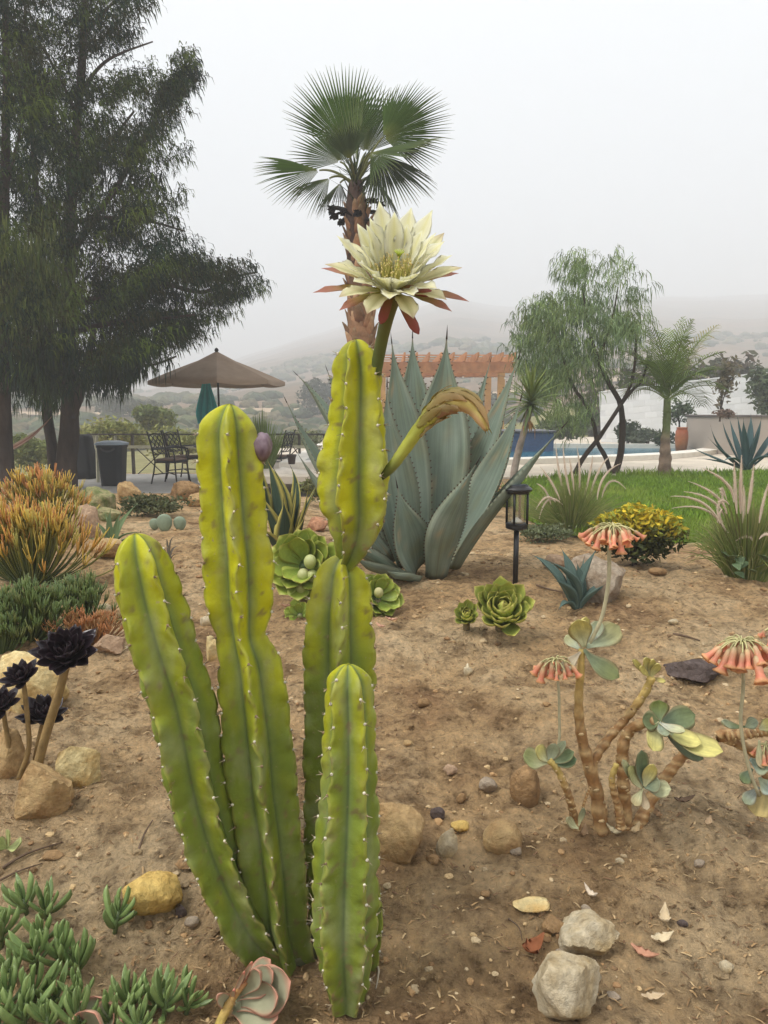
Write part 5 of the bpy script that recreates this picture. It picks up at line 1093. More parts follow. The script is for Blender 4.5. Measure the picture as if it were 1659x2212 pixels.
cm.build('crown', M_fol, tree2, smooth=False)
# --- pepper tree by the pool
YP = 12.4; pep = thing('pepper_tree', 'airy weeping pepper tree with crossing slender trunks before the pool', 'tree', (P(1325, 1030, YP).x, YP, .25))
tm = MB()
limb(tm, [(1326, 1040), (1330, 1018), (1340, 985), (1344, 940), (1344, 903), (1338, 868), (1313, 823), (1292, 778), (1270, 700), (1258, 620)], YP, 17, 4, 30)
limb(tm, [(1233, 1040), (1257, 994), (1286, 955), (1303, 932), (1340, 875), (1361, 834), (1372, 780), (1376, 700)], [YP - .1, YP - .1, YP - .12, YP - .14, YP - .16, YP - .1, YP, YP], 12, 4, 26)
limb(tm, [(1322, 1030), (1309, 990), (1290, 955), (1282, 913), (1261, 867), (1240, 838), (1215, 770), (1190, 700)], YP + .1, 11, 4, 26)
limb(tm, [(1340, 875), (1364, 845), (1386, 822), (1400, 780)], YP - .12, 8, 4, 12); limb(tm, [(1292, 778), (1320, 700), (1335, 620)], YP, 6, 3, 12)
tm.build('trunk', M_bark, pep)
POLY3 = [(1118, 700), (1150, 670), (1180, 620), (1196, 575), (1232, 558), (1255, 545), (1275, 580), (1300, 580), (1325, 558), (1350, 560), (1365, 595), (1378, 630), (1390, 690), (1382, 760), (1368, 800), (1345, 770), (1325, 800), (1290, 790), (1275, 840), (1262, 900), (1240, 925), (1205, 915), (1170, 900), (1135, 830), (1112, 760)]
PT = [(.15, .215, .085), (.19, .26, .10), (.24, .31, .125), (.12, .175, .085), (.17, .24, .115)]
cm = MB(); weep_crown(cm, POLY3, YP, 1.7, 290, 46, .28, .0075, PT, 6, gap=-.08, gscale=.022, down=.55, rad=.13)
weep_crown(cm, [(1160, 700), (1300, 640), (1380, 700), (1330, 780), (1240, 860), (1160, 800)], YP + .5, .8, 70, 34, .32, .007, PT[:2] + PT[3:4], 7, gap=.1, gscale=.016, rad=.18)
cm.build('crown', M_fol, pep, smooth=False)

# --- fan palm
YQ = 10.3; M_frond = mk('palm_frond', attr=True, rough=.6, spec=.15, na=.15, ns=2, trans=.10)
M_ptrunk = mk('palm_trunk', attr=True, rough=.95, spec=.1, ns=7, na=.4, bump=.9, bs=18, bdist=.03)
palm = thing('fan_palm', 'fan palm with a tuft of stiff fan fronds behind the flower', 'palm', (P(783, 1060, YQ).x, YQ, .2))
tp = catmull([(*P(768, 392, YQ), 30), (*P(770, 430, YQ), 46), (*P(772, 480, YQ), 52), (*P(775, 560, YQ), 56), (*P(778, 640, YQ), 60), (*P(780, 720, YQ), 64), (*P(782, 820, YQ), 66), (*P(784, 960, YQ), 72), (*P(784, 1072, YQ), 84)], 40)
sq = mpp(600, YQ); tm = MB(); tpv = vec3(tp); tube(tm, tpv, [p[3] / 2 * sq * .92 for p in tp], 20, lambda t, a: mixc((.085, .055, .045), mixc((.27, .125, .07), (.32, .21, .12), .5 + .5 * noise.noise(Vector((math.cos(a) * 2, math.sin(a) * 2, t * 22)))), sstep(.18, .5, t)), wob=.07); tm.build('trunk', M_ptrunk, palm)
# criss-cross leaf bases left on the trunk
bt = MB(); leaf(bt, [Vector((0, 0, 0)), Vector((0, .012, .45)), Vector((0, .05, .8)), Vector((0, .085, 1.0))], Vector((0, 1, 0)), [.30, .26, .16, .05], cup=-.5, thick=.10, seg=4, col=lambda t, s: mixc((.26, .11, .06), (.36, .24, .14), t)); btm = bt.mesh('leaf_base', mk('leaf_base', attr=True, rough=.95, na=.35, ns=5, rnd=.45, spec=.1))
pr2 = random.Random(8)
for k in range(150):
    f = k / 150; i = int(lerp(4, 33, f)); p = tpv[i].lerp(tpv[i + 1], f * 29 + 4 - i if 0 < f * 29 + 4 - i < 1 else .5); a = k * 2.39996; r = tp[i][3] / 2 * sq * .86
    inst('leaf_base', btm, palm, Matrix.Translation(p + Vector((math.cos(a) * r, math.sin(a) * r, -.03))) @ Matrix.Rotation(a - R(90), 4, 'Z') @ Matrix.Rotation(-pr2.uniform(.0, .22), 4, 'X') @ Matrix.Rotation(pr2.uniform(-.35, .35), 4, 'Y') @ Matrix.Scale(pr2.uniform(.22, .34), 4))
def fan(hub, base, dirv, nrm, Rr, spread, nseg, seed, tone=(.052, .10, .012), droop=.10, fold=.25):
    r_ = random.Random(seed); d = Vector(dirv).normalized(); nn = Vector(nrm); nn = (nn - d * nn.dot(d)).normalized(); mb = MB()
    tube(mb, bez(base, (base + hub) / 2 + Vector((0, 0, .12)), hub, 10), [.022 - .0012 * i for i in range(10)], 6, (.16, .17, .06))
    side = d.cross(nn)
    for k in range(nseg):
        f = k / (nseg - 1) * 2 - 1; a = f * R(spread / 2); dd = (d * math.cos(a) + side * math.sin(a) - nn * (fold * f * f)).normalized(); L = Rr * (1 - .22 * abs(f) ** 2.2) * r_.uniform(.94, 1.04)
        da = R(spread) / nseg; sd = dd.cross(nn).normalized(); n2 = sd.cross(dd); rs = [.04, .28, .58, .68, .84, 1.0]; tone_ = jit(tone, .14, r_); dr = droop * r_.uniform(.6, 1.5)
        off = 0
        for q, t in enumerate(rs):
            r = L * t; w = r * math.tan(da / 2) * 1.04 if t <= .58 else L * .58 * math.tan(da / 2) * (1.04 - (t - .58) / .42 * .98)
            p = hub + dd * r + Vector((0, 0, -1)) * dr * L * t ** 3
            vv = [p - sd * w - n2 * w * .55, p + n2 * w * .55, p + sd * w - n2 * w * .55]
            cc = mixc(mixc((.17, .20, .05), tone_, sstep(0, .3, t)), (.20, .19, .07), sstep(.75, 1, t) * .5)
            o0 = mb.add(vv, [], cc)
            if q: mb.f += [(o0 - 3, o0, o0 + 1, o0 - 2), (o0 - 2, o0 + 1, o0 + 2, o0 - 1)]
    mb.build('frond', M_frond, palm, smooth=False)
heart = P(768, 400, YQ)
def fanp(hu, hv, dy, tu, tv, tdy, nrm, spread, nseg, seed, tone=(.052, .10, .012), droop=.06, fold=.25):
    hub = P(hu, hv, YQ + dy); tip = P(tu, tv, YQ + tdy); fan(hub, heart + (hub - heart) * .1, tip - hub, nrm, (tip - hub).length, spread, nseg, seed, tone, droop, fold)
fanp(750, 318, .15, 716, 126, .35, (0, -1, .25), 112, 46, 1, fold=.10)                 # upright frond
fanp(828, 296, -.05, 972, 212, -.2, (-.2, -1, .35), 140, 50, 2, fold=.10)               # right-hand frond
fanp(690, 368, .1, 548, 345, .0, (.1, -.75, .65), 105, 34, 3, fold=.45, droop=.10)      # left-hand frond
fanp(820, 335, -.35, 905, 425, -.7, (.2, -.9, .4), 120, 36, 4, tone=(.045, .07, .028), droop=.12, fold=.3)
fanp(800, 330, -.3, 935, 300, -.9, (-.1, -.6, .8), 120, 36, 5, tone=(.065, .10, .03), fold=.3)
fanp(755, 345, -.45, 745, 250, -.85, (0, -.9, .4), 100, 30, 6, tone=(.05, .08, .03), fold=.4)
fanp(712, 385, -.2, 625, 415, -.35, (.2, -.7, .7), 100, 30, 7, tone=(.055, .08, .03), droop=.2, fold=.5)
fanp(790, 330, .4, 822, 165, .8, (0, -.9, .4), 95, 34, 13, tone=(.05, .09, .014), fold=.2)
fanp(735, 350, .3, 668, 265, .8, (0, -.8, .5), 110, 32, 14, tone=(.05, .09, .014), fold=.3)
fanp(770, 350, .0, 772, 200, .1, (.4, -1, .1), 34, 16, 10, tone=(.11, .16, .04), fold=.5, droop=0)
fanp(735, 395, .25, 690, 440, .6, (.2, -.5, .8), 100, 26, 11, tone=(.05, .07, .03), droop=.3, fold=.5)
fanp(815, 390, .2, 860, 450, .5, (-.2, -.5, .8), 100, 26, 12, tone=(.045, .065, .028), droop=.3, fold=.5)
stb = MB()
for k in range(18):
    a = pr2.random() * 6.283; f = pr2.random(); i = int(lerp(3, 9, f)); p = tpv[i]; e = p + Vector((math.cos(a) * pr2.uniform(.22, .5), math.sin(a) * pr2.uniform(.2, .4), pr2.uniform(-.05, .12))); tube(stb, bez(p, (p + e) / 2 + Vector((0, 0, .06)), e, 5), [.018, .016, .014, .02, .012], 5, (.018, .014, .012))
    iv, fs = ico(1)
    for q in range(3): stb.add([e + Vector((pr2.uniform(-.05, .05), pr2.uniform(-.05, .05), pr2.uniform(-.06, .02))) + x * .022 for x in iv], fs, (.02, .015, .013))
stb.build('old_stubs', M_ptrunk, palm)
tgt = MB()
for k in range(70):
    a = pr2.random() * 6.283; el = pr2.uniform(.1, 1.2); L = pr2.uniform(.3, .65); d = Vector((math.cos(a) * math.cos(el), math.sin(a) * math.cos(el), math.sin(el))); p0 = heart + Vector((0, 0, pr2.uniform(-.3, .2)))
    leaf(tgt, [p0, p0 + d * L * .5, p0 + d * L + Vector((0, 0, -.05))], Vector((.1, -.4, .9)), [.012, .012, .002], cup=.3, thick=0, seg=2, col=jit((.05, .07, .03), .3, pr2))
tgt.build('petioles', M_frond, palm, smooth=False)

# --- feather palm on the lawn
YR = 12.0; fp = thing('feather_palm', 'young feather palm with swollen base on the lawn edge', 'palm', (P(1437, 1036, YR).x, YR, .25)); sr = mpp(900, YR)
tp2 = catmull([(*P(1441, 862, YR), 14), (*P(1441, 900, YR), 17), (*P(1439, 930, YR), 17), (*P(1437, 955, YR), 20), (*P(1437, 985, YR), 25), (*P(1436, 1012, YR), 27), (*P(1436, 1042, YR), 30)], 30)
tm = MB(); tube(tm, vec3(tp2), [p[3] / 2 * sr * (1 + .05 * math.sin(i * 1.9)) for i, p in enumerate(tp2)], 14, lambda t, a: mixc((.16, .19, .08), mixc((.34, .24, .18), (.22, .15, .11), .5 + .5 * math.sin(t * 40)), sstep(.3, .55, t)), wob=.1); tm.build('trunk', M_ptrunk, fp)
def feather(base, az, el0, L, seed, tone=(.12, .17, .05), lf=.46, nl=20, curve=1.5):
    r_ = random.Random(seed); h = Vector((math.cos(az), math.sin(az), 0)); p = base.copy(); pts = [p.copy()]; n = 16
    for i in range(n):
        el = el0 - curve * (i / n) ** 1.5; p = p + (h * math.cos(el) + Vector((0, 0, math.sin(el)))) * (L / n); pts.append(p.copy())
    mb = MB(); tube(mb, pts, [.014 * (1 - .85 * i / n) for i in range(n + 1)], 5, (.17, .19, .07)); T = tangents(pts); side0 = Vector((-h.y, h.x, 0))
    for k in range(nl):
        t = .15 + .85 * k / nl; f = t * n; i = min(n - 1, int(f)); q = pts[i].lerp(pts[i + 1], f - i); l = lf * math.sin(math.pi * min(1, .22 + .75 * t)) * r_.uniform(.85, 1.1)
        for sg in (-1, 1):
            d = (T[i] * .75 + side0 * sg * .8 + Vector((0, 0, .25 - .1 * t))).normalized(); e1 = q + d * l * .55; e2 = q + d * l + Vector((0, 0, -l * r_.uniform(.1, .5))); c = jit(tone, .25, r_)
            leaf(mb, [q, e1, e2], (T[i].cross(side0 * sg) * -sg + Vector((0, -.3, .2))), [.006, .008, .001], cup=.25, thick=0, seg=2, col=c)
    mb.build('frond', M_frond, fp, smooth=False)
hb = P(1441, 866, YR)
for k in range(22):
    az = k * 2.39996 + .4; t = k / 21; feather(hb + Vector((0, 0, .12 * (1 - t))), az, lerp(1.52, .45, t), lerp(1.25, .95, t), 60 + k, tone=mixc((.20, .27, .065), (.12, .17, .05), t), curve=lerp(.4, 1.5, t))
feather(hb + Vector((.1, 0, .2)), .35, 1.15, 1.35, 90, tone=(.25, .22, .06), curve=.7)
# --- trunked yucca
YY = 9.3; yu = thing('trunked_yucca', 'slim trunked yucca with a mop of sword leaves beside the agave', 'yucca', (P(1104, 1066, YY).x, YY, .25)); sy_ = mpp(900, YY)
tm = MB(); tube(tm, vec3(catmull([P(1145, 880, YY), P(1138, 910, YY), P(1124, 960, YY), P(1112, 1010, YY), P(1104, 1075, YY)], 16)), [7 * sy_] * 6 + [8 * sy_] * 10, 9, lambda t, a: jit((.30, .25, .21), .2), wob=.12); tm.build('trunk', M_ptrunk, yu)
yr = random.Random(9); yc = P(1146, 868, YY); M_yl = mk('yucca_leaf', attr=True, rough=.6, spec=.2, na=.15, ns=4, trans=.15)
for k in range(64):
    t = k / 63; az = k * 2.39996; el = lerp(1.45, -.75, t) + yr.uniform(-.1, .1); L = yr.uniform(.42, .60) * (1 if t < .8 else .8); d = Vector((math.cos(az) * math.cos(el), math.sin(az) * math.cos(el), math.sin(el))); mb = MB(); p0 = yc + Vector((0, 0, .12 * (.5 - t)))
    c = jit(mixc((.19, .24, .06), (.10, .14, .045), t), .2, yr); leaf(mb, [p0, p0 + d * L * .5, p0 + d * L + Vector((0, 0, -.10 * L))], Vector((.05, -.3, .95)), [.016, .018, .001], cup=.3, thick=.002, seg=2, col=c); mb.build('leaf', M_yl, yu, smooth=False)
dl = MB()
for k in range(10):
    a = yr.random() * 6.28; p0 = P(1141, 905, YY); d = Vector((math.cos(a) * .35, math.sin(a) * .35, -1)); L = yr.uniform(.12, .26); leaf(dl, [p0, p0 + d * L * .5 + Vector((math.cos(a), math.sin(a), 0)) * .04, p0 + d * L], Vector((math.cos(a), math.sin(a), .2)), [.012, .016, .002], cup=.3, thick=.002, seg=2, col=jit((.42, .24, .10), .2, yr))
dl.build('dead_leaves', M_yl, yu, smooth=False)

# --- leafy shrubs and far trees
M_leafq = mk('leaf_clump', attr=True, rough=.7, spec=.2, na=0, trans=.2)
def bush(name, label, cat, u, vb, w, hgt, y, tones, n, ls, seed, zb=None, trunk=True, group=None, lobes=7, top_tone=None, flat=.7):
    r_ = random.Random(seed); b = P(u, vb, y); s_ = mpp(vb, y); W, H = w * s_, hgt * s_
    if zb is not None: b.z = zb
    t = thing(name, label, cat, b, group); mb = MB(); lb = []
    for k in range(lobes): lb.append((Vector((r_.uniform(-.3, .3) * W, r_.uniform(-.3, .3) * W * flat, H * r_.uniform(.35, .72))), r_.uniform(.22, .36)))
    for i in range(n):
        c, rr = lb[i % lobes]; d = Vector((r_.gauss(0, 1), r_.gauss(0, 1), r_.gauss(0, 1))).normalized() * (r_.random() ** .45); p = b + c + Vector((d.x * W * rr, d.y * W * rr * flat, d.z * H * rr))
        if p.z < b.z + .01: p.z = b.z + .01 + r_.random() * .05 * H
        a = Vector((r_.uniform(-1, 1), r_.uniform(-1, 1), r_.uniform(-.3, 1))).normalized(); s2 = a.cross(Vector((r_.uniform(-1, 1), r_.uniform(-1, 1), r_.uniform(-1, 1)))).normalized(); l = ls * r_.uniform(.6, 1.3)
        c_ = tones[int(noise.noise(p * (2.5 / max(W, .2)) + Vector((seed, 0, 0))) * 2.2 + 10 + r_.random()) % len(tones)]
        if top_tone: c_ = mixc(c_, r_.choice(top_tone), sstep(.42, .8, (p.z - b.z) / H + r_.uniform(-.12, .12)))
        mb.add([p - a * l, p + s2 * l * .42, p + a * l, p - s2 * l * .42], [(0, 1, 2, 3)], jit(c_, .25, r_))
    mb.build('crown', M_leafq, t, smooth=False)
    if trunk:
        tm = MB()
        for k in range(5):
            e = b + lb[k % lobes][0]; tube(tm, bez(b + Vector((r_.uniform(-.02, .02) * W, 0, -.02)), b + Vector((0, 0, H * .3)), e, 7), [.018 * W + .004 - .002 * W * q for q in range(7)], 5, (.10, .075, .055))
        tm.build('trunk', M_bark, t)
    return t
OLV = [(.17, .20, .06), (.13, .165, .05), (.22, .24, .08)]
bush('field_bush', 'rounded olive bush in the field beyond the railing', 'bush', 345, 942, 100, 70, 27, OLV, 2600, .10, 1, group='bushes beyond the railing')
bush('field_bush', 'low yellowish bush behind the bin beyond the railing', 'bush', 240, 985, 150, 90, 21, [(.29, .29, .09), (.23, .25, .07), (.33, .32, .11)], 3000, .07, 2, group='bushes beyond the railing')
bush('field_bush', 'green bush between the two dark tree trunks', 'bush', 70, 1030, 100, 95, 18, [(.22, .25, .075), (.18, .215, .06)], 2600, .06, 3, group='bushes beyond the railing')
bush('field_bush', 'pale grassy bush behind the iron chairs', 'bush', 400, 1000, 150, 80, 20, [(.28, .29, .09), (.24, .26, .08)], 2600, .06, 4, group='bushes beyond the railing')
bush('field_bush', 'pale green bush right of the middle cactus stem', 'bush', 640, 990, 130, 66, 22, [(.19, .20, .09), (.15, .165, .07)], 2600, .06, 5, group='bushes beyond the railing')
bush('far_tree', 'grey dark tree fading into fog behind the giant agave', 'tree', 705, 915, 110, 105, 75, [(.06, .07, .04), (.075, .08, .045)], 2600, .24, 6, group='trees fading into the fog')
bush('far_tree', 'dark foggy tree left of the pergola post', 'tree', 1000, 930, 150, 90, 70, [(.06, .07, .04), (.07, .075, .04)], 2400, .24, 7, group='trees fading into the fog')
bush('far_tree', 'grey bush line fading on the slope left of the parasol', 'tree', 300, 900, 160, 46, 70, [(.08, .085, .05), (.10, .10, .06)], 2400, .22, 8, group='trees fading into the fog')
for i, (u, w, hg, lbl) in enumerate(((1330, 130, 46, 'brown grey scrub behind the white wall near the pepper tree'), (1450, 140, 50, 'brown grey scrub behind the white wall at the feather palm'), (1590, 150, 60, 'brown grey scrub behind the white wall above the planter'))):
    bush('wall_scrub', lbl, 'bush', u, 868, w * 1.25, hg * 3.0 + 165, 31, [(.095, .075, .048), (.075, .078, .04), (.12, .09, .06)], 4200, .20, 40 + i, zb=hz_(P(u, 868, 31).x, 31) - .05, group='scrub behind the white wall')
bush('garden_tree', 'leafy grey green tree above the white wall at picture edge', 'tree', 1668, 830, 110, 140, 21, [(.12, .15, .085), (.10, .13, .07)], 1500, .10, 9, zb=.9)
bush('bare_shrub', 'sparse dry shrub with thin upright stems on the planter', 'shrub', 1556, 885, 62, 160, 16.9, [(.14, .13, .08), (.17, .14, .09)], 420, .07, 10, zb=1.1)
bush('wall_shrub', 'dark leafy shrub against the white wall near the pepper trunk', 'shrub', 1358, 955, 60, 60, 22.5, [(.045, .065, .03), (.06, .08, .035)], 800, .08, 11, zb=.27, group='shrubs at the white wall')
bush('wall_shrub', 'grey green shrub against the white wall left of the feather palm', 'shrub', 1400, 955, 70, 46, 21.9, [(.09, .115, .07), (.12, .14, .09)], 800, .08, 12, zb=.27, group='shrubs at the white wall')
bush('wall_shrub', 'sparse vine-like shrub on the white wall behind the jar', 'shrub', 1468, 905, 70, 66, 19.9, [(.07, .10, .05), (.10, .13, .07)], 420, .07, 13, zb=.9, group='shrubs at the white wall')
bush('wall_shrub', 'low reddish dry shrub on the planter edge', 'shrub', 1575, 889, 56, 20, 16.6, [(.20, .13, .10), (.17, .12, .09)], 420, .05, 14, zb=1.16, group='shrubs at the white wall')
bush('wall_shrub', 'dense green shrub behind the pool below the pepper tree', 'shrub', 1190, 950, 150, 70, 23, [(.10, .125, .06), (.12, .14, .075)], 1500, .09, 15, zb=.27, group='shrubs at the white wall')
bush('wall_shrub', 'dark green clump at the end of the planter wall', 'shrub', 1436, 955, 46, 40, 20.5, [(.05, .075, .035), (.07, .09, .04)], 600, .07, 16, zb=.27, group='shrubs at the white wall')
# yellow-tipped shrub on the lawn edge
ys_ = G(1370, 1222)
bush('golden_shrub', 'rounded shrub with bright yellow leaf tips at the lawn edge', 'shrub', 1370, 1224, 168, 138, ys_.y, [(.05, .06, .02), (.075, .085, .022)], 6500, .021, 17, zb=ys_.z, lobes=13, top_tone=[(.68, .49, .035), (.60, .46, .04), (.44, .40, .04), (.26, .29, .04)])
gcv = G(1190, 1172)
bush('ground_cover', 'low grey green ground cover behind the solar lamp', 'plant', 1186, 1174, 150, 40, gcv.y, [(.13, .155, .075), (.16, .18, .09), (.11, .13, .06)], 2200, .016, 18, zb=gcv.z, trunk=False, lobes=12)
rf = G(1062, 1150)
bush('red_flower_plant', 'small red-flowered plant showing right of the giant agave', 'plant', 1062, 1150, 60, 110, rf.y + .9, [(.10, .14, .05), (.14, .17, .06)], 700, .022, 19, zb=gz(rf.x, rf.y + .9), top_tone=[(.45, .09, .06), (.5, .14, .10), (.12, .15, .05)])
lb_ = G(1602, 1258)
rl = thing('round_leaf_plant', 'little round-leaved plant at the foot of the plumed grass', 'plant', lb_)
rl_m = paddle('round_leaf', 1, 1.0, mk('round_leaf', attr=True, rough=.5, na=.2, ns=4, rnd=.2), lambda t, s: (.11, .165, .075), cup=.12, thick=.03, curl=.05)
rr_ = random.Random(2)
for k in range(12):
    p = lb_ + Vector((rr_.uniform(-.13, .13), rr_.uniform(-.08, .05), rr_.uniform(.03, .12))); inst('leaf', rl_m, rl, Matrix.Translation(p) @ Matrix.Rotation(rr_.random() * 6.28, 4, 'Z') @ Matrix.Rotation(rr_.uniform(.1, .7), 4, 'X') @ Matrix.Scale(rr_.uniform(.045, .07), 4))
gl = G(330, 1128); bush('low_herb', 'low dark green herb mat behind the prickly pear', 'plant', 335, 1128, 150, 50, gl.y + .35, [(.085, .10, .04), (.12, .13, .06), (.07, .085, .035)], 1800, .02, 20, zb=gz(gl.x, gl.y + .35), trunk=False, lobes=12)
gl = G(620, 1110); bush('low_herb', 'green herb behind the variegated agave', 'plant', 690, 1100, 90, 60, gl.y + .8, [(.14, .16, .06), (.17, .18, .07)], 900, .025, 21, zb=gz(gl.x, gl.y + .8), trunk=False)

# --- pencil-stick shrubs at the left
M_stick = mk('pencil_stick', attr=True, rough=.5, spec=.35, na=.15, ns=20)
def sticks(name, label, u, vb, w, hgt, cols, n, r, seed, depth=.5, spread=.5, fork=4, cat='shrub', y=None):
    r_ = random.Random(seed); b = G(u, vb) if y is None else P(u, vb, y); b.z = gz(b.x, b.y); s_ = mpp(vb, b.y); W, H = w * s_, hgt * s_; t = thing(name, label, cat, b); mb = MB()
    for i in range(n):
        ax = r_.gauss(0, .34); ay = r_.gauss(0, .34); k = max(0, 1 - (ax * ax + ay * ay) * 1.1); top = b + Vector((ax * W * 1.05, ay * W * depth, H * (.30 + .42 * k + r_.uniform(-.20, .20) + .22 * noise.noise(Vector((ax * 4, ay * 4, seed))))))
        p0 = b + Vector((ax * W * .25, ay * W * depth * .25, -.01)); m = p0.lerp(top, .55) + Vector((ax * W * .12, 0, -.05 * H)); pa = bez(p0, m, top, 5)
        f0 = lambda q: mixc(cols[0], cols[1], q)
        tube(mb, pa, [r * 1.25, r * 1.15, r * 1.05, r, r], 4, lambda q, a: mixc(cols[0], cols[1], sstep(.3, 1, q)), caps=False); T = (pa[-1] - pa[-2]).normalized(); tc_ = jit(r_.choice(cols[2:]), .2, r_)
        for j in range(fork):
            d = (T + Vector((r_.uniform(-1, 1), r_.uniform(-1, 1), r_.uniform(0, 1))) * spread).normalized(); L = H * r_.uniform(.14, .27); q = top + d * L * .5 + Vector((r_.uniform(-.1, .1), r_.uniform(-.1, .1), 0)) * L; e = q + (d + Vector((0, 0, .5))).normalized() * L * .6
            tube(mb, [top, q, e], [r * .95, r * .85, r * .55], 4, lambda z, a: mixc(cols[1], tc_, sstep(0, .7, z)), caps=True)
    o = mb.build('sticks', M_stick, t); o['kind'] = 'stuff'; return t
OR = [(.085, .11, .035), (.22, .21, .045), (.52, .25, .045), (.56, .36, .05), (.46, .18, .05), (.44, .33, .06), (.34, .30, .06)]
sticks('fire_stick_shrub', 'orange and yellow tipped pencil-stick shrub in front of the edging rocks', 66, 1258, 170, 165, OR, 260, .0034, 1, fork=5)
sticks('fire_stick_shrub', 'smaller orange-tipped stick shrub behind the larger one', 92, 1130, 110, 110, OR, 200, .0046, 2, fork=5)
GRS = [(.05, .075, .025), (.09, .125, .035), (.12, .17, .04), (.10, .15, .045), (.16, .18, .05)]
sticks('green_stick_shrub', 'fine green stick shrub below the orange-tipped one', 58, 1384, 130, 120, GRS, 200, .0024, 3, fork=6, spread=.7)
sticks('green_stick_shrub', 'small upright green stick shrub beside the leaning cactus stem', 172, 1352, 84, 104, GRS, 120, .0024, 4, fork=6, spread=.7)
sticks('green_stick_shrub', 'dark green sprig at the picture edge above the boulder', 2, 1412, 60, 90, GRS, 110, .0024, 5, fork=5)
sticks('russet_sprig', 'low russet orange sprigs on the soil beside the green shrublet', 190, 1392, 130, 74, [(.22, .10, .04), (.30, .14, .05), (.42, .17, .06), (.36, .20, .07)], 150, .0018, 6, fork=4, spread=1.2, cat='plant')

# --- plumed fountain grasses
M_gr = mk('fountain_blade', attr=True, rough=.6, na=.1, ns=4, trans=.25); M_pl = mk('plume', attr=True, rough=.9, spec=.1, na=.1, ns=10, trans=.35)
def fountain(label, u, vb, w, hgt, n, plumes, seed):
    r_ = random.Random(seed); b = G(u, vb); s_ = mpp(vb, b.y); W, H = w * s_, hgt * s_; t = thing('fountain_grass', label, 'grass', b, 'plumed fountain grasses'); mb = MB()
    for i in range(n):
        a = r_.random() * 6.283; sp_ = abs(r_.gauss(0, .5)); o_ = Vector((math.cos(a), math.sin(a) * .7, 0)); p0 = b + o_ * r_.random() * .10 + Vector((0, 0, -.01)); L = H * r_.uniform(.6, 1.1); e = p0 + o_ * (W * .5 * min(1.2, sp_ * 1.4)) + Vector((0, 0, L * (1 - .45 * sp_))); m = p0.lerp(e, .45) + Vector((0, 0, L * .35 * sp_))
        leaf(mb, bez(p0, m, e, 6), Vector((0, -1, .2)), [.0028, .0028, .0025, .0021, .0016, .0005], cup=.2, thick=0, seg=2, col=jit(r_.choice([(.20, .25, .06), (.25, .29, .08), (.30, .30, .11), (.16, .21, .055)]), .2, r_))
    o = mb.build('blades', M_gr, t, smooth=False); o['kind'] = 'stuff'
    for (bu, bv, mu_, mv, tu, tv, wd) in plumes:
        dy = r_.uniform(-.25, .15); pm = MB(); pa = bez(P(bu, bv, b.y + dy), P(mu_, mv, b.y + dy) * 2 - (P(bu, bv, b.y + dy) + P(tu, tv, b.y + dy)) * .5, P(tu, tv, b.y + dy), 16)
        tube(pm, bez(b, (b + pa[0]) / 2 + Vector((0, 0, .03)), pa[0], 8), [.0022] * 8, 4, (.20, .20, .08), caps=False)
        wr_ = wd / 2 * .85 * s_; prof_ = [math.sin(math.pi * min(1, .10 + .86 * (i / 15) ** .8)) for i in range(16)]; tube(pm, pa, [max(.001, wr_ * .38 * q) for q in prof_], 6, (.78, .66, .54)); T, N, B = frames(pa)
        for q in range(460):
            i = r_.randint(0, 15); a = r_.random() * 6.283; d = N[i] * math.cos(a) + B[i] * math.sin(a); p = pa[i].lerp(pa[min(15, i + 1)], r_.random()); e = p + (d * .9 + T[i] * 1.1) * wr_ * prof_[i] * r_.uniform(.7, 1.25); sd = T[i].cross(d) * .0011
            pm.add([p - sd, p + sd, e], [(0, 1, 2)], jit(r_.choice([(.76, .64, .52), (.70, .54, .45), (.80, .72, .58)]), .15, r_))
        pm.build('plume', M_pl, t, smooth=False)
fountain('green fountain grass with pink plumes beside the solar lamp', 1232, 1158, 210, 130, 900, [(1222, 1075, 1208, 1020, 1200, 955, 15), (1232, 1070, 1222, 1020, 1216, 960, 14), (1210, 1080, 1190, 1040, 1168, 1010, 14), (1250, 1075, 1252, 1020, 1246, 962, 14), (1262, 1070, 1275, 1020, 1280, 985, 14), (1275, 1075, 1292, 1020, 1318, 985, 14), (1290, 1080, 1305, 1030, 1340, 1002, 14), (1200, 1085, 1180, 1075, 1158, 1100, 13), (1215, 1090, 1185, 1080, 1165, 1120, 13), (1240, 1060, 1235, 1020, 1230, 990, 14), (1300, 1075, 1320, 1040, 1352, 1056, 13), (1190, 1090, 1178, 1060, 1160, 1045, 12)], 1)
fountain('green fountain grass with long arching pale plumes near the picture edge', 1612, 1252, 190, 180, 900, [(1585, 1085, 1570, 1045, 1520, 1012, 17), (1570, 1110, 1545, 1070, 1488, 1040, 16), (1568, 1120, 1535, 1080, 1478, 1062, 16), (1555, 1130, 1515, 1085, 1450, 1072, 15), (1560, 1140, 1520, 1100, 1452, 1098, 14), (1600, 1110, 1600, 1050, 1602, 985, 22), (1615, 1110, 1622, 1060, 1628, 1005, 20), (1592, 1110, 1588, 1050, 1586, 1000, 18), (1605, 1130, 1607, 1090, 1606, 1050, 20), (1560, 1100, 1555, 1120, 1572, 1150, 16), (1575, 1090, 1555, 1085, 1550, 1128, 15), (1640, 1130, 1650, 1080, 1664, 1035, 16), (1570, 1080, 1560, 1060, 1568, 1110, 15), (1630, 1175, 1615, 1160, 1590, 1168, 14), (1640, 1165, 1655, 1155, 1672, 1165, 14)], 2)
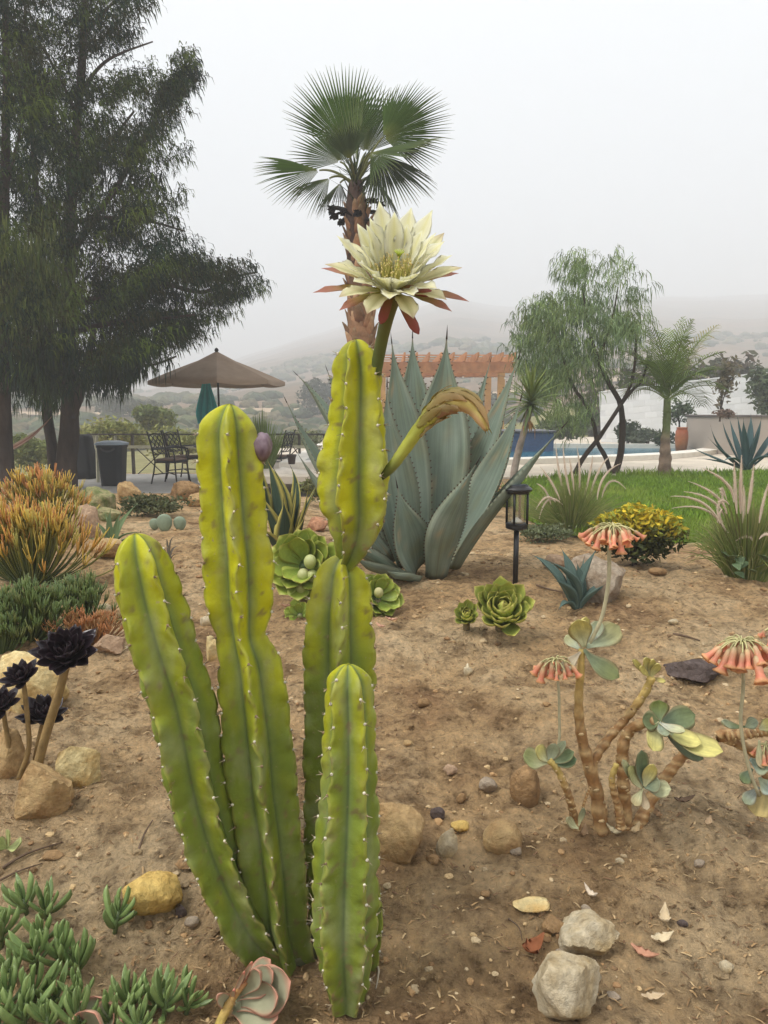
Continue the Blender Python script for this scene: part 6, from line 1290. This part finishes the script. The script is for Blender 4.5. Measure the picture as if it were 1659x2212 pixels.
def tuft(name, label, u, vb, w, hgt, y, n, col, seed, zb, bw=.006):
    r_ = random.Random(seed); b = P(u, vb, y); b.z = zb; s_ = mpp(vb, y); W, H = w * s_, hgt * s_; t = thing(name, label, 'plant', b); mb = MB()
    for i in range(n):
        a = r_.random() * 6.283; sp_ = r_.random(); o_ = Vector((math.cos(a), math.sin(a), 0)); p0 = b + o_ * .06 * r_.random(); L = H * r_.uniform(.7, 1.1); e = p0 + o_ * W * .5 * sp_ + Vector((0, 0, L * (1 - .3 * sp_))); leaf(mb, bez(p0, p0.lerp(e, .5) + Vector((0, 0, .1 * L)), e, 5), Vector((0, -1, .2)), [bw, bw, bw * .9, bw * .6, bw * .1], cup=.2, thick=0, seg=2, col=jit(col, .3, r_))
    o = mb.build('blades', M_gr, t, smooth=False); o['kind'] = 'stuff'; return t
tuft('grass_tuft', 'tall bright green grass tuft behind the purple fruit', 566, 1045, 110, 165, 13.6, 220, (.13, .185, .04), 1, -.1, .012)
tuft('spiky_tuft', 'small spiky green tuft just left of the solar lamp', 1092, 1062, 60, 50, 8.2, 60, (.20, .25, .06), 2, .25, .010)
# ================================================================== BUILT THINGS
# --- solar lamp
lb = G(1113, 1260); LY = lb.y; sl = mpp(1150, LY); lamp = thing('solar_lamp', 'black solar garden lantern on a slim stake', 'lamp', lb)
M_blk = mk('black_metal', (.012, .012, .013), rough=.35, spec=.5, na=.2, ns=30)
zc = lambda v: P(1113, v, LY).z
mb = MB(); tube(mb, [lb + Vector((0, 0, -.05)), Vector((lb.x, LY, zc(1138)))], [5.8 * sl, 5.8 * sl], 14, (1, 1, 1)); mb.build('stake', M_blk, lamp)
c0 = Vector((lb.x, LY, 0))
mb = MB(); lathe(mb, c0, [(8 * sl, zc(1146)), (21 * sl, zc(1142)), (24 * sl, zc(1140)), (24 * sl, zc(1131)), (21 * sl, zc(1129))], 28); mb.build('base_ring', M_blk, lamp, smooth=False)
for k in range(4):
    a = R(45 + 90 * k) + .35; p = c0 + Vector((math.cos(a) * 22.5 * sl, math.sin(a) * 22.5 * sl, 0)); mb = MB(); tube(mb, [p + Vector((0, 0, zc(1132))), p + Vector((0, 0, zc(1062)))], [2.8 * sl] * 2, 6); mb.build('cage_bar', M_blk, lamp)
mb = MB(); lathe(mb, c0, [(21 * sl, zc(1066)), (25 * sl, zc(1066)), (26 * sl, zc(1061)), (31 * sl, zc(1060)), (31.5 * sl, zc(1056)), (28 * sl, zc(1052.5)), (24 * sl, zc(1050)), (23 * sl, zc(1047.5)), (5 * sl, zc(1047))], 32); mb.build('cap', M_blk, lamp, smooth=False)
mb = MB(); lathe(mb, c0, [(20 * sl, zc(1047) + .0005), (20 * sl, zc(1047) + .002)], 24); mb.build('solar_panel', mk('solar_panel', (.10, .12, .16), rough=.15, na=.1, ns=30), lamp, smooth=False)
gm = bpy.data.materials.new('lantern_glass'); gm.use_nodes = True; gn = gm.node_tree.nodes; gl_ = gm.node_tree.links; gn.remove(gn['Principled BSDF'])
gt = gn.new('ShaderNodeBsdfTransparent'); gt.inputs[0].default_value = (.93, .94, .92, 1); gg = gn.new('ShaderNodeBsdfGlossy'); gg.inputs['Roughness'].default_value = .12; gx_ = gn.new('ShaderNodeMixShader'); gx_.inputs[0].default_value = .30
gl_.new(gt.outputs[0], gx_.inputs[1]); gl_.new(gg.outputs[0], gx_.inputs[2]); gl_.new(gx_.outputs[0], gn['Material Output'].inputs[0])
mb = MB(); n_ = 28
for z in (zc(1130), zc(1066)):
    for j in range(n_): a = j / n_ * 6.283; mb.v.append(c0 + Vector((math.cos(a) * 19 * sl, math.sin(a) * 19 * sl, z))); mb.c.append((1, 1, 1))
for j in range(n_): k = (j + 1) % n_; mb.f.append((j, k, n_ + k, n_ + j))
mb.build('glass', gm, lamp)
mb = MB(); lathe(mb, c0, [(13 * sl, zc(1128)), (12 * sl, zc(1125)), (4 * sl, zc(1119)), (2 * sl, zc(1117))], 18); mb.build('diffuser', mk('white_plastic', (.75, .73, .68), rough=.5, na=0), lamp)

# --- parasol and dining set on the patio
PZ = -.07; YU = 15.2; su = mpp(800, YU)
M_canvas = mk('taupe_canvas', (.32, .235, .17), rough=.9, spec=.1, ns=6, na=.10, trans=.12); M_iron = mk('dark_iron', (.010, .009, .009), rough=.5, spec=.4, na=.2, ns=20)
ub = Vector((P(480, 1040, YU).x, YU, PZ)); um = thing('parasol', 'open taupe garden parasol over the patio table', 'parasol', ub)
apex = P(468, 766, YU); rimz = P(468, 824, YU).z; Ru = 1.36
mb = MB(); tube(mb, [ub, apex + Vector((0, 0, .02))], [.024, .020], 12); mb.build('pole', M_iron, um)
mb = MB(); lathe(mb, apex, [(.03, -.02), (.045, .02), (.03, .06), (.045, .085), (.03, .12), (.008, .135)], 12); mb.build('finial', M_iron, um)
for k in range(8):
    a0, a1 = R(45 * k + 12), R(45 * (k + 1) + 12); mb = MB(); n1, n2 = 8, 8
    for i in range(n1 + 1):
        t = i / n1
        for j in range(n2 + 1):
            f = j / n2; q0 = Vector((math.cos(a0), math.sin(a0), 0)).lerp(Vector((math.cos(a1), math.sin(a1), 0)), f); z = lerp(apex.z, rimz, t ** 1.12) - .05 * t * math.sin(math.pi * f) * .6; mb.v.append(Vector((apex.x, apex.y, 0)) + q0 * Ru * t + Vector((0, 0, z))); mb.c.append((1, 1, 1))
    for j in range(n2 + 1):
        f = j / n2; q0 = Vector((math.cos(a0), math.sin(a0), 0)).lerp(Vector((math.cos(a1), math.sin(a1), 0)), f); mb.v.append(Vector((apex.x, apex.y, rimz - .03 * math.sin(math.pi * f) - .075)) + q0 * Ru * 1.0); mb.c.append((1, 1, 1))
    for i in range(n1 + 1):
        for j in range(n2): mb.f.append((i * (n2 + 1) + j, i * (n2 + 1) + j + 1, (i + 1) * (n2 + 1) + j + 1, (i + 1) * (n2 + 1) + j))
    mb.build('canopy_panel', M_canvas, um)
    mb = MB(); e = Vector((apex.x + math.cos(a0) * Ru * .98, apex.y + math.sin(a0) * Ru * .98, rimz - .03)); tube(mb, [apex + Vector((0, 0, -.06)), e], [.010, .008], 5); mb.build('rib', M_iron, um)
mb = MB()
for (t, dz) in ((.02, .055), (.30, -.045)):
    for k in range(8): a = R(45 * k + 12); mb.v.append(Vector((apex.x + math.cos(a) * Ru * t, apex.y + math.sin(a) * Ru * t, apex.z + dz - (.10 if t > .1 else 0)))); mb.c.append((1, 1, 1))
for k in range(8): q = (k + 1) % 8; mb.f.append((k, q, 8 + q, 8 + k))
mb.build('vent_cap', M_canvas, um, smooth=False)
mb = MB(); lathe(mb, ub, [(.26, 0), (.26, .05), (.06, .09), (.03, .3)], 20); mb.build('base', M_iron, um, smooth=False)
# folded turquoise parasol
yt = 16.0; tb_ = Vector((P(452, 1040, yt).x, yt, PZ)); tq = thing('folded_parasol', 'folded turquoise parasol standing behind the taupe one', 'parasol', tb_); st = mpp(860, yt)
mb = MB(); n_ = 40
for i in range(13):
    t = i / 12; z = P(452, lerp(815, 915, t), yt).z; r = (6 + 14 * sstep(0, .8, t) - 3 * sstep(.8, 1, t)) * st
    for j in range(n_): a = j / n_ * 6.283; rr = r * (1 + .28 * math.cos(a * 8 + t * 1.5)); mb.v.append(Vector((tb_.x + math.cos(a) * rr, yt + math.sin(a) * rr, z))); mb.c.append(mixc((.02, .30, .33), (.05, .46, .47), .5 + .5 * math.cos(a * 8 + t * 1.5)))
for i in range(12):
    for j in range(n_): k = (j + 1) % n_; mb.f.append((i * n_ + j, i * n_ + k, (i + 1) * n_ + k, (i + 1) * n_ + j))
mb.build('canopy', mk('turquoise_canvas', attr=True, rough=.8, na=.1, ns=6), tq); mb = MB(); tube(mb, [tb_, Vector((tb_.x, yt, P(452, 800, yt).z))], [.022, .02], 10); mb.build('pole', M_iron, tq)
mb = MB(); lathe(mb, tb_, [(.22, 0), (.22, .05), (.05, .08)], 18); mb.build('base', M_iron, tq, smooth=False)
M_cush = mk('brown_cushion', (.20, .13, .095), rough=.9, na=.15, ns=8)
def chair(label, u, y, rz):
    b = Vector((P(u, 1040, y).x, y, PZ)); t = thing('iron_chair', label, 'chair', b, 'wrought iron patio chairs'); M4 = Matrix.Translation(b) @ Matrix.Rotation(rz, 4, 'Z'); X = lambda x, yy, z: M4 @ Vector((x, yy, z))
    def tb2(name, *paths, r=.013):
        m = MB()
        for p in paths: tube(m, [X(*q) for q in p], [r] * len(p), 6)
        return m.build(name, M_iron, t)
    for sy in (-1, 1):
        tb2('leg', [(.20, sy * .22, .42), (.22, sy * .24, .2), (.25, sy * .26, 0)], r=.015); tb2('leg', [(-.22, sy * .22, .42), (-.25, sy * .24, .2), (-.30, sy * .25, 0)], r=.015)
        tb2('arm', [(-.27, sy * .25, .66), (0, sy * .28, .68), (.2, sy * .28, .66), (.22, sy * .27, .55), (.2, sy * .24, .42)], r=.014)
        tb2('back_post', [(-.21, sy * .23, .42), (-.27, sy * .24, .7), (-.34, sy * .25, .98), (-.36, sy * .26, 1.0)], r=.016)
    m = MB(); vs_ = []
    box(m, (0, 0, 0), (.46, .48, .035), bev=.01); m.v = [X(*(q + Vector((0, 0, .42)))) for q in m.v]; m.build('seat', M_iron, t, smooth=False)
    m = MB(); box(m, (0, 0, 0), (.42, .44, .045), bev=.015); m.v = [X(*(q + Vector((0, 0, .462)))) for q in m.v]; m.build('cushion', M_cush, t)
    bk = []
    for z in (.56, .68, .93): x = -.235 - (z - .5) * .24; bk.append([(x, -.24, z), (x - .01, 0, z + (.03 if z > .9 else 0)), (x, .24, z)])
    for k in range(3):
        yc_ = -.15 + .15 * k
        for ph in (0, 1):
            bk.append([(-.285 - (z - .68) * .24, yc_ + (.065 * math.sin((z - .68) / .25 * math.pi * 2 + ph * 3.14)), z) for z in [.68 + .25 * q / 10 for q in range(11)]])
        bk.append([(-.25 - .03 * q / 6, yc_ + .05 * math.cos(q), .56 + .12 * q / 6) for q in range(7)])
    tb2('back_scrolls', *bk, r=.010); tb2('stretcher', [(-.26, -.24, .18), (-.05, 0, .2), (.23, .24, .18)], [(-.26, .24, .18), (-.05, 0, .2), (.23, -.24, .18)], r=.011); return t
chair('wrought iron chair standing apart beside the bin', 372, 14.3, R(-14)); chair('wrought iron chair pushed close to the table behind the cactus', 402, 15.3, R(-20)); chair('wrought iron chair on the far side behind the purple fruit', 596, 15.4, R(165))
tbb = Vector((P(480, 1040, YU).x, YU, PZ)); tt = thing('patio_table', 'round iron patio table under the taupe parasol', 'table', tbb)
mb = MB(); lathe(mb, tbb, [(.52, .66), (.55, .66), (.55, .69), (.52, .695), (.045, .695), (.045, .66)], 32); mb.build('table_top', M_iron, tt, smooth=False)
for k in range(4): a = R(45 + 90 * k); d = Vector((math.cos(a), math.sin(a), 0)); mb = MB(); tube(mb, [tbb + d * .3 + Vector((0, 0, .66)), tbb + d * .28 + Vector((0, 0, .35)), tbb + d * .42], [.016] * 3, 7); mb.build('leg', M_iron, tt)
# --- bin
yb2 = 13.9; bb = Vector((P(246, 1050, yb2).x, yb2, PZ)); bn = thing('rubbish_bin', 'dark grey rubbish bin with pale blue grey lid', 'bin', bb); sb = mpp(1000, yb2)
def rrect(w, d, r, n=6):
    o = []
    for cx_, cy_, a0 in ((w / 2 - r, d / 2 - r, 0), (-w / 2 + r, d / 2 - r, 90), (-w / 2 + r, -d / 2 + r, 180), (w / 2 - r, -d / 2 + r, 270)):
        for k in range(n + 1): a = R(a0 + 90 * k / n); o.append((cx_ + r * math.cos(a), cy_ + r * math.sin(a)))
    return o
def loft(mb, c, secs, col=(1, 1, 1)):
    n = len(secs[0][1])
    for z, o in secs:
        for x, y in o: mb.v.append(Vector(c) + Vector((x, y, z))); mb.c.append(col)
    b0 = len(mb.v) - n * len(secs)
    for i in range(len(secs) - 1):
        for j in range(n): k = (j + 1) % n; mb.f.append((b0 + i * n + j, b0 + i * n + k, b0 + (i + 1) * n + k, b0 + (i + 1) * n + j))
    mb.f.append(tuple(b0 + j for j in range(n - 1, -1, -1))); mb.f.append(tuple(b0 + (len(secs) - 1) * n + j for j in range(n)))
mb = MB(); loft(mb, bb, [(0, rrect(.38, .36, .08)), (.03, rrect(.39, .37, .09)), (.70, rrect(.47, .45, .10)), (.72, rrect(.50, .48, .11)), (.76, rrect(.50, .48, .11))]); mb.build('body', mk('dark_plastic', (.010, .012, .016), rough=.5, na=.15, ns=5), bn)
mb = MB(); loft(mb, bb + Vector((0, 0, .761)), [(0, rrect(.54, .52, .12)), (.025, rrect(.55, .53, .13)), (.05, rrect(.48, .46, .14)), (.075, rrect(.30, .28, .12))]); mb.build('lid', mk('pale_plastic', (.36, .43, .50), rough=.45, na=.1, ns=5), bn)
mb = MB(); tube(mb, bez(bb + Vector((-.13, -.235, .70)), bb + Vector((0, -.27, .60)), bb + Vector((.13, -.235, .70)), 9), [.016] * 9, 6); mb.build('handle', mk('grey_plastic', (.06, .065, .075), rough=.5), bn)
# --- black draped cover beside the trunk
yk_ = 15.3; kb = Vector((P(178, 1045, yk_).x, yk_, PZ)); kc = MB()
def drape(w, d, k, s):
    o = rrect(w, d, .09, 5); return [(x * (1 + .05 * math.sin(i * 1.9 + s)), y * (1 + .06 * math.sin(i * 2.3 + s))) for i, (x, y) in enumerate(o)]
loft(kc, kb, [(0, drape(.50, .42, 0, 0)), (.2, drape(.56, .46, 0, .3)), (.45, drape(.55, .46, 0, .8)), (.62, drape(.46, .42, 0, 1.2)), (.80, drape(.44, .40, 0, 1.5)), (.88, drape(.42, .36, 0, 1.8)), (.91, drape(.34, .30, 0, 2))]); o = kc.build('draped_cover', mk('black_cloth', (.010, .010, .012), rough=.8, na=.3, ns=6), origin=kb); tag(o, 'tall black draped cover standing between tree trunk and bin', 'cover')
# --- railing at the edge of the patio
yr_ = 16.45; M_rail = mk('weathered_rail', (.48, .45, .32), rough=.85, na=.2, ns=10, bump=.3, bs=30); M_thin = mk('dark_rail', (.075, .065, .05), rough=.7, na=.2, ns=10)
A_, B_ = P(196, 1040, yr_), P(705, 1040, yr_); fn = thing('railing', 'weathered open railing with crossed braces along the patio edge', 'railing', (A_.x, yr_, PZ))
zt = P(300, 938, yr_).z
for i, u in enumerate((210, 290, 362, 433, 505, 575, 648, 702)):
    p = P(u, 1040, yr_); mb = MB(); box(mb, (p.x, yr_, (PZ + zt) / 2 - .005), (.10 if u in (210, 433) else .05, .09, zt - PZ - .01)); mb.build('post', M_rail if u in (210, 433) else M_thin, fn, smooth=False)
for v, m, h_ in ((938, M_thin, .035), (965, M_rail, .065), (1030, M_thin, .04)):
    mb = MB(); box(mb, ((A_.x + B_.x) / 2, yr_ - .07, P(300, v, yr_).z), (B_.x - A_.x, .04, h_)); mb.build('rail', m, fn, smooth=False)
for u0, u1 in ((290, 362), (433, 505), (575, 648)):
    for a, b in ((968, 1028), (1028, 968)): mb = MB(); tube(mb, [P(u0 + 4, a, yr_ + .02), P(u1 - 4, b, yr_ + .02)], [.012] * 2, 6); mb.build('brace', M_thin, fn)
ld = thing('wooden_ladder', 'short pale wooden ladder leaning behind the bin', 'ladder', Vector((P(226, 1046, 14.6).x, 14.6, PZ)))
for u in (212, 252): mb = MB(); q = P(u, 1046, 14.5); q.z = PZ; e = P(u - 3, 942, 14.8); tube(mb, [q, e], [.035, .032], 4); mb.build('side_rail', M_rail, ld, smooth=False)
for v in (968, 1002, 1030): mb = MB(); tube(mb, [P(210, v, 14.64), P(251, v, 14.64)], [.018] * 2, 6); mb.build('rung', M_rail, ld)
# --- hammock
hm = MB(); ha = P(112, 900, 13.1); hpts = [ha, P(92, 922, 13.0), P(60, 950, 12.9), P(20, 972, 12.8), P(-30, 985, 12.7), P(-90, 975, 12.6)]
leaf(hm, vec3(catmull(hpts, 24)), Vector((0, -.55, .85)), [.008 + .07 * sstep(0, .45, i / 23) for i in range(24)], cup=.35, thick=.012, seg=6, col=lambda t, s: (.22, .055, .04) if int((s + 1) * 4) % 2 else (.30, .20, .13)); tag(hm.build('hammock', mk('hammock_cloth', attr=True, rough=.9, na=.15, ns=10), origin=ha), 'striped red brown hammock slung from the dark tree trunk', 'hammock')
# --- pale slab with dark pot
sb_ = P(640, 1022, 12.6); zg = -.1; mb = MB(); mb2 = rock_mesh(300, .97, 3); hh = P(640, 1000, 12.6).z - zg
mb.add([Vector((sb_.x + q.x * .46, 12.6 + q.y * .42, zg + hh / 2 + q.z * hh / 2 * 1.0)) for q in mb2[0]], mb2[1]); tag(mb.build('pale_slab', mk('pale_slab', (.60, .54, .46), rough=.9, na=.15, ns=5, bump=.4, bs=20), origin=Vector((sb_.x, 12.6, zg))), 'broad pale stone slab carrying a small dark pot', 'slab')
pz = zg + hh - .02; pb_ = Vector((P(630, 1000, 12.6).x, 12.6, pz)); mb = MB(); lathe(mb, pb_, [(.055, 0), (.075, .13), (.085, .135), (.085, .165), (.07, .165), (.065, .12)], 18); tag(mb.build('plant_pot', mk('dark_pot', (.045, .03, .028), rough=.7), origin=pb_), 'small dark plant pot on the pale slab', 'pot')
# --- terracotta jar at the planter wall
jb = P(1472, 953, 19.0); jb.z = .275; sj = mpp(930, 19.0); jar = thing('terracotta_jar', 'tall glazed terracotta jar at the end of the planter wall', 'jar', jb); H_ = 54 * sj
mb = MB(); lathe(mb, jb, [(.10, 0), (.13, .03), (.155, H_ * .35), (.165, H_ * .6), (.15, H_ * .85), (.125, H_ * .93), (.14, H_ * .97), (.14, H_), (.11, H_), (.10, H_ * .9)], 24, lambda t, a: mixc((.30, .07, .025), (.36, .13, .045), .5 + .5 * math.sin(t * 9))); mb.build('body', mk('terracotta', attr=True, rough=.3, na=.3, ns=6), jar)
mb = MB(); iv, fs = ico(2); mb.add([jb + Vector((0, 0, H_ * .94)) + Vector((q.x * .09, q.y * .09, q.z * .02)) for q in iv], fs); mb.build('potting_soil', M_soil, jar)
# --- pergola beyond the pool
YG_ = 25.5; M_wood = mk('stained_timber', (.50, .235, .095), rough=.75, ns=4, na=.25, col2=(.40, .165, .065), n2=3, bump=.3, bs=20, rnd=.15); M_post = mk('honey_timber', (.42, .23, .075), rough=.75, ns=5, na=.2)
pg = thing('pergola', 'red brown timber pergola with slatted roof beyond the pool', 'pergola', (P(1082, 950, YG_).x, YG_, .27)); xl, xr = P(812, 800, YG_).x, P(1112, 800, YG_).x
for (u, y) in ((1083, YG_), (826, YG_), (1083, YG_ + 3.2), (826, YG_ + 3.2)):
    x = P(u, 800, YG_).x; z1 = P(u, 806, YG_).z; mb = MB(); box(mb, (x, y, (z1 + .25) / 2), (.22, .22, z1 - .25)); mb.build('post', M_post, pg, smooth=False)
for y in (YG_, YG_ + 3.2):
    mb = MB(); z0, z1 = P(900, 806, YG_).z, P(900, 781, YG_).z; box(mb, ((xl + xr) / 2, y, (z0 + z1) / 2), (xr - xl, .16, z1 - z0 - .01), bev=.01); mb.build('beam', M_wood, pg, smooth=False)
zr = P(900, 781, YG_).z + .01
for k in range(12):
    x = lerp(xl + .15, xr - .12, k / 11); mb = MB(); y0, y1 = YG_ - .75, YG_ + 3.9; vs_ = []
    for xx in (-.03, .03): vs_ += [Vector((x + xx, y0 + .35, zr)), Vector((x + xx, y1, zr)), Vector((x + xx, y1, zr + .24)), Vector((x + xx, y0, zr + .24)), Vector((x + xx, y0, zr + .14))]
    mb.add(vs_, [(0, 1, 2, 3, 4), (9, 8, 7, 6, 5), (0, 5, 6, 1), (1, 6, 7, 2), (2, 7, 8, 3), (3, 8, 9, 4), (4, 9, 5, 0)]); mb.build('rafter', M_wood, pg, smooth=False)
for k in range(3):
    y = YG_ + .9 + k * 1.2; mb = MB(); box(mb, ((xl + xr) / 2, y, zr + .245 + .022), (xr - xl + .1, .05, .04)); mb.build('slat', M_wood, pg, smooth=False)
# --- string of little bulbs under the beam
sx = MB(); pts = [(xl + (xr - xl) * i / 40, YG_ - .14, P(900, 808, YG_).z - .05 - .06 * abs(math.sin(i * .62))) for i in range(41)]; tube(sx, [Vector(p) for p in pts], [.006] * 41, 4, (.05, .05, .05))
for i in range(1, 40, 3): iv, fs = ico(1); sx.add([Vector(pts[i]) + Vector((0, 0, -.05)) + q * .035 for q in iv], fs, (.6, .58, .5))
tag(sx.build('light_string', mk('light_string', attr=True, rough=.4, na=0), origin=Vector(pts[0])), 'unlit string of small bulbs hung along the pergola beam', 'light string')

# ================================================================== HAZE
hzb = MB(); box(hzb, (0, 555, 89), (2340, 1230, 198)); hm_ = bpy.data.materials.new('haze'); hm_.use_nodes = True; hn = hm_.node_tree.nodes; hl = hm_.node_tree.links
hn.remove(hn['Principled BSDF']); pv = hn.new('ShaderNodeVolumePrincipled'); pv.inputs['Color'].default_value = (.93, .96, 1.0, 1); pv.inputs['Density'].default_value = .0044; pv.inputs['Anisotropy'].default_value = .0
hl.new(pv.outputs[0], hn['Material Output'].inputs['Volume'])
hz_o = hzb.build('haze', hm_, smooth=False); hz_o['kind'] = 'stuff'; hz_o['label'] = 'pale drifting fog over the hillside'
